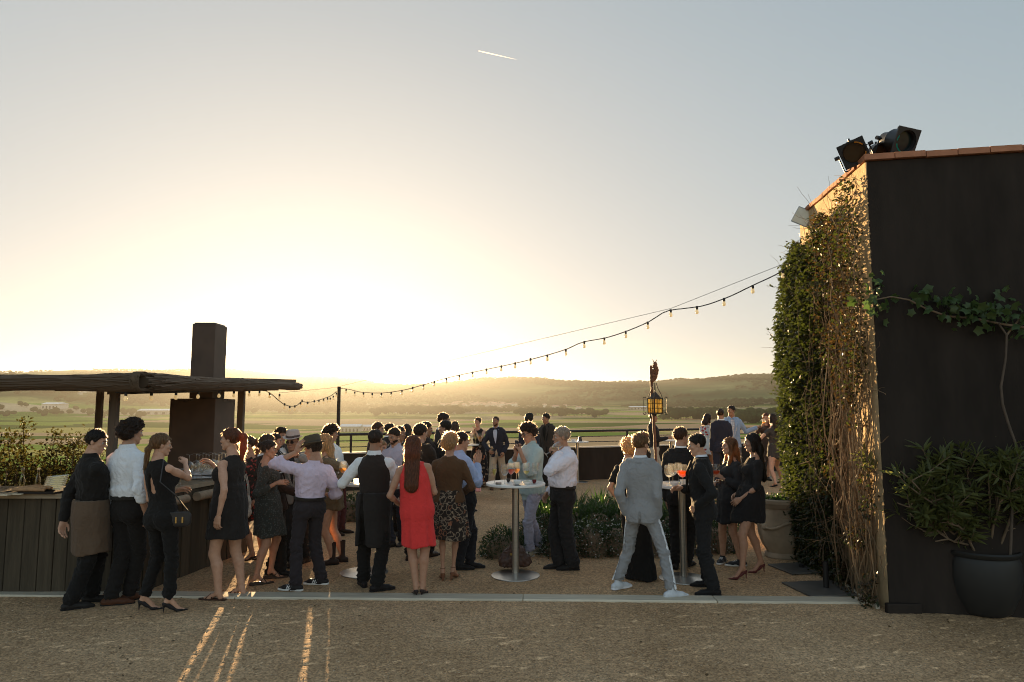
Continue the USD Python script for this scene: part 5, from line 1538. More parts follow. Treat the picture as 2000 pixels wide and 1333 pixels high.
# at the bar
waiter = person('bartender in a black shirt and brown apron leaning beside the bar', dict(
    feet=((148, 1190), (186, 1176)), head=(190, 841), face=42, look=82, nod=12, hair=('short', 'black'), skin='fair', toes=(75, 60), px=.15,
    arms=(dict(to=('px', 124, 1016, -.08), pole=(-.6, -1, 0), curl=.35), dict(to=('px', 226, 975, .30))),
    wear=dict(top=dict(look=BLACK, sleeve=1.92, name='shirt', loose=.020), bottom=dict(look=JET, hem=.040), apron=dict(look=((0.105, 0.068, 0.044),), hemz=.30, w1=.118, d1=.10, slit=1.2)), shoe=('shoe', (0.02, 0.018, 0.017))))
p2 = person('man with dark curly hair in a white rolled shirt, seen from behind at the bar', dict(
    feet=((226, 1182), (262, 1172)), head=(259, 822), face=18, look=34, hair=('curly', 'dark'), skin='mid', toes=(70, 40),
    arms=('down', dict(to=('px', 285, 1000, -.12), pole=(.5, -1, 0), curl=.35)),
    wear=dict(top=dict(look=((0.70, 0.71, 0.74),), sleeve=1.42, roll=1, loose=.026, belt=(.02, .018, .016)), bottom=dict(look=BLACK, hem=.036)), shoe=('shoe', (0.075, 0.032, 0.018))))
p3 = person('woman in a black open backed jumpsuit with low blond ponytail, at the bar corner', dict(
    fem=True, feet=((290, 1192), (338, 1196)), head=(316, 848), face=22, look=52, heel=.085, hair=('lowtail', 'dirty'), skin='fair', toes=(75, 60),
    arms=(dict(to=('loc', .03, .13, .63), pole=(-.1, -.4, -1)), dict(to=('px', 362, 905, .34), wpole=(.8, -.2, -1))),
    wear=dict(top=dict(look=JET, sleeve=0, name='jumpsuit_top', collar=False, keyhole=True, loose=.008, nw=.04, drop=.03, fold=.006), bottom=dict(look=JET, hem=.032, slim=.96, lo=1.9)), shoe=('heels', (0.02, 0.017, 0.017))))
p4 = person('woman in short black sleeveless dress, reddish ponytail, facing the bar, one hand raised', dict(
    fem=True, feet=((418, 1172), (464, 1162)), head=(451, 837), face=288, look=272, hair=('ponytail', 'auburn'), skin='fair', toes=(278, 285), nod=0, px=.6,
    arms=(dict(to=('px', 427, 1008, -.30), pole=(-.6, -1, 0)), dict(to=('px', 418, 910, .12), wpole=(.4, .2, -1), wdir=(-.75, 0, .55), curl=.55)),
    wear=dict(dress=dict(look=((0.020, 0.017, 0.016),), hemz=.352, w0=.088, d0=.07, w1=.150, d1=.135, loose=.014, waist=.66, amp=.07)), shoe=('sandal', (0.05, 0.026, 0.018))))
p5 = person('woman in dark floral dress half hidden behind the reddish ponytail, near the bar', dict(
    fem=True, feet=((486, 1096), (506, 1092)), head=(485, 853), face=215, look=230, hair=('ponytail', 'brown'), skin='mid',
    arms=('down', 'down'), wear=dict(dress=dict(look=((0.03, 0.022, 0.018), 'floral', (0.32, 0.05, 0.04)), hemz=.33, w1=.13, sleeve=.7)), shoe=('pump', BRN), heel=.03))
p6 = person('woman in grey dotted dress lifting a coupe glass to her mouth', dict(
    fem=True, feet=((508, 1142), (536, 1130)), head=(526, 861), face=72, look=86, heel=.05, nod=4, hair=('bunback', 'dark'), skin='mid', toes=(75, 60), px=.2,
    arms=(dict(to=('px', 541, 918, .10), wpole=(.3, -.2, -1), wdir=(.25, 0, 1), wpalm=(.9, .3, 0), curl=.6), dict(to=('px', 540, 944, -.10), wpole=(-.6, -.5, -.6), wdir=(1, .3, .1), curl=.4)),
    wear=dict(dress=dict(look=((0.035, 0.036, 0.032), 'dots', (0.075, 0.08, 0.072)), hemz=.335, w0=.088, d0=.072, w1=.150, d1=.135, sleeve=1.5, sl_off=.014, nf=8, drop=.03, nw=.04)), shoe=('sandal', (0.04, 0.028, 0.02))))
p7 = person('man in a dark suit gesturing with both hands, behind the woman with the coupe glass', dict(
    feet=((536, 1122), (556, 1126)), head=(524, 850), face=78, look=85, hair=('short', 'brown'), skin='mid', toes=(88, 80), px=.3,
    arms=(dict(to=('px', 574, 960, .05), wdir=(1, 0, -.1), wpalm=(0, 0, 1)), dict(to=('px', 578, 962, -.10), wdir=(1, 0, -.25), wpalm=(0, .3, 1), curl=.2)),
    wear=dict(over=dict(look=((0.028, 0.016, 0.013),)), top=dict(look=WHITE), bottom=dict(look=BLACK)), shoe=('shoe', (0.012, 0.011, 0.01))))
p8 = person('man with short dark hair, only his profile showing left of the pale hat', dict(
    feet=((548, 1078), (562, 1078)), head=(538, 848), face=95, look=88, hair=('short', 'dark'), skin='mid', wear=dict(over=dict(look=SUITB), top=dict(look=WHITE), bottom=dict(look=BLACK))))
p9 = person('man with thick dark hair standing behind the man in the pale hat', dict(
    feet=((556, 1052), (572, 1050)), head=(549, 838), face=150, look=120, hair=('shaggy', 'dark'), skin='mid', wear=dict(over=dict(look=((0.05, 0.045, 0.042),)), top=dict(look=WHITE), bottom=dict(look=BLACK))))
p10 = person('man in pale grey suit, sunglasses and pale hat, hand at his mouth', dict(
    feet=((566, 1106), (594, 1100)), head=(572, 846), face=176, look=186, hair=('thin', 'dark'), skin='tan', toes=(200, 165), H=1.72,
    arms=(dict(to=('px', 588, 893, -.24), wpole=(1, -.2, -.7), wdir=(-.8, 0, .5), curl=.8), 'down'),
    wear=dict(over=dict(look=((0.25, 0.215, 0.185),), vbot=.585, vw=.32), top=dict(look=((0.03, 0.028, 0.03),)), bottom=dict(look=((0.022, 0.02, 0.02),))), shoe=('shoe', (0.03, 0.02, 0.014))))
p11 = person('man in lilac shirt and dark jeans pushing up his brown trilby', dict(
    feet=((570, 1154), (620, 1142)), head=(612, 858), face=318, look=282, hair=('short', 'dark'), skin='mid', toes=(282, 275), nod=14, px=.45, H=1.74,
    arms=(dict(to=('px', 578, 884, -.06), wpole=(-1, -.3, -.75), wdir=(.35, 0, 1), wpalm=(.5, .6, 0), curl=.35, lift=.012), dict(to=('px', 630, 968, .30), wpole=(1, -.4, -.4))),
    wear=dict(top=dict(look=((0.58, 0.47, 0.57),), sleeve=1.28, roll=1, loose=.016, belt=(.02, .016, .014)), bottom=dict(look=((0.028, 0.022, 0.024),), hem=.036, slim=.95)), shoe=('sneaker', (0.02, 0.018, 0.018)), bands=True))
p12 = person('blond woman in olive brown dress and tall boots behind the lilac shirt', dict(
    fem=True, feet=((643, 1104), (662, 1098)), head=(633, 849), face=262, look=268, hair=('long', 'gold'), skin='fair', px=.4, tall=True,
    arms=(dict(to=('px', 655, 950, -.15), pole=(.2, -1, 0)), dict(to=('px', 622, 955, .1))),
    wear=dict(dress=dict(look=((0.135, 0.095, 0.055),), hemz=.42, w0=.09, d0=.075, w1=.125, d1=.115, sleeve=1.9, sl_off=.018, amp=.05, loose=.016)), shoe=('boot', (0.035, 0.022, 0.018))))
p13 = person('man with a dark curly mop of hair in white shirt, left of the waiter', dict(
    feet=((656, 1046), (672, 1042)), head=(648, 834), face=96, look=80, hair=('afro', 'dark'), skin='mid',
    arms=(dict(to=('px', 690, 942, .2)), dict(to=('px', 684, 950, -.05), wpole=(-.3, -.6, -1))),
    wear=dict(top=dict(look=WHITE, sleeve=1.92, loose=.024, belt=(.02, .016, .014)), bottom=dict(look=((0.09, 0.03, 0.03),))), shoe=('shoe', BRN)))
# the middle group
p14 = person('waiter in a black waistcoat, white shirt and long black apron, back to the camera', dict(
    feet=((708, 1144), (744, 1154)), head=(734, 840), face=4, look=16, hair=('fade', 'dark'), skin='tan', toes=(335, 62), px=.5,
    arms=(dict(to=('px', 684, 930, .26), wpole=(-.8, -.4, -1)), dict(to=('px', 752, 948, .30), wpole=(1, -.5, -.35), curl=.6)),
    wear=dict(over=dict(look=((0.026, 0.019, 0.017),), sleeve=0, flare=False, zl=.555, loose=.016, jcollar=False, name='waistcoat', fold=.006), top=dict(look=((0.70, 0.69, 0.70),), sleeve=1.62, roll=1, loose=.012),
              bottom=dict(look=JET, hem=.040), apron=dict(look=((0.020, 0.017, 0.016),), hemz=.27, w1=.112, d1=.10)), shoe=('shoe', (0.014, 0.012, 0.012))))
p15 = person('bearded man in a pale lilac shirt smiling towards the waiter', dict(
    feet=((760, 1070), (784, 1066)), head=(770, 837), face=205, look=212, nod=20, hair=('short', 'dark'), skin='mid', beard='dark',
    arms=('down', dict(to=('px', 752, 960, -.22))),
    wear=dict(top=dict(look=((0.42, 0.37, 0.43),), sleeve=1.9, loose=.014), bottom=dict(look=((0.025, 0.026, 0.036),))), shoe=('shoe', (0.03, 0.022, 0.018))))
p15b = person('blond woman peeping out between the waiter and the bearded man', dict(
    fem=True, feet=((740, 1064), (752, 1064)), head=(746, 862), face=120, look=128, hair=('bob', 'blond'), skin='fair', wear=dict(dress=dict(look=((0.30, 0.26, 0.24),), hemz=.38, w1=.11, sleeve=1.2))))
p16 = person('woman in short bright red dress with long auburn hair, seen from behind', dict(
    fem=True, feet=((811, 1163), (828, 1162)), head=(807, 852), face=352, look=356, heel=.05, hair=('verylong', 'auburn'), hairout=.178, skin='mid', toes=(345, 10), wide=1.06,
    arms=(dict(to=('px', 781, 986, .10), wpole=(-.6, -1, -.2), wdir=(-.45, .5, .3), curl=.9), dict(to=('px', 832, 970, .22))),
    wear=dict(dress=dict(look=((0.64, 0.045, 0.042),), hemz=.315, waist=.74, w0=.084, d0=.066, w1=.138, d1=.12, loose=.012, nf=8, amp=.09, fold=.006, lowback=True)), shoe=('heels', (0.03, 0.02, 0.018))))
p17 = person('tall man in a dark brown jacket, back turned, behind the woman in red', dict(
    feet=((802, 1092), (842, 1088)), head=(822, 829), face=24, look=42, hair=('short', 'dark'), skin='mid',
    arms=('down', dict(to=('px', 858, 940, .25))),
    wear=dict(over=dict(look=((0.030, 0.019, 0.013),), loose=.030, zl=.47), bottom=dict(look=BLACK)), shoe=('shoe', (0.05, 0.03, 0.02))))
p25 = person('man in dark jacket looking right, next to the tall man in brown', dict(
    feet=((850, 1036), (868, 1034)), head=(833, 825), face=70, look=82, hair=('short', 'dark'), skin='tan', px=.5,
    wear=dict(over=dict(look=((0.022, 0.015, 0.013),), loose=.03), top=dict(look=BLACK), bottom=dict(look=BLACK))))
p18 = person('older woman with short curly blond hair, brown jacket and patterned skirt', dict(
    fem=True, feet=((864, 1131), (888, 1129)), head=(879, 849), face=6, look=18, heel=.06, hair=('curlyshort', 'blond'), skin='mid', fat=1.1, wide=1.08, toes=(350, 20), hs=1.03,
    arms=(dict(to=('px', 853, 968, .16), pole=(-.8, -.6, -.3)), dict(to=('px', 905, 962, .16), pole=(.8, -.6, -.3))),
    wear=dict(over=dict(look=((0.085, 0.042, 0.020),), zl=.515, loose=.022, jcollar=False, flare=False), bottom=dict(type='skirt', look=((0.022, 0.016, 0.013), 'curls', (0.27, 0.20, 0.14)), hemz=.285, w1=.155, d1=.13, nf=9)), shoe=('heels', (0.16, 0.07, 0.04)), spike=False))
p19 = person('man in light blue shirt clapping raised hands beside the patterned skirt', dict(
    feet=((902, 1113), (924, 1109)), head=(902, 845), face=58, look=66, hair=('short', 'dark'), skin='mid', toes=(96, 88),
    arms=(dict(to=('px', 929, 912, .14), wpole=(.2, .3, -1), wdir=(.12, 0, 1), wpalm=(.6, -.7, 0), curl=.08), dict(to=('px', 933, 908, -.02), wpole=(.2, -.5, -1), wdir=(.18, 0, 1), wpalm=(-.5, .8, 0), curl=.10)),
    wear=dict(top=dict(look=((0.34, 0.40, 0.58),), sleeve=1.93, loose=.016, belt=(.02, .016, .014)), bottom=dict(look=((0.018, 0.017, 0.02),))), shoe=('shoe', (0.014, 0.012, 0.012))))
p20 = person('woman with long brown hair in dark red, beyond the light blue shirt', dict(
    fem=True, feet=((908, 1002), (918, 1000)), head=(889, 829), face=75, look=60, hair=('long', 'brown'), skin='mid', px=.6, wear=dict(dress=dict(look=((0.40, 0.035, 0.045),), hemz=.30, w1=.12, sleeve=1.3))))
p21 = person('man with short brown hair in the back row, straight behind the waiter', dict(
    feet=((732, 1024), (746, 1022)), head=(739, 826), face=110, look=95, hair=('short', 'brown'), skin='mid', wear=dict(over=dict(look=((0.04, 0.035, 0.035),)), top=dict(look=WHITE), bottom=dict(look=BLACK))))
p22 = person('man in dark suit and white collar in the back row, left of the beard', dict(
    feet=((758, 1008), (770, 1006)), head=(762, 828), face=60, look=75, hair=('short', 'black'), skin='mid', wear=dict(over=dict(look=SUITB), top=dict(look=WHITE), bottom=dict(look=BLACK))))
p23 = person('man with dark hair in the back row, over the shoulder of the bearded man', dict(
    feet=((776, 1046), (790, 1044)), head=(781, 834), face=150, look=110, hair=('short', 'dark'), skin='tan', wear=dict(over=dict(look=SUITB), top=dict(look=WHITE), bottom=dict(look=BLACK))))
p24 = person('woman with a smooth brown bob in the back row, above the woman in red', dict(
    fem=True, feet=((790, 1010), (802, 1008)), head=(795, 830), face=10, look=10, hair=('bob', 'dark'), skin='mid', wear=dict(dress=dict(look=((0.05, 0.04, 0.05),), hemz=.3, w1=.12, sleeve=1))))
p26 = person('tallest man of the back row in a dark suit, looking right over the others', dict(
    feet=((858, 1024), (876, 1022)), head=(867, 808), face=80, look=72, hair=('short', 'dark'), skin='tan', wear=dict(over=dict(look=SUITB), top=dict(look=WHITE), bottom=dict(look=BLACK))))
p27 = person('young man with dark hair facing left, just below the tallest man', dict(
    feet=((864, 1036), (878, 1034)), head=(869, 822), face=275, look=278, hair=('short', 'black'), skin='mid', wear=dict(over=dict(look=SUITB), top=dict(look=BLACK), bottom=dict(look=BLACK))))
p28 = person('man far back near the railing, his head right of the tallest man', dict(
    feet=((884, 972), (896, 970)), head=(889, 824), face=160, look=130, hair=('short', 'dark'), skin='mid', wear=dict(over=dict(look=SUITB), top=dict(look=WHITE), bottom=dict(look=BLACK))))
p29 = person('short dark haired woman with a white hair clip, low in the back row', dict(
    fem=True, feet=((860, 1008), (872, 1006)), head=(865, 840), face=255, look=250, hair=('bunback', 'black'), skin='tan', wear=dict(dress=dict(look=((0.3, 0.05, 0.05),), hemz=.3, w1=.12))))
# near the far table and the railing
p30 = person('woman in black top and floral skirt, hands clasped at her chin', dict(
    fem=True, feet=((930, 952), (942, 951)), head=(933, 816), face=195, look=205, hair=('bunback', 'brown'), skin='fair',
    arms=(dict(to=('px', 929, 843, -.22), wpole=(.6, .2, -1), wdir=(-.1, 0, 1), curl=.6), dict(to=('px', 926, 845, -.22), wpole=(-.6, .2, -1), wdir=(.1, 0, 1), curl=.6)),
    wear=dict(top=dict(look=JET, sleeve=0, collar=False, loose=.006, fold=.004, nw=.05, drop=.05), bottom=dict(type='skirt', look=((0.02, 0.017, 0.018), 'bigfloral', (0.38, 0.26, 0.17)), hemz=.05, w1=.16, d1=.15)), shoe=('pump', BRN), heel=.03))
p31 = person('bearded man in a navy blazer and beige trousers holding a glass by the far table', dict(
    feet=((960, 957), (984, 956)), head=(968, 814), face=188, look=205, hair=('thin', 'dark'), skin='tan', beard='dark', toes=(205, 170),
    arms=(dict(to=('px', 984, 884, -.14), pole=(-.7, -.8, 0)), dict(to=('px', 955, 880, -.18), wpole=(-1, .4, -.5), curl=.8)),
    wear=dict(over=dict(look=((0.018, 0.019, 0.028),), vbot=.62), top=dict(look=((0.58, 0.58, 0.66),)), bottom=dict(look=((0.36, 0.29, 0.21),), hem=.046)), shoe=('shoe', (0.08, 0.045, 0.025))))
p32 = person('young man in pale green shirt photographing with a phone', dict(
    feet=((1031, 1090), (1051, 1080)), head=(1031, 829), face=236, look=238, nod=20, hair=('curly', 'dark'), skin='mid', toes=(215, 250), px=.35,
    arms=(dict(to=('px', 1018, 887, -.24), wpole=(.6, .1, -1), wdir=(-.35, 0, 1), curl=.8), dict(to=('px', 1008, 886, -.18), wpole=(-.4, .4, -1), wdir=(.05, 0, 1), curl=.8)),
    wear=dict(top=dict(look=((0.36, 0.44, 0.43),), sleeve=1.22, roll=1, loose=.034, tuck=False, zl=.43, sl_off=.024, fold=.010), bottom=dict(look=((0.33, 0.32, 0.40),), hem=.034, lo=1.86)), shoe=('sneaker', (0.30, 0.27, 0.20))))
p33 = person('grey haired man in a white shirt and black trousers drinking from a tilted glass', dict(
    feet=((1086, 1111), (1112, 1114)), head=(1096, 835), face=252, look=262, hair=('short', 'grey'), skin='mid', fat=1.10, deep=1.12, toes=(268, 262), px=.4, hs=1.04,
    arms=(dict(to=('px', 1092, 887, -.13), wpole=(.9, -.5, -1), wdir=(-.55, .1, .55), wpalm=(-.4, .6, -.4), curl=.8), dict(to=('px', 1072, 962, .2))),
    wear=dict(top=dict(look=((0.68, 0.65, 0.72),), sleeve=1.95, loose=.026, belt=(.02, .016, .014), sl_off=.018), bottom=dict(look=((0.018, 0.016, 0.016),), hem=.046)), shoe=('shoe', (0.016, 0.014, 0.013))))
p34 = person('man with long dark hair at the railing, back turned, above the phone', dict(
    feet=((1026, 958), (1042, 957)), head=(1034, 809), face=12, look=32, hair=('shaggy', 'black'), skin='mid', wear=dict(over=dict(look=NAVY), top=dict(look=WHITE), bottom=dict(look=BLACK))))
p35 = person('man in a dark jacket and black shirt at the railing, above the grey haired man', dict(
    feet=((1064, 950), (1086, 948)), head=(1066, 808), face=212, look=242, hair=('short', 'black'), skin='tan',
    wear=dict(over=dict(look=((0.034, 0.028, 0.024),), vbot=.60, vw=.35), top=dict(look=JET), bottom=dict(look=BLACK))))
p36 = person('man in a dark sweater and beige trousers standing behind the iron lantern', dict(
    feet=((1270, 946), (1288, 945)), head=(1276, 806), face=84, look=95, hair=('short', 'dark'), skin='tan',
    arms=('down', dict(to=('px', 1303, 856, -.1), pole=(.3, -1, -.3))),
    wear=dict(top=dict(look=((0.022, 0.018, 0.018),), sleeve=1.93, tuck=False, zl=.49, name='sweater', collar=False), bottom=dict(look=((0.40, 0.36, 0.30),), hem=.046)), shoe=('shoe', BRN)))
# right group
p37 = person('woman with curly golden hair and long black gown behind the grey suit', dict(
    fem=True, feet=((1248, 1133), (1264, 1132)), head=(1227, 859), face=35, look=340, hair=('curlyshort', 'gold'), skin='mid', px=.55,
    arms=(dict(to=('px', 1214, 985, -.05), pole=(-.4, -1, -.2)), 'down'),
    wear=dict(dress=dict(look=JET, hemz=.012, wk=1.0, w1=.118, d1=.10, sleeve=.6, nf=7, amp=.05)), shoe=('pump', (0.3, 0.28, 0.26)), heel=.05))
p38 = person('blond man in light grey suit and white sneakers, legs wide apart', dict(
    feet=((1212, 1150), (1318, 1168)), head=(1251, 848), face=24, look=48, hair=('quiff', 'dirty'), skin='mid', toes=(55, 72), px=.95, H=1.74,
    arms=(dict(to=('px', 1222, 1000, .06), pole=(-.25, -1, 0)), dict(to=('px', 1284, 1008, -.02), pole=(.25, -1, 0), curl=.6)),
    wear=dict(over=dict(look=((0.26, 0.256, 0.26),), vent=True, zl=.455, fold=.009), top=dict(look=((0.66, 0.68, 0.72),)), bottom=dict(look=((0.26, 0.256, 0.26),), stripe=(0.72, 0.73, 0.75), hem=.031, slim=.86, lo=1.84)), shoe=('sneaker', (0.52, 0.54, 0.57)), sole=(0.68, 0.68, 0.7)))
p39 = person('man in a black suit standing behind the right table, face turned away', dict(
    feet=((1320, 1109), (1346, 1106)), head=(1330, 836), face=28, look=70, hair=('short', 'brown'), skin='mid',
    arms=('down', dict(to=('px', 1345, 945, .15))), wear=dict(over=dict(look=SUITB), top=dict(look=WHITE), bottom=dict(look=BLACK))))
p40 = person('young man in black suit with slicked hair leaning towards the right table', dict(
    feet=((1376, 1146), (1386, 1163)), head=(1360, 849), face=292, look=276, nod=12, hair=('short', 'black'), skin='fair', toes=(272, 278), px=.2,
    arms=(dict(to=('px', 1362, 988, -.12), pole=(-.5, -1, 0), curl=.6), dict(to=('px', 1334, 955, .12))),
    wear=dict(over=dict(look=((0.014, 0.013, 0.013),), zl=.47, fold=.008), top=dict(look=((0.6, 0.62, 0.68),)), bottom=dict(look=((0.014, 0.013, 0.013),), hem=.040)), shoe=('shoe', (0.012, 0.011, 0.011))))
p41 = person('woman with long wavy blond hair and black canvas sneakers, smiling to the left', dict(
    fem=True, feet=((1410, 1100), (1440, 1106)), head=(1424, 856), face=262, look=266, nod=-2, hair=('wavylong', 'dirty'), skin='fair', toes=(275, 215),
    arms=(dict(to=('px', 1412, 935, -.1), wpole=(.6, -.6, -1), wdir=(-.7, 0, .5), curl=.7), dict(to=('px', 1405, 940, .15))),
    wear=dict(dress=dict(look=((0.030, 0.029, 0.030),), hemz=.335, w0=.09, d0=.08, w1=.125, d1=.115, sleeve=1.7, sl_off=.016)), shoe=('sneaker', (0.025, 0.024, 0.026))))
p42 = person('woman with long black hair in a short black dress and dark red high heels', dict(
    fem=True, feet=((1444, 1132), (1480, 1119)), head=(1468, 848), face=272, look=276, heel=.09, hair=('verylong', 'black'), skin='mid', toes=(266, 262), px=.35,
    arms=(dict(to=('px', 1446, 975, -.10), wpole=(.7, -.5, -.8), curl=.5), dict(to=('px', 1440, 965, .1), wpole=(.6, .4, -.8))),
    wear=dict(dress=dict(look=((0.015, 0.013, 0.013),), hemz=.405, wk=1.0, w0=.088, d0=.078, w1=.116, d1=.128, sleeve=1.0, nf=5, amp=.03)), shoe=('pump', (0.10, 0.025, 0.022))))
# far right at the railing
p43 = person('dark haired woman in a short white playsuit with red flowers at the railing', dict(
    fem=True, feet=((1377, 946), (1389, 945)), head=(1382, 809), face=25, look=62, hair=('bob', 'dark'), skin='tan',
    wear=dict(dress=dict(look=((0.55, 0.54, 0.52), 'bigfloral', (0.40, 0.05, 0.05)), hemz=.43, w1=.12, sleeve=1.0)), shoe=('pump', BRN), heel=.05))
p44 = person('man in navy suit, back turned, beside the light blue blazer', dict(
    feet=((1400, 953), (1418, 952)), head=(1407, 799), face=8, look=35, hair=('fade', 'dark'), skin='tan', wear=dict(over=dict(look=((0.022, 0.023, 0.036),), vent=True), top=dict(look=WHITE), bottom=dict(look=((0.02, 0.021, 0.033),)))))
p45 = person('tall man in light blue blazer, one arm stretched out along the railing', dict(
    feet=((1424, 942), (1446, 941)), head=(1428, 793), face=188, look=235, hair=('short', 'black'), skin='tan',
    arms=(dict(to=('px', 1477, 836, .1), wpole=(.1, .2, -1), curl=.2), 'down'),
    wear=dict(over=dict(look=((0.24, 0.33, 0.47),), vbot=.56, vw=.40, gap=.3), top=dict(look=((0.62, 0.62, 0.64), 'check', (0.30, 0.34, 0.42))), bottom=dict(look=((0.1, 0.09, 0.09),)))))
p46 = person('woman in brown blouse lifting her hand to her mouth at the far right', dict(
    fem=True, feet=((1490, 940), (1502, 939)), head=(1496, 808), face=188, look=205, hair=('wavylong', 'auburn'), skin='fair',
    arms=('down', dict(to=('px', 1487, 834, -.2), wpole=(-.6, .2, -1), wdir=(.4, 0, 1), curl=.7)),
    wear=dict(dress=dict(look=((0.06, 0.035, 0.025),), hemz=.3, w1=.12, sleeve=1.9))))
p47 = person('woman in short grey dress, legs crossed, back turned at the far right', dict(
    fem=True, feet=((1524, 944), (1512, 952)), head=(1508, 809), face=348, look=335, hair=('long', 'dark'), skin='fair', toes=(330, 345), px=.45, heel=.05, stretch=.99,
    arms=(dict(to=('px', 1489, 850, .1), pole=(-.7, -.7, -.4)), 'down'),
    wear=dict(dress=dict(look=((0.050, 0.044, 0.042), 'weave', (0.062, 0.056, 0.052)), hemz=.40, w0=.085, d0=.07, w1=.135, d1=.12, sleeve=.4, nf=9)), shoe=('pump', (0.02, 0.017, 0.017))))
p48 = person('man in a dark waistcoat and white shirt half hidden by the creeper', dict(
    feet=((1538, 950), (1556, 949)), head=(1543, 802), face=258, look=262, hair=('short', 'dark'), skin='fair',
    arms=(dict(to=('px', 1532, 850, -.1), wpole=(.6, -.5, -1)), dict(to=('px', 1532, 838, .1))),
    wear=dict(over=dict(look=SUITB), top=dict(look=WHITE), bottom=dict(look=BLACK))))

# ---- what they wear on their heads and faces
def hat(q, brim, crown, felt, band, label, tilt=8):
    o = q.M.T @ q.head([[0, -.010, .058]])[0] + q.o
    t = thing('hat', label, 'hat', o, -math.degrees(q.face))
    s = q.hs
    def prof(p):
        m = lathe(np.array(p) * s, 36); v = np.array(m.vertices); v[:, 1] *= 1.18
        rr = np.hypot(v[:, 0], v[:, 1]) / s
        v[:, 2] += np.where(rr > .10, (v[:, 0] / s) ** 2 * .9 * s - .012 * s * np.clip((v[:, 1] / s) / .15, 0, 1), 0)
        return trimesh.Trimesh(v @ q.HM.T @ np.eye(3), m.faces, process=False)
    c = prof([(brim, .004), (brim, .000), (.092, -.004), (.090, .002), (.089, .030), (.084, crown - .02), (.070, crown), (.040, crown - .004), (.015, crown - .022), (0, crown - .026)])
    b = prof([(.088, .006), (brim - .002, .008), (brim, .004)])
    obj('crown', cat(c, b), felt, t, 40)
    obj('band', prof([(.0925, .006), (.0935, .010), (.0915, .034), (.0895, .036)]), band, t, True)
    return t
hat(p10, .130, .105, look('pale_felt', (0.42, 0.33, 0.29), .9, var=.1, scale=20), look('hat_band', (0.06, 0.035, 0.03), .8), 'pale hat with a dark band worn by the man in the grey suit')
hat(p11, .132, .112, look('brown_felt', (0.055, 0.04, 0.022), .9, var=.15, scale=20), look('hat_band_dark', (0.025, 0.018, 0.012), .8), 'small brown trilby worn by the man in the lilac shirt')
def glasses(q, dark, label):
    t = thing('sunglasses' if dark else 'glasses', label, 'glasses', q.o, -math.degrees(q.face))
    fr = look('glasses_frame', (0.015, 0.012, 0.01), .3)
    pts = []
    for s in (-1, 1):
        ring = np.array([[s * .033 + .021 * math.cos(g), .1035 - .012 * abs(s * .033 + .021 * math.cos(g)) / .05, .003 + .018 * math.sin(g)] for g in np.linspace(0, 6.283, 17)])
        obj('rim', tube(q.head(ring), .0022 * q.hs, 5), fr, t)
        disc = np.vstack([ring.mean(0), ring]); f_ = [(0, i + 1, i + 2) for i in range(16)]
        obj('lens', trimesh.Trimesh(q.head(disc), f_, process=False), look('dark_lens', (0.01, 0.01, 0.01), .1) if dark else usdkit.material(stage, '/World/Looks/clear_lens', {'t': ('transparent_bsdf', {}), 'g': ('glossy_bsdf', {'roughness': .05}), 'm': ('mix_closure', {'fac': .06})}, [('t.BSDF', 'm.closure1'), ('g.BSDF', 'm.closure2')], surface='m.closure'), t)
        obj('temple', tube(q.head(np.array([[s * .054, .092, .008], [s * .074, .05, .010], [s * .080, -.01, .006]])), .0022 * q.hs, 5), fr, t)
    obj('bridge', tube(q.head(np.array([[-.012, .104, .006], [0, .107, .009], [.012, .104, .006]])), .002 * q.hs, 5), fr, t)
glasses(p10, True, 'dark sunglasses on the man in the pale hat')
glasses(p32, False, 'thin round glasses on the young man with the phone')
glasses(p38, True, 'dark sunglasses on the blond man in the grey suit')
# ------------------------------------------------------------------ tables, glasses and what stands on them
table_white = look('table_top', (0.66, 0.65, 0.63), 0.35, var=0.04, scale=4)
steel = look('brushed_steel', (0.42, 0.40, 0.37), 0.28, 0.95, var=0.12, scale=6, stretch=(1, 1, 14), bump=0.06)
china = look('white_china', (0.70, 0.70, 0.69), 0.2, var=0.03)
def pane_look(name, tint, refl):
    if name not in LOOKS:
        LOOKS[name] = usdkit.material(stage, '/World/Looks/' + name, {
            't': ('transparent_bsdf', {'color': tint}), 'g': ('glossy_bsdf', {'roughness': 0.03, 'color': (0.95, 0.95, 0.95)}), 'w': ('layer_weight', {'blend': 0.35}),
            'r': ('map_range', {'to_min': refl, 'to_max': 0.75}), 'm': ('mix_closure', {}), 'tl': ('translucent_bsdf', {'color': (.9, .9, .88)}), 'm2': ('mix_closure', {'fac': 0.03})},  # faint white translucency mimics highlights on the backlit glass
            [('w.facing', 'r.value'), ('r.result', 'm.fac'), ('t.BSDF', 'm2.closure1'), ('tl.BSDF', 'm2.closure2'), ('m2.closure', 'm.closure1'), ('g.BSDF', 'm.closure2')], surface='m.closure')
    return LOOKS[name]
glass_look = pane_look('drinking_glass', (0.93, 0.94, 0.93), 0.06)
def liquid(name, c):
    if name not in LOOKS:
        LOOKS[name] = usdkit.material(stage, '/World/Looks/' + name, {
            't': ('transparent_bsdf', {'color': tuple(np.clip(np.array(c) * 1.6, 0, 1))}), 'l': ('translucent_bsdf', {'color': c}), 'g': ('glossy_bsdf', {'roughness': 0.05}),
            'm': ('mix_closure', {'fac': 0.5}), 'm2': ('mix_closure', {'fac': 0.06})},
            [('t.BSDF', 'm.closure1'), ('l.BSDF', 'm.closure2'), ('m.closure', 'm2.closure1'), ('g.BSDF', 'm2.closure2')], surface='m2.closure')
    return LOOKS[name]
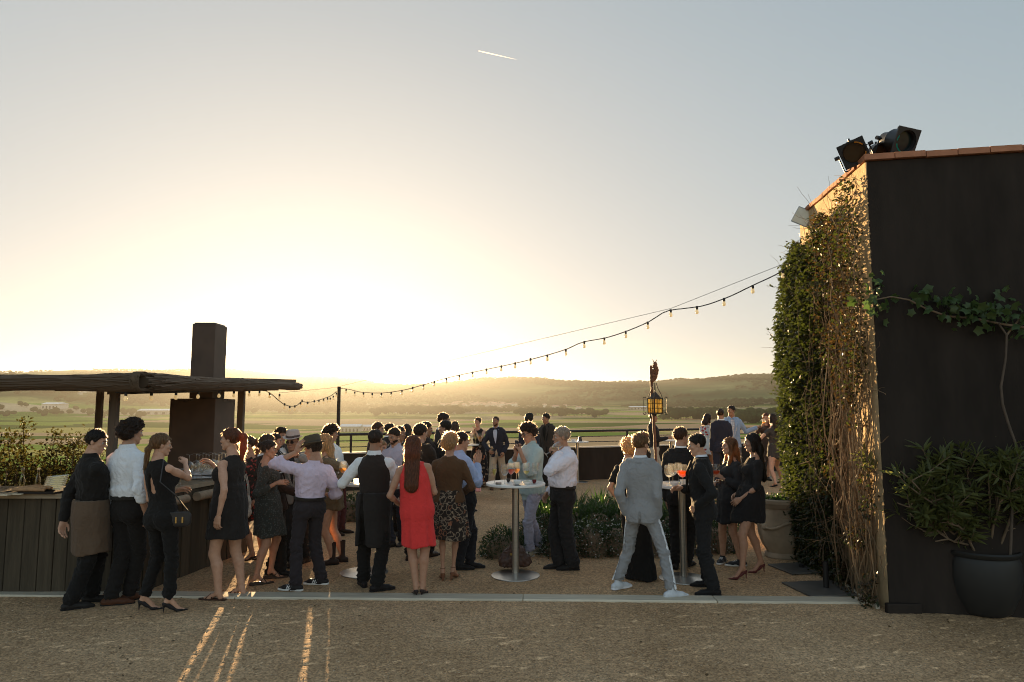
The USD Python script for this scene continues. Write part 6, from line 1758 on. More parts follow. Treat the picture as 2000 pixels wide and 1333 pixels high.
LIQ = {'orange': liquid('orange_drink', (0.85, 0.22, 0.02)), 'amber': liquid('amber_drink', (0.75, 0.42, 0.08)), 'pale': liquid('pale_wine', (0.72, 0.62, 0.32)), 'clear': liquid('water', (0.75, 0.76, 0.72)), 'red': liquid('red_drink', (0.35, 0.02, 0.02))}
SHAPE = {'goblet': dict(b=[(.004, .085), (.018, .093), (.034, .115), (.041, .145), (.040, .178), (.036, .205)], s=.085), 'flute': dict(b=[(.004, .085), (.014, .095), (.023, .125), (.027, .170), (.0265, .205)], s=.085),
         'coupe': dict(b=[(.004, .105), (.020, .110), (.040, .124), (.048, .145), (.049, .158)], s=.105), 'balloon': dict(b=[(.004, .075), (.024, .083), (.044, .108), (.050, .140), (.047, .172), (.041, .200)], s=.075)}
def wine_glass(kind, drink, fill, loc, label, group=None, M=None, scale=1.0):
    scale = scale * 1.15
    t = thing('wine_glass' if kind != 'flute' else 'flute_glass', label, 'glass', loc, 0, group)
    S_ = SHAPE[kind]
    def put(m):
        m = m.copy(); m.apply_scale(scale)
        if M is not None:
            m = trimesh.Trimesh(m.vertices @ np.asarray(M).T, m.faces, process=False)
        return m
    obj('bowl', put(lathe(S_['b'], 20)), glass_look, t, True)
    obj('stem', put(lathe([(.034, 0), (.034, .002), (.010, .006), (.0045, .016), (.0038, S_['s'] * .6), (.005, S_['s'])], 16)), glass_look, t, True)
    if fill > 0:
        b = np.array(S_['b']); z0, z1 = b[0, 1], b[-1, 1]; zt = z0 + (z1 - z0) * fill
        zz = np.linspace(z0 + .001, zt, 7); rr = np.interp(zz, b[:, 1], b[:, 0]) * .96 - .0006
        obj('drink', put(lathe(np.vstack([np.c_[rr, zz], [[0, zt]]]), 18)), LIQ[drink], t, True)
    return t
def table(u, v, dia, label, ht=1.10):
    p = gnd(u, v)
    t = thing('bar_table', label, 'table', p, float(rng.uniform(0, 90)))
    r_ = dia / 2
    obj('table_top', lathe([(0, ht - .034), (r_ - .02, ht - .034), (r_, ht - .026), (r_ + .001, ht - .006), (r_ - .004, ht), (0, ht)], 56), table_white, t, 35)
    obj('column', lathe([(.042, .02), (.042, ht - .035)], 24), steel, t, True)
    obj('base', lathe([(0, .0), (.285, .0), (.292, .004), (.290, .010), (.06, .030), (.045, .036), (0, .036)], 56), steel, t, 35)
    obj('plate', lathe([(0, ht - .044), (.14, ht - .044), (.14, ht - .0345)], 24), steel, t, 40)
    return p, ht
def on(tb, u, v=None, dy=0.0):
    """a spot on the table top under this picture column"""
    p, ht = tb
    if v is not None:
        return gnd(u, v, ht + .0005)
    y = p[1] + dy
    q_ = at(u, 800, y); return np.array([q_[0], y, ht + .0005])
T1 = table(1007, 1125, .72, 'tall round white table in front of the young man with the phone')
T2 = table(1336, 1131, .72, 'tall round white table between the grey suit and the black suit')
T3 = table(711, 1119, .72, 'tall round white table hidden behind the waiter')
T4 = table(907, 955, .72, 'far white table crowded with glasses, left of the navy blazer')
T5 = table(1128, 942, .62, 'far white table at the railing, right of the grey haired man')
T6 = table(1312, 936, .62, 'far white table at the railing, right of the iron lantern')
T7 = table(1487, 932, .66, 'far white table at the railing beside the short grey dress')
wine_glass('flute', 'pale', .55, on(T1, 966, dy=-.16), 'slim flute of pale wine, leftmost on the table by the phone')
wine_glass('goblet', 'clear', .12, on(T1, 986, dy=-.20), 'nearly empty goblet right of the slim flute')
wine_glass('goblet', 'orange', .45, on(T1, 998, dy=-.02), 'goblet with an orange drink and ice, front one of the orange pair')
wine_glass('goblet', 'amber', .40, on(T1, 1009, dy=.12), 'goblet with an amber drink, rear one of the orange pair')
wine_glass('goblet', 'pale', .30, on(T1, 1028, dy=-.02), 'tall goblet behind the white bowl on the phone table')
wine_glass('goblet', 'clear', .25, on(T1, 1046, dy=.02), 'rightmost goblet on the table by the phone')
def bowl(loc, r_, h_, lk, label, sq=False, food=None):
    t = thing('bowl', label, 'bowl', loc)
    prof = [(r_ * .55, 0), (r_ * .6, .004), (r_ * .92, h_ * .6), (r_, h_), (r_ * .94, h_), (r_ * .86, h_ * .6), (r_ * .5, .012), (0, .010)]
    m = lathe(prof, 28)
    if sq:
        v = np.array(m.vertices); a_ = np.arctan2(v[:, 1], v[:, 0]); k_ = np.minimum(1 / np.maximum(np.abs(np.cos(a_)), np.abs(np.sin(a_))), 1.28); v[:, :2] *= (k_ * .84)[:, None]; m = trimesh.Trimesh(v, m.faces, process=False)
    obj('shell', m, lk, t, 40)
    if food is not None:
        s_ = trimesh.creation.icosphere(2); v = s_.vertices * [r_ * .8, r_ * .8, h_ * .45] * (1 + .25 * (meshkit.noise(s_.vertices * 4 + loc[0], 3) - .5))[:, None]
        obj('food', trimesh.Trimesh(v + [0, 0, h_ * .62], s_.faces, process=False), food, t, True)
    return t
green_bits = look('green_garnish', (0.10, 0.15, 0.03), .7, var=.5, scale=60)
bowl(on(T1, 1010, dy=-.24), .052, .050, china, 'square white bowl in front on the table by the phone', True)
bowl(on(T1, 1029, dy=-.20), .060, .040, china, 'round white bowl with greenery on the table by the phone', False, green_bits)
bowl(on(T1, 1043, dy=-.10), .028, .045, look('dark_red_glass', (0.10, 0.012, 0.012), .15), 'small dark red cup at the right end of the table')
bowl(on(T1, 993, dy=.05), .026, .040, look('black_cup', (0.02, 0.018, 0.018), .3), 'small black cup among the goblets')
p = on(T1, 974, dy=-.22)
t = thing('ashtray', 'small steel tin lying at the left edge of the table', 'ashtray', p)
obj('dish', lathe([(.034, 0), (.036, .004), (.036, .022), (.032, .022), (.030, .006), (0, .006)], 24), steel, t, 40)
obj('lid', T(lathe([(0, .0), (.034, 0), (.034, .006), (0, .008)], 24), (.0, .0, .0235)), look('tin_lid', (0.30, 0.28, 0.34), .3, .6), t, 40)
p = on(T1, 1010, dy=-.31)
t = thing('phone', 'flat black phone lying by the square white bowl', 'phone', p, 12)
obj('case', box(-.036, .036, -.03, .045, 0, .009, .003), look('phone_black', (0.012, 0.012, 0.013), .25), t)
obj('screen', box(-.032, .032, -.026, .041, .0093, .0100), look('phone_glass', (0.02, 0.02, 0.022), .08), t)
wine_glass('balloon', 'clear', .15, on(T2, 1304, dy=-.10), 'empty balloon glass, leftmost on the right table')
wine_glass('balloon', 'clear', .10, on(T2, 1311, dy=.10), 'second empty balloon glass on the right table')
wine_glass('balloon', 'orange', .50, on(T2, 1330, dy=-.16), 'balloon glass of bright orange cocktail on the right table', scale=1.06)
wine_glass('balloon', 'clear', .2, on(T2, 1349, dy=.05), 'clear balloon glass against the black suit')
wine_glass('goblet', 'amber', .3, on(T2, 1322, dy=.16), 'goblet at the back of the right table')
bowl(on(T2, 1314, dy=-.20), .058, .042, china, 'round white bowl left of the orange cocktail')
bowl(on(T2, 1332, dy=-.02), .050, .052, china, 'square white bowl right of the orange cocktail', True)
t = thing('plate', 'flat white plate at the right edge of the right table', 'plate', on(T2, 1352, dy=-.16))
obj('rim', lathe([(.03, 0), (.05, .004), (.085, .012), (.086, .014), (.05, .008), (0, .006)], 28), china, t, 40)
wine_glass('goblet', 'amber', .42, on(T3, 673, dy=-.06), 'goblet of amber wine left of the waiter', scale=1.05)
def sunglasses(loc, label):
    t = thing('sunglasses', label, 'sunglasses', loc, 25)
    lk = look('dark_lens', (0.01, 0.01, 0.01), .1)
    for s_ in (-1, 1):
        obj('lens', T(lathe([(0, 0), (.026, .001), (.027, .004), (0, .006)], 16), (s_ * .032, 0, .026), rx=80), lk, t, True)
        obj('temple', tube([(s_ * .060, 0, .030), (s_ * .064, .06, .02), (s_ * .058, .12, .004)], .003, 5), lk, t)
    obj('bridge', tube([(-.01, 0, .033), (0, 0, .036), (.01, 0, .033)], .003, 5), lk, t)
sunglasses(on(T3, 684, dy=-.16), 'folded dark sunglasses on the table left of the waiter')
for n_, (u_, dy_, k_, l_) in enumerate(((889, .05, 'goblet', 'orange'), (896, -.1, 'goblet', 'orange'), (903, .12, 'goblet', 'amber'), (910, -.06, 'goblet', 'clear'), (917, .1, 'flute', 'pale'), (922, -.12, 'goblet', 'clear'), (929, .02, 'flute', 'pale'), (937, -.04, 'goblet', 'amber'))):
    wine_glass(k_, l_, .5, on(T4, u_, dy=dy_), ['leftmost glass of orange cocktail on the crowded far table', 'second glass of orange cocktail on the crowded far table', 'amber glass in the middle of the crowded far table', 'clear goblet in front on the crowded far table', 'slim flute at the back of the crowded far table', 'clear goblet right of the middle on the far table', 'slim flute near the right edge of the far table', 'rightmost amber goblet on the crowded far table'][n_], scale=1.1)
wine_glass('goblet', 'pale', .3, on(T5, 1112, dy=.1), 'glass on the far table above the grey haired man', scale=1.1)
bowl(on(T5, 1119, dy=-.08), .07, .05, china, 'white bowl on the far table right of the grey haired man')
t = thing('clutch_bag', 'small black clutch standing on the far table at the railing', 'bag', on(T5, 1132, dy=0))
obj('pouch', trimesh.convex.convex_hull(np.array([(x, y, z) for x in (-.06, .06) for y in (-.03, .03) for z in (0,)] + [(-.02, 0, .13), (.045, 0, .12)])), look('black_leather', (0.016, 0.014, 0.014), .4), t)
obj('clasp', T(trimesh.creation.icosphere(1, .01), (.012, 0, .13)), steel, t)
wine_glass('goblet', 'clear', .2, on(T6, 1312, dy=-.05), 'clear goblet on the far table beside the lantern', scale=1.1)
wine_glass('goblet', 'amber', .5, on(T6, 1318, dy=.1), 'amber goblet on the far table beside the lantern', scale=1.1)
bowl(on(T6, 1297, dy=-.1), .075, .06, china, 'white square bowl on the far table beside the lantern', True)
wine_glass('balloon', 'orange', .4, on(T7, 1487, dy=.05), 'orange cocktail on the table by the short grey dress', scale=1.1)
t = thing('bottle', 'small dark green bottle on the far right table', 'bottle', on(T7, 1477, dy=-.1))
obj('body', lathe([(0, 0), (.04, 0), (.042, .01), (.042, .10), (.016, .15), (.015, .19), (0, .19)], 18), look('dark_green_glass', (0.01, 0.025, 0.012), .1), t, 40)
obj('cap', lathe([(0, .19), (.017, .19), (.017, .205), (0, .205)], 12), black_steel, t, 40)

# ---- things held in hands
def held(q, i, kind, drink, fill, label, tiltv=(0, 0, 1), off=(0, 0, 0), scale=1.0):
    hand = q.M.T @ (q.wr[i] + q.hd[i] * .085 - q.hn[i] * -.035) + q.o
    z = unit(tiltv); x = unit(np.cross([0, 1.0, 0.1], z)); M = np.stack([x, np.cross(z, x), z], 1)
    base = hand - z * SHAPE[kind]['s'] * scale * 1.05 + np.array(off)
    return wine_glass(kind, drink, fill, base, label, None, M, scale)
held(p6, 0, 'coupe', 'pale', .4, 'coupe glass held up by the woman in the grey dotted dress', (.05, 0, 1))
held(p33, 0, 'goblet', 'pale', .25, 'wine glass tilted at the mouth of the grey haired man', (.75, .1, .55), (-.02, -.02, 0))
held(p31, 1, 'goblet', 'pale', .3, 'glass held by the bearded man in the navy blazer')
held(p41, 0, 'balloon', 'orange', .4, 'orange cocktail held by the woman with wavy blond hair')
held(p46, 1, 'goblet', 'amber', .4, 'glass held by the woman in the brown blouse')
hp_ = p32.M.T @ ((p32.wr[0] + p32.wr[1]) / 2 + np.array([0, 0, .085])) + p32.o
t = thing('phone', 'black phone held upright by the young man in pale green', 'phone', hp_ + [-.02, -.0, .02], -58)
obj('case', T(box(-.037, .037, -.005, .005, -.075, .075, .004), rx=8), look('phone_black', (0.012, 0.012, 0.013), .25), t)
obj('screen', T(box(-.033, .033, -.0063, -.0053, -.068, .068), rx=8), look('phone_glass', (0.02, 0.02, 0.022), .08), t)
obj('camera_bump', T(box(.010, .032, .005, .008, .045, .068, .002), rx=8), look('phone_black', (0.012, 0.012, 0.013), .25), t)

# ---- bags
leather = look('black_leather', (0.016, 0.014, 0.014), .4)
brown_leather = look('brown_leather', (0.050, 0.022, 0.014), .45, var=.3, scale=9, bump=.4, bscale=18)
gold = look('gold_metal', (0.75, 0.52, 0.20), .25, 1.0)
b0 = at(352, 1014, p3.o[1] - .06)
t = thing('shoulder_bag', 'small black shoulder bag with gold clasps at the hip of the black jumpsuit', 'bag', b0, 12)
f = Field((-.13, -.06, -.10), (.13, .06, .10), .008); f.cap((-.055, 0, .02), (.055, 0, .02), .052, .052, .02, sq=((0, 1, 0), .55)); f.cap((-.055, 0, -.03), (.055, 0, -.03), .050, .050, .02, sq=((0, 1, 0), .6))
obj('body', f.mesh(2), leather, t, True)
obj('flap', T(box(-.09, .09, -.036, -.030, -.02, .07, .004)), leather, t)
for s_ in (-1, 1):
    obj('clasp', box(s_ * .03 - .008, s_ * .03 + .008, -.044, -.037, -.035, .025, .002), gold, t)
sh_ = p3.M.T @ (p3.tp(.055, -.01, .835)) + p3.o - b0
R_b = np.array([[math.cos(math.radians(12)), math.sin(math.radians(12)), 0], [-math.sin(math.radians(12)), math.cos(math.radians(12)), 0], [0, 0, 1]])
bk = p3.M.T @ (p3.tp(.10, -.085, .72)) + p3.o - b0
obj('strap', tube([R_b @ sh_ + [0, 0, .01], R_b @ bk, R_b @ bk * .5 + [.05, -.03, .06], (.08, 0, .06)], .006, 5), leather, t)
b1 = at(478, 990, p5.o[1] - .22)
woven = look('woven_white', (0.48, 0.42, 0.35), .8, var=.5, scale=40, bump=.6, bscale=60)
t = thing('woven_bag', 'white woven bag hanging beside the dark floral dress', 'bag', b1)
f = Field((-.10, -.06, -.13), (.10, .06, .12), .008); f.cap((-.04, 0, .06), (.04, 0, .06), .045, .045, .01, sq=((0, 1, 0), .6)); f.cap((-.045, 0, -.07), (.045, 0, -.07), .05, .05, .01, sq=((0, 1, 0), .6)); f.cap((0, 0, .08), (0, 0, -.08), .08, .085, .01, sq=((0, 1, 0), .4))
obj('body', f.mesh(1), woven, t, True)
for s_ in (-1, 1):
    obj('handle', tube([(-.05, s_ * .02, .10), (-.035, s_ * .02, .28), (0, s_ * .02, .42), (.035, s_ * .02, .28), (.05, s_ * .02, .10)], .006, 5), woven, t)
b2 = at(928, 951, 15.5)
t = thing('handbag', 'small pink handbag low behind the clapping man', 'bag', b2)
pink = look('pink_leather', (0.55, 0.28, 0.29), .5)
obj('body', box(-.13, .13, -.05, .05, -.11, .08, .02), pink, t)
obj('flap', box(-.125, .125, -.058, -.052, -.02, .075, .003), pink, t)
obj('handle', tube([(-.09, 0, .08), (-.07, 0, .20), (.07, 0, .20), (.09, 0, .08)], .008, 6), pink, t)
g0 = gnd(1006, 1117)
t = thing('leather_bag', 'slouchy brown leather bag on the table foot', 'bag', g0 + [0, .12, .034], 10)
f = Field((-.26, -.16, 0), (.26, .16, .34), .011); f.cap((-.12, 0, .07), (.13, 0, .07), .085, .08, .03, sq=((0, 1, 0), .8)); f.cap((-.07, 0, .14), (.06, 0, .17), .085, .07, .04, sq=((0, 1, 0), .7)); f.cap((-.03, 0, .20), (.02, 0, .24), .06, .04, .04)
f.cut(lambda p: .004 - p[..., 2])
obj('body', folds(f.mesh(2), .022, (16, 16, 14), 5), brown_leather, t, True)
obj('handle', tube([(-.08, -.03, .20), (-.06, -.05, .30), (.02, -.05, .31), (.06, -.03, .21)], .010, 6), brown_leather, t, True)
obj('buckle', T(box(-.02, .02, -.004, .004, -.014, .014, .002), (-.06, -.085, .17)), gold, t)

# ------------------------------------------------------------------ lantern on its carved post
iron = look('wrought_iron', (0.020, 0.017, 0.015), .5, .5)
carved = look('carved_wood', (0.10, 0.042, 0.02), .6, var=.4, scale=14, bump=.8, bscale=30)
LY = 13.2
lb = at(1279, 797, LY); lb = np.array([lb[0], LY, 0])
lan = thing('lantern_post', 'wrought iron lantern with yellow panes on a slender carved wooden post', 'lantern', lb)
def lz(v):
    return float(at(1279, v, LY)[2])
def lx(u, v=800):
    return float(at(u, v, LY)[0] - lb[0])
obj('post', tube([(0.0, 0.03, -.05), (0.0, 0.03, 1.2), (-.02, .06, lz(812)), (-.04, .07, lz(780)), (-.045, .05, lz(742)), (-.055, .03, lz(714))], [.030, .028, .028, .032, .030, .024], 8), carved, lan, True)
f = Field((-.14, -.10, lz(748)), (.16, .12, lz(700)), .011)
zt_ = lz(706); hh_ = lz(706) - lz(745)
for k_, (x_, z_, r_) in enumerate(((-.035, .02, .034), (.01, .06, .036), (.03, .11, .036), (.04, .17, .042), (.045, .23, .044), (.035, .29, .038), (.03, .35, .032), (.01, .30, .034), (-.02, .12, .03), (.02, .335, .026), (-.01, .2, .034))):
    f.ell((x_, .02, zt_ - hh_ + z_ / .40 * hh_), (r_, r_ * .8, r_ * 1.25), .012)
obj('carved_figure', folds(f.mesh(1), .022, (34, 34, 40), 4), carved, lan, True)
for s_ in (-1, 1):
    obj('horn', tube([(.02 + s_ * .012, .02, zt_ - .02), (.02 + s_ * .03, .02, zt_ + .012), (.02 + s_ * .042, .02, zt_ + .035)], [.010, .007, .003], 6), carved, lan, True)
# cage
zc0, zc1 = lz(807), lz(779); wx = .098
pane_y = usdkit.material(stage, '/World/Looks/yellow_pane', {'tc': ('texture_coordinate', {}), 'n': ('noise_texture', {'scale': 14.0, 'detail': 3.0}), 'r': ('rgb_ramp', {'ramp': [(.3, (.70, .56, .26)), (.6, (.90, .84, .60))]}),
                        't': ('translucent_bsdf', {}), 'tr': ('transparent_bsdf', {}), 'g': ('glossy_bsdf', {'roughness': .1}), 'm': ('mix_closure', {'fac': .45}), 'm2': ('mix_closure', {'fac': .08})},
                        [('tc.object', 'n.vector'), ('n.fac', 'r.fac'), ('r.color', 't.color'), ('r.color', 'tr.color'), ('t.BSDF', 'm.closure1'), ('tr.BSDF', 'm.closure2'), ('m.closure', 'm2.closure1'), ('g.BSDF', 'm2.closure2')], surface='m2.closure')
cg = math.radians(28); cc, ss = math.cos(cg), math.sin(cg)
def crot(m):
    return T(m, (0.0, -.04, 0), rz=28)
for k_ in range(4):
    a_ = math.radians(90 * k_)
    for c_ in range(3):
        for d_ in range(3):
            x0, x1 = -wx * .92 + c_ * wx * .613, -wx * .92 + (c_ + 1) * wx * .613; z0, z1 = zc0 + (zc1 - zc0) * d_ / 3, zc0 + (zc1 - zc0) * (d_ + 1) / 3
            obj('pane', crot(T(box(x0 + .004, x1 - .004, -wx - .002, -wx + .002, z0 + .004, z1 - .004), rz=90 * k_)), pane_y, lan)
    bars = [tube([(-wx, -wx, zc0 - .01), (-wx, -wx, zc1 + .01)], .011, 5)] + [tube([(-wx * .92 + c_ * wx * .613, -wx, zc0), (-wx * .92 + c_ * wx * .613, -wx, zc1)], .0055, 4) for c_ in (1, 2)] + \
           [tube([(-wx, -wx, zc0 + (zc1 - zc0) * d_ / 3), (wx, -wx, zc0 + (zc1 - zc0) * d_ / 3)], .009 if d_ in (0, 3) else .0055, 4) for d_ in range(4)]
    obj('cage_bars', crot(T(cat(bars), rz=90 * k_)), iron, lan)
    for zc_, sg in ((zc1, 1), (zc0, -1)):
        g = np.linspace(0, 4.9, 16); rr_ = np.linspace(.036, .008, 16)
        pts = np.stack([-wx - .036 - rr_ * np.cos(g) + .0, -wx - .036 - rr_ * np.cos(g), zc_ + sg * (rr_ * np.sin(g))], 1)
        pts[:, 0] = -wx - .030 + rr_ * np.cos(g) * -.7 - .01; pts[:, 1] = pts[:, 0]
        obj('scroll', crot(T(tube(pts, .007, 5), rz=90 * k_)), iron, lan, True)
    obj('side_rod', crot(T(tube([(-wx - .055, -wx - .055, zc0 + .01), (-wx - .055, -wx - .055, zc1 - .01)], .0055, 5), rz=90 * k_)), iron, lan)
    obj('hanger', crot(T(tube([(-wx, -wx, zc1), (-wx * .75, -wx * .75, zc1 + .10), (-wx * .38, -wx * .38, zc1 + .20), (-wx * .2, -wx * .2, zc1 + .30)], .0075, 5), rz=90 * k_)), iron, lan, True)
obj('roof', crot(T(trimesh.creation.cone(wx * 1.15, .13, sections=4), (0, 0, zc1 + .012), rz=45)), iron, lan)
obj('floor', crot(box(-wx, wx, -wx, wx, zc0 - .022, zc0 - .011)), iron, lan)
obj('finial', crot(T(trimesh.creation.icosphere(2, .02), (0, 0, zc0 - .04))), iron, lan, True)

# ------------------------------------------------------------------ pole and strings of bulbs
PO = at(659, 880, fence_y(-4.3)); PO = np.array([PO[0] - .02, PO[1] + .10, 0])
pole = thing('string_pole', 'thin dark pole at the end of the railing carrying the strings of bulbs', 'pole', PO)
ptop = float(at(659, 757, PO[1])[2])
obj('shaft', box(-.036, .036, -.036, .036, -.3, ptop, .006), black_steel, pole)
obj('cap', box(-.042, .042, -.042, .042, ptop + .001, ptop + .012, .003), black_steel, pole)
obj('hook', tube([(.036, 0, ptop - .03), (.07, 0, ptop - .03), (.075, 0, ptop - .005)], .006, 5), black_steel, pole)
cable = look('black_cable', (0.012, 0.011, 0.011), .6)
bulb_glow = usdkit.material(stage, '/World/Looks/bulb_glow', {'p': ('principled_bsdf', {'base_color': (0.8, 0.62, 0.35), 'roughness': .15, 'emission_color': (1.0, 0.66, 0.28), 'emission_strength': 0.08})}, surface='p.BSDF')
def bulb_string(name, label, path, spots, support=None, drop=.05, sc=1.0):
    """path, spots: (u, v, Y); bulbs hang at the spots"""
    P = np.array([at(*q_) for q_ in path])
    t = thing(name, label, 'string lights', (0, 0, 0))
    from scipy.interpolate import PchipInterpolator
    L = np.r_[0, np.cumsum(np.linalg.norm(np.diff(P, axis=0), axis=1))]
    ss_ = np.linspace(0, L[-1], 90)
    C = np.stack([PchipInterpolator(L, P[:, k_])(ss_) for k_ in range(3)], 1)
    obj('cable', tube(C, .0085 * sc, 6), cable, t, True)
    if support is not None:
        obj('support_wire', tube([at(*q_) for q_ in support], .0035, 4), cable, t)
    for u_, v_, Y_ in spots:
        q_ = at(u_, v_, Y_)
        so = lathe([(0, .0), (.014, 0), (.019, -.012), (.019, -.05), (.015, -.055), (0, -.055)], 10)
        bu = lathe([(0, -.052), (.014, -.054), (.019, -.066), (.026, -.085), (.027, -.10), (.020, -.117), (.008, -.124), (0, -.125)], 12)
        for nm, m_, lk in (('socket', so, cable), ('bulb', bu, bulb_glow)):
            m_ = m_.copy(); m_.apply_scale(sc); m_.apply_translation(q_ + [0, 0, .012]); obj(nm, m_, lk, t, True)
    return t
YA, YB = PO[1], 9.05
def ydepth(u):                       # straight run over the terrace, seen in perspective
    s_ = np.clip((u - 659) / (1545 - 659), 0, 1)
    return 1 / (1 / YA + (1 / YB - 1 / YA) * s_)
run = [(659, 759), (676, 760), (710, 767), (745, 768), (785, 763), (827, 752), (872, 739), (950, 722), (1006, 710), (1069, 694), (1105, 683), (1141, 668), (1180, 661), (1222, 648), (1265, 630), (1310, 606), (1361, 600), (1414, 584), (1470, 558), (1529, 529), (1560, 500)]
bul = [(676, 761), (693, 766), (710, 768), (727, 769), (745, 769), (764, 767), (785, 763), (806, 757), (827, 752), (848, 745), (872, 739), (897, 733), (923, 727), (950, 721), (979, 715), (1006, 709), (1036, 701), (1069, 694), (1105, 683), (1141, 668), (1180, 661), (1222, 648), (1265, 630), (1310, 606), (1361, 600), (1414, 584), (1470, 559), (1529, 529)]
bulb_string('string_lights', 'long string of small bulbs sagging from the pole up to the creeper wall', [(u, v, ydepth(u)) for u, v in run], [(u, v, ydepth(u)) for u, v in bul],
            [(659, 756, YA), (1310, 603, ydepth(1310)), (1545, 510, YB)], sc=.95)
CY = 12.8
def yd2(u):
    return 1 / (1 / CY + (1 / YA - 1 / CY) * np.clip((u - 525) / (659 - 525), 0, 1))
run2 = [(521, 765), (530, 770), (545, 783), (557, 791), (568, 794), (578, 793), (590, 785), (600, 786), (615, 784), (632, 779), (645, 774), (657, 765)]
bul2 = [(527, 768), (546, 771), (556, 789), (566, 794), (576, 793), (587, 787), (590, 782), (601, 786), (614, 783), (623, 782), (632, 780), (640, 778), (645, 778), (651, 774), (657, 768)]
bulb_string('string_lights', 'short tangled string of bulbs between the canopy end and the pole', [(u, v, yd2(u)) for u, v in run2], [(u, v, yd2(u)) for u, v in bul2], [(545, 768, yd2(545)), (659, 757, YA)], sc=.9)
def yd3(u):
    return 1 / (1 / 7.35 + (1 / 13.0 - 1 / 7.35) * np.clip((u - 265) / (583 - 265), 0, 1))
sp3 = [(246, 768), (296, 768), (344, 767), (387, 766), (428, 765), (457, 765), (487, 764), (507, 764)]
bulb_string('string_lights', 'row of amber bulbs hanging under the edge of the brushwood canopy', [(u, v - 1, yd3(u)) for u, v in [(225, 768)] + sp3 + [(521, 765)]], [(u, v, yd3(u)) for u, v in sp3], sc=.8)

# ------------------------------------------------------------------ urn, parasol feet, planted bed, shrubs, oleander
urn_clay = look('urn_clay', (0.30, 0.225, 0.15), .85, var=.25, scale=6, bump=.35, bscale=40)
soil = look('soil', (0.05, 0.035, 0.025), .95, var=.4, scale=20, bump=.6)
up_ = gnd(1527, 1088)
urn = thing('garden_urn', 'big pale clay garden urn with a garland in relief beside the creeper', 'urn', up_)
uz = 0.80
obj('bowl', lathe([(0, .0), (.215, .0), (.225, .02), (.215, .05), (.19, .075), (.20, .10), (.255, .19), (.295, .32), (.305, .45), (.295, .60), (.29, .66), (.315, .68), (.325, .71), (.345, .735), (.345, .775), (.325, .79), (.285, .785), (.275, .70), (0, .69)], 48), urn_clay, urn, 35)
g = np.linspace(0, 2 * np.pi, 97)
obj('garland', tube(np.stack([.318 * np.cos(g), .318 * np.sin(g), .50 - .09 * np.abs(np.sin(2 * g)) ** 1.5], 1), .018 + .005 * np.sin(g * 40), 6), urn_clay, urn, True)
for k_ in range(4):
    a_ = math.pi / 4 + k_ * math.pi / 2 - .3
    obj('rosette', T(T(lathe([(0, .03), (.02, .028), (.04, .016), (.055, .02), (.06, 0), (0, 0)], 14), ry=90), (.297 * math.cos(a_), .297 * math.sin(a_), .45), rz=0) if False else T(trimesh.creation.icosphere(2, .05), (.29 * math.cos(a_), .29 * math.sin(a_), .42)), urn_clay, urn, True)
obj('soil', lathe([(.28, .0), (0, .02)], 24).apply_translation([0, 0, .70]), soil, urn, True)
rp = np.random.default_rng(33)
a_ = rp.uniform(0, 6.28, 500); q_ = np.sqrt(rp.random(500)) * .27
obj('low_plants', leaves(np.stack([q_ * np.cos(a_), q_ * np.sin(a_), .71 + rp.random(500) * .09], 1), rp.normal(size=(500, 3)) * .7 + [0, 0, .6], .05, .03, rp, fine=False), bed_leaf, urn, kind='stuff')
plate_look = look('steel_plate', (0.13, 0.125, 0.115), .55, .5, var=.25, scale=4, bump=.1)
for (u_, v_, h_, w_, rz_, lb_) in ((1614, 1152, .28, .72, 8, 'square steel parasol foot with an empty tube, in front of the creeper'), (1566, 1112, 0, .62, 12, 'square steel plate lying behind the parasol foot')):
    p = gnd(u_, v_)
    t = thing('parasol_foot', lb_, 'parasol foot', p, rz_)
    obj('plate', box(-w_ / 2, w_ / 2, -w_ / 2.4, w_ / 2.4, 0.004, .024, .004), plate_look, t)
    if h_:
        obj('tube', lathe([(.026, .024), (.030, .024), (.030, .024 + h_), (.026, .024 + h_), (.026, .04)], 20), black_steel, t, 40)
    else:
        obj('socket', lathe([(.024, .024), (.034, .024), (.034, .05), (.024, .05), (.024, .03)], 16), black_steel, t, 40)

rb2 = np.random.default_rng(55)
white_flower = look('tiny_white_flower', (0.62, 0.62, 0.58), .7)
def cushion(cx, cy, rx, ry, h_, n_, label, lk, ll, lw, flowers=0, nm='low_shrub'):
    t = thing(nm, label, 'shrub', (cx, cy, 0))
    d_ = rb2.normal(size=(n_, 3)); d_[:, 2] = np.abs(d_[:, 2]); d_ /= np.linalg.norm(d_, axis=1, keepdims=True)
    lump = 1 + .35 * (meshkit.fbm(d_ * 2.4 + cx * 3, 3, 6) - .5)
    pos = d_ * np.array([rx, ry, h_]) * (lump * rb2.uniform(.72, 1.02, n_))[:, None]
    obj('foliage', leaves(pos, d_ + rb2.normal(size=(n_, 3)) * .6 + [0, 0, .3], ll, lw, rb2, fine=False), lk, t, kind='stuff')
    s_ = trimesh.creation.icosphere(2); v = s_.vertices * np.array([rx, ry, h_]) * .72; v[:, 2] = np.maximum(v[:, 2], -.01)
    obj('stems', trimesh.Trimesh(v * (1 + .3 * (meshkit.noise(s_.vertices * 3 + cx, 2) - .5))[:, None], s_.faces, process=False), stem_brown, t)
    if flowers:
        k_ = rb2.integers(0, n_, flowers)
        obj('flowers', leaves(pos[k_] * 1.04, d_[k_] + rb2.normal(size=(flowers, 3)) * .5, .022, .020, rb2, fine=False), white_flower, t, kind='stuff')
    return t
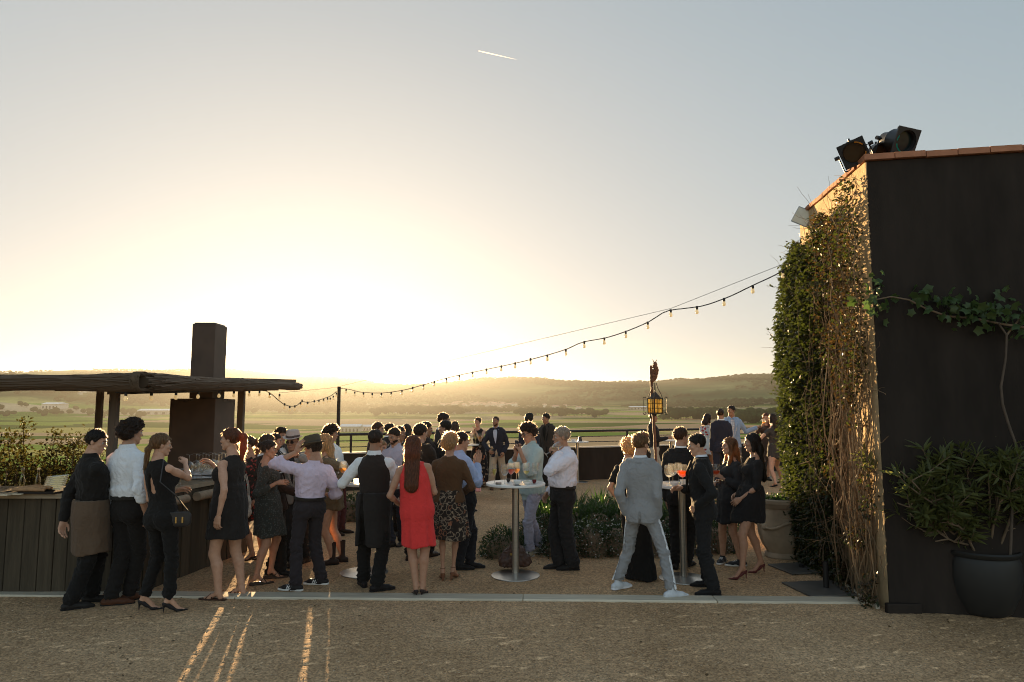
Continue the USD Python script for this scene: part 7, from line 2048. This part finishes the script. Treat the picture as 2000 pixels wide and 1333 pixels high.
bedx = [(-.10, 9.55, .34, .34, .34), (.33, 10.02, .36, .36, .40), (.72, 9.62, .34, .36, .40), (1.10, 9.66, .34, .34, .42), (1.48, 9.70, .34, .34, .40), (1.9, 9.75, .38, .36, .42), (2.38, 9.85, .36, .36, .42), (2.85, 9.9, .36, .36, .40)]
bl = ['leftmost low shrub at the end of the planted bed', 'low shrub with tiny white flowers behind the leather bag', 'low white flowered shrub left of the black trousers', 'low white flowered shrub right of the black trousers', 'low white flowered shrub left of the grey suit', 'low shrub behind the grey suit', 'low shrub between the right table and the black suit', 'low shrub behind the black canvas sneakers']
for (cx, cy, rx, ry, h_), l_ in zip(bedx, bl):
    cushion(cx, cy, rx * 1.08, ry, h_ * 1.12, 2600, l_, bed_leaf, .030, .018, 260 if cx > 0 else 40)
def blades(cx, cy, n_, h_, spread, label):
    t = thing('sword_leaf_plant', label, 'plant', (cx, cy, 0))
    ms = []
    for k_ in range(n_):
        a_ = rb2.uniform(0, 6.28); b_ = rb2.uniform(0, spread); L_ = h_ * rb2.uniform(.7, 1.1); w_ = .016
        p0 = np.array([math.cos(a_) * b_ * .6, math.sin(a_) * b_ * .6, 0]); out = np.array([math.cos(a_), math.sin(a_), 0]); sd_ = np.array([-out[1], out[0], 0]); sd_ = sd_ * math.cos(k_) + out * math.sin(k_) * .4
        s_ = np.linspace(0, 1, 5)[:, None]; c_ = p0 + np.array([0, 0, 1]) * L_ * (s_ - .18 * s_ ** 2.4) + out * L_ * rb2.uniform(.15, .55) * s_ ** 2
        w = w_ * (1 - s_ ** 2.5) + .001
        v = np.vstack([c_ - sd_ * w, c_ + sd_ * w]); f_ = []
        for i_ in range(4):
            f_ += [(i_, i_ + 5, i_ + 6), (i_, i_ + 6, i_ + 1)]
        ms.append(trimesh.Trimesh(v, f_, process=False))
    obj('leaves', cat(ms), iris_leaf, t, kind='stuff')
il = ['clump of sword shaped leaves at the left back of the bed', 'clump of sword leaves behind the grey haired man', 'clump of sword leaves right of the grey haired man', 'tall clump of sword leaves in the middle of the bed', 'clump of sword leaves left of the grey jacket', 'clump of sword leaves behind the grey jacket', 'clump of sword leaves behind the right table', 'clump of sword leaves at the right back of the bed', 'low clump of sword leaves at the bed front edge', 'clump of sword leaves beside the lantern post', 'clump of sword leaves near the canvas sneakers', 'small clump of sword leaves at the far left back']
for k_, l_ in enumerate(il):
    blades(.55 + (k_ % 6) * .48 + rb2.normal() * .08, 10.6 + (k_ // 6) * 1.2 + rb2.normal() * .2, 75, .76 if k_ != 11 else .5, .26, l_)
cushion(-2.95, 12.6, .45, .4, .46, 1500, 'low green shrub under the table left of the waiter', bed_leaf, .045, .025)
cushion(-3.5, 12.9, .4, .4, .40, 1200, 'low green shrub behind the olive brown dress', bed_leaf, .045, .025)
obj('bed_soil', grid(np.linspace(.45, 3.2, 30), np.linspace(9.7, 13.0, 30), .008 + .02 * meshkit.fbm(np.stack(list(np.meshgrid(np.linspace(.45, 3.2, 30) * 4, np.linspace(9.7, 13.0, 30) * 4, indexing='ij')) + [np.zeros((30, 30))], -1), 3, 2)), soil, None, True, kind='structure')
for k_, l_ in enumerate(('green cushion plant behind the young man with the phone', 'green cushion plant left of the sword leaves', 'green cushion plant behind the grey haired man', 'green cushion plant in the middle of the bed', 'green cushion plant left of the grey suit, second row', 'green cushion plant behind the grey suit, second row', 'green cushion plant behind the right table, second row', 'green cushion plant behind the canvas sneakers, second row', 'leafy mound at the left back of the bed', 'leafy mound at the middle back of the bed', 'leafy mound at the right back of the bed')):
    if k_ < 8:
        cushion(.55 + .36 * k_, 10.35 + .12 * math.sin(k_ * 2.2), .38, .36, .60, 1900, l_, bed_leaf, .042, .022)
    else:
        cushion(.8 + .85 * (k_ - 8), 12.5, .5, .4, .42, 1300, l_, bed_leaf, .05, .026)

# shrubs behind the counter on the left, dark against the valley
def shrub(cx, cy, h_, w_, n_, label, z0=0.0, ns=9, lf=.045):
    t = thing('garden_shrub', label, 'shrub', (cx, cy, z0))
    ms, P, D = [], [], []
    for k_ in range(ns):
        a_ = rb2.uniform(0, 6.28); top = np.array([math.cos(a_) * w_ * rb2.uniform(.15, 1), math.sin(a_) * w_ * .7 * rb2.uniform(.1, 1), h_ * rb2.uniform(.55, 1.0)])
        c_ = wander((rb2.normal() * .05, rb2.normal() * .05, 0), top, 10, .14, rb2); ms.append(tube(c_, np.linspace(.014, .004, 10), 5, False))
        m_ = int(n_ * 1.7) // ns
        s_ = rb2.beta(1.6, 1.0, m_); i_ = np.clip((s_ * 9).astype(int), 0, 8)
        base = c_[i_] + (c_[i_ + 1] - c_[i_]) * (s_ * 9 - i_)[:, None]
        off_ = rb2.normal(size=(m_, 3)) * (.05 + .10 * (1 - s_))[:, None]
        P.append(base + off_); D.append(off_ * 5 + rb2.normal(size=(m_, 3)) * .5 + [0, 0, .3])
    obj('stems', cat(ms), stem_brown, t)
    obj('foliage', leaves(np.vstack(P), np.vstack(D), lf, lf * .55, rb2, fine=False), shrub_leaf, t, kind='stuff')
def sx(u, Y):
    return (u - 1000) / FPX * Y
for u_, Y_, vt, w_, n_, l_ in ((-10, 10.2, 836, .55, 1500, 'dark leafy shrub at the left edge of the picture, behind the counter'), (45, 9.9, 880, .45, 1300, 'low rounded shrub behind the bread tray'), (92, 10.3, 822, .40, 1500, 'tallest pointed shrub behind the counter, left of the bartender'), (140, 10.6, 852, .30, 900, 'narrow shrub just left of the bartender'), (175, 11.0, 835, .35, 800, 'shrub behind the head of the bartender'), (70, 9.3, 905, .55, 1200, 'bushy plant low over the counter'), (215, 10.6, 880, .4, 900, 'shrub between bartender and white shirt'), (285, 11.4, 900, .4, 700, 'shrub behind the head of the black jumpsuit')):
    shrub(sx(u_, Y_), Y_, 2 - (vt - 797) / FPX * Y_, w_, n_, l_, lf=.058)
shrub(sx(497, 13.4), 13.4, 2 - (842 - 797) / FPX * 13.4, .38, 900, 'small bright shrub right of the canopy post, behind the crowd')
shrub(sx(515, 14.5), 14.5, 2 - (870 - 797) / FPX * 14.5, .5, 700, 'low shrub behind the pale hat')

# oleander in its black pot, right front
op = gnd(1921, 1196)
pot_black = look('black_glazed_pot', (0.010, 0.009, 0.008), .5, var=.2, scale=5)
ol = thing('oleander', 'tall oleander with narrow leaves in a black glazed pot against the dark wall', 'potted plant', op)
obj('pot', lathe([(0, 0), (.20, 0), (.24, .03), (.31, .20), (.34, .36), (.335, .50), (.315, .555), (.335, .57), (.345, .60), (.33, .615), (.295, .605), (.29, .53), (0, .52)], 44), pot_black, ol, 35)
obj('soil', lathe([(.29, .0), (0, .02)], 24).apply_translation([0, 0, .53]), soil, ol, True)
ro = np.random.default_rng(77)
tips, ms = [], []
for k_ in range(34):
    a_ = ro.uniform(0, 6.28); b_ = ro.uniform(.02, .16)
    p0 = np.array([math.cos(a_) * b_, math.sin(a_) * b_, .52])
    rad_ = ro.uniform(.15, .98) ** .7 * 1.02
    e_ = np.array([math.cos(a_) * rad_ - .12, math.sin(a_) * rad_ * .42, ro.uniform(1.05, 1.80) - .22 * rad_])
    if k_ > 28:
        e_ = np.array([-.45 - .08 * (k_ - 28), -.1 - .03 * (k_ % 3), .62 + .09 * (k_ - 28)])
    c_ = wander(p0, e_, 8, .05, ro); c_[:, 2] += .08 * np.sin(np.linspace(0, np.pi, 8))
    ms.append(tube(c_, np.linspace(.015, .006, 8), 6, False))
    for j_ in range(9):
        s_ = ro.uniform(.38, 1.0); i_ = min(int(s_ * 7), 6); b2_ = c_[i_]
        q2 = b2_ + ro.normal(size=3) * [.13, .10, .06] + [0, 0, .17]
        ms.append(tube(np.array([b2_, (b2_ + q2) / 2 + [0, 0, -.02], q2]), [.006, .0045, .003], 5, False)); tips.append((b2_, q2))
obj('stems', cat(ms), stem_brown, ol, True)
Pl, Dl = [], []
for b_, q_ in tips:
    ax_ = unit(q_ - b_)
    for k_ in range(18):
        s_ = ro.uniform(.25, 1.05); a_ = k_ * 2.4
        x_ = unit(np.cross(ax_, [.3, .2, 1])); y_ = np.cross(ax_, x_)
        Pl.append(b_ + (q_ - b_) * s_); Dl.append(ax_ * (.35 + .6 * s_) + x_ * math.cos(a_) + y_ * math.sin(a_))
Pl, Dl = np.array(Pl), np.array(Dl)
Pw = Pl + op
near = np.argsort(Pw[:, 1] + np.where(Pw[:, 0] / Pw[:, 1] * FPX > 1005, 50, 0))
for k_ in near[:290]:
    obj('leaf', leaves(Pl[k_:k_ + 1], Dl[k_:k_ + 1],   .150, .027, ro, fine=True, droop=.5), ole_leaf, ol)
obj('foliage', leaves(Pl[near[290:]], Dl[near[290:]],   .150, .027, ro, fine=True, droop=.5), ole_leaf, ol, kind='stuff')
p = gnd(1868, 1152)
t = thing('plant_pot', 'smaller dark pot standing behind the black glazed one', 'pot', p)
obj('shell', lathe([(0, 0), (.15, 0), (.20, .15), (.215, .32), (.225, .34), (.20, .345), (.19, .30), (0, .29)], 32), look('dark_pot', (0.045, 0.04, 0.036), .5), t, 35)
obj('soil', lathe([(.19, .0), (0, .01)], 20).apply_translation([0, 0, .30]), soil, t, True)

# ------------------------------------------------------------------ on the bar
BZ = 1.069
def barp(u, v):
    return gnd(u, v, BZ)
p = at(430, 918, 9.35); p = np.array([p[0] - .1, 9.35, BZ + .001])
t = thing('folded_cloth', 'white folded cloth draped over the bar corner under the glasses', 'cloth', p, 10)
xs_, ys_ = np.linspace(-.30, .26, 24), np.linspace(-.32, .34, 24)
X_, Y_ = np.meshgrid(xs_, ys_, indexing='ij')
obj('linen', cat(grid(xs_, ys_, .05 + .035 * meshkit.fbm(np.stack([X_ * 6, Y_ * 6, 0 * X_], -1), 3, 4)), box(-.29, .25, -.31, .33, 0, .045)), cloth((0.62, 0.62, 0.64)), t, True)
for k_ in range(12):
    a_, b_ = k_ % 4, k_ // 4
    q_ = p + [-.22 + a_ * .13, -.22 + b_ * .20, .09]
    M_ = np.diag([1.0, -1.0, -1.0])
    tm = wine_glass('balloon', 'clear', 0, q_ + [0, 0, .23], 'empty glass upside down in the rack on the bar', 'upturned glasses on the bar', M_)
wine_glass('coupe', 'amber', .6, np.array([sx(362, 8.4), 8.4, BZ + .001]), 'coupe of amber drink on the bar beside the black jumpsuit', scale=1.1)
wine_glass('goblet', 'clear', .2, np.array([sx(402, 8.9), 8.9, BZ + .001]), 'clear goblet on the bar in front of the raised hand')
p = barp(82, 962); p = np.array([sx(82, 7.65), 7.65, BZ + .001])
t = thing('bread_tray', 'dark tray with long breads on the counter at the left', 'tray', p)
obj('tray', box(-.30, .30, -.12, .12, 0, .02, .005), dark_wall, t)
for k_ in range(5):
    obj('bread', tube([(-.16 + rb2.normal() * .02, -.07 + .035 * k_, .04 + .012 * (k_ % 2)), (0, -.07 + .035 * k_, .05 + .012 * (k_ % 2)), (.15 + rb2.normal() * .02, -.07 + .035 * k_, .04 + .012 * (k_ % 2))], [.016, .028, .016], 8), look('bread', (0.34, 0.19, 0.09), .8, var=.3, scale=15), t, True)
p = np.array([sx(118, 7.8), 7.8, BZ + .001])
t = thing('plate_stack', 'leaning stack of white plates on the counter left of the bartender', 'plates', p, 15)
for k_ in range(8):
    obj('plate', T(lathe([(.03, 0), (.06, .003), (.105, .012), (.107, .015), (.06, .008), (0, .006)], 28), (.006 * k_, 0, .022 * k_), ry=-4), look('mint_china', (0.52, 0.60, 0.56), .25), t, 40)
for k_, u_ in enumerate((58, 88)):
    t = thing('carafe', ['thin clear carafe behind the breads, the left one', 'thin clear carafe behind the breads, the right one'][k_], 'carafe', (sx(u_, 7.9), 7.9, BZ + .001))
    obj('body', lathe([(0, .002), (.026, .002), (.028, .01), (.028, .12), (.012, .17), (.012, .22), (.016, .23)], 18), usdkit.material(stage, '/World/Looks/carafe_glass_%d' % k_, {'t': ('transparent_bsdf', {'color': (.9, .92, .9)}), 'g': ('glossy_bsdf', {'roughness': .04}), 'w': ('layer_weight', {'blend': .3}), 'm': ('mix_closure', {})}, [('w.facing', 'm.fac'), ('t.BSDF', 'm.closure1'), ('g.BSDF', 'm.closure2')], surface='m.closure'), t, True)
    obj('stopper', T(trimesh.creation.icosphere(2, .016), (0, 0, .24)), glass_look, t, True)
t = thing('serving_board', 'pale wooden board edge on the counter at the far left', 'board', (sx(12, 7.45), 7.46, BZ + .001))
obj('board', box(-.22, .16, -.09, .09, 0, .018, .004), look('pale_board_top', (0.5, 0.42, 0.3), .6), t)
obj('handle', box(.162, .26, -.02, .02, .002, .016, .004), look('pale_board_top', (0.5, 0.42, 0.3), .6), t)

# loose stones on the gravel, one mass
gp = UsdGeom.PointInstancer.Define(stage, '/World/gravel_stones')
pr_ = []
for k_ in range(3):
    s_ = trimesh.creation.icosphere(1); v = s_.vertices * (1 + .5 * (meshkit.noise(s_.vertices * 2 + k_ * 7, k_) - .5))[:, None] * [1, .8, .55]
    pr_.append(usdkit.mesh(stage, '/World/gravel_stones/' + ('stone' if k_ == 0 else 'stone_%03d' % k_), trimesh.Trimesh(v, s_.faces), look('gravel_stone', (0.36, 0.27, 0.18), .9, var=.4, scale=2, spec=.1, obj_random=.5), True).GetPath())
gp.CreatePrototypesRel().SetTargets(pr_)
N = 26000
yy_ = 3.6 + 6.0 * rp.random(N) ** 1.5; xx_ = yy_ * rp.uniform(-.80, .80, N)
ok_ = ~((xx_ < -3.6) & (yy_ > 7.3)) & ~((xx_ > 3.7) & (yy_ > 6.6)); xx_, yy_ = xx_[ok_], yy_[ok_]
zz_ = np.minimum(ground_relief(xx_, yy_), .004) + .001
gp.CreatePositionsAttr(Vt.Vec3fArray.FromNumpy(np.stack([xx_, yy_, zz_], -1).astype(np.float32)))
gp.CreateProtoIndicesAttr(Vt.IntArray.FromNumpy(rp.integers(0, 3, len(xx_)).astype(np.int32)))
gp.CreateScalesAttr(Vt.Vec3fArray.FromNumpy(((.0022 + .006 * rp.random((len(xx_), 1)) ** 3) * np.ones(3)).astype(np.float32)))
tag(gp, 'loose little stones lying on the gravel', 'gravel', None, 'stuff')

# a few dry leaves blown over the gravel, one mass
N = 150
yl = 4.0 + 8.5 * rp.random(N) ** 1.2; xl = yl * rp.uniform(-.70, .62, N)
obj('leaf_litter', leaves(np.stack([xl, yl, np.full(N, .008)], 1), np.stack([rp.normal(size=N), rp.normal(size=N), np.abs(rp.normal(size=N)) * .12], 1), .030, .016, rp, fine=True), leaf_look('fallen_leaf', (0.15, 0.10, 0.045), .2), None, kind='stuff')
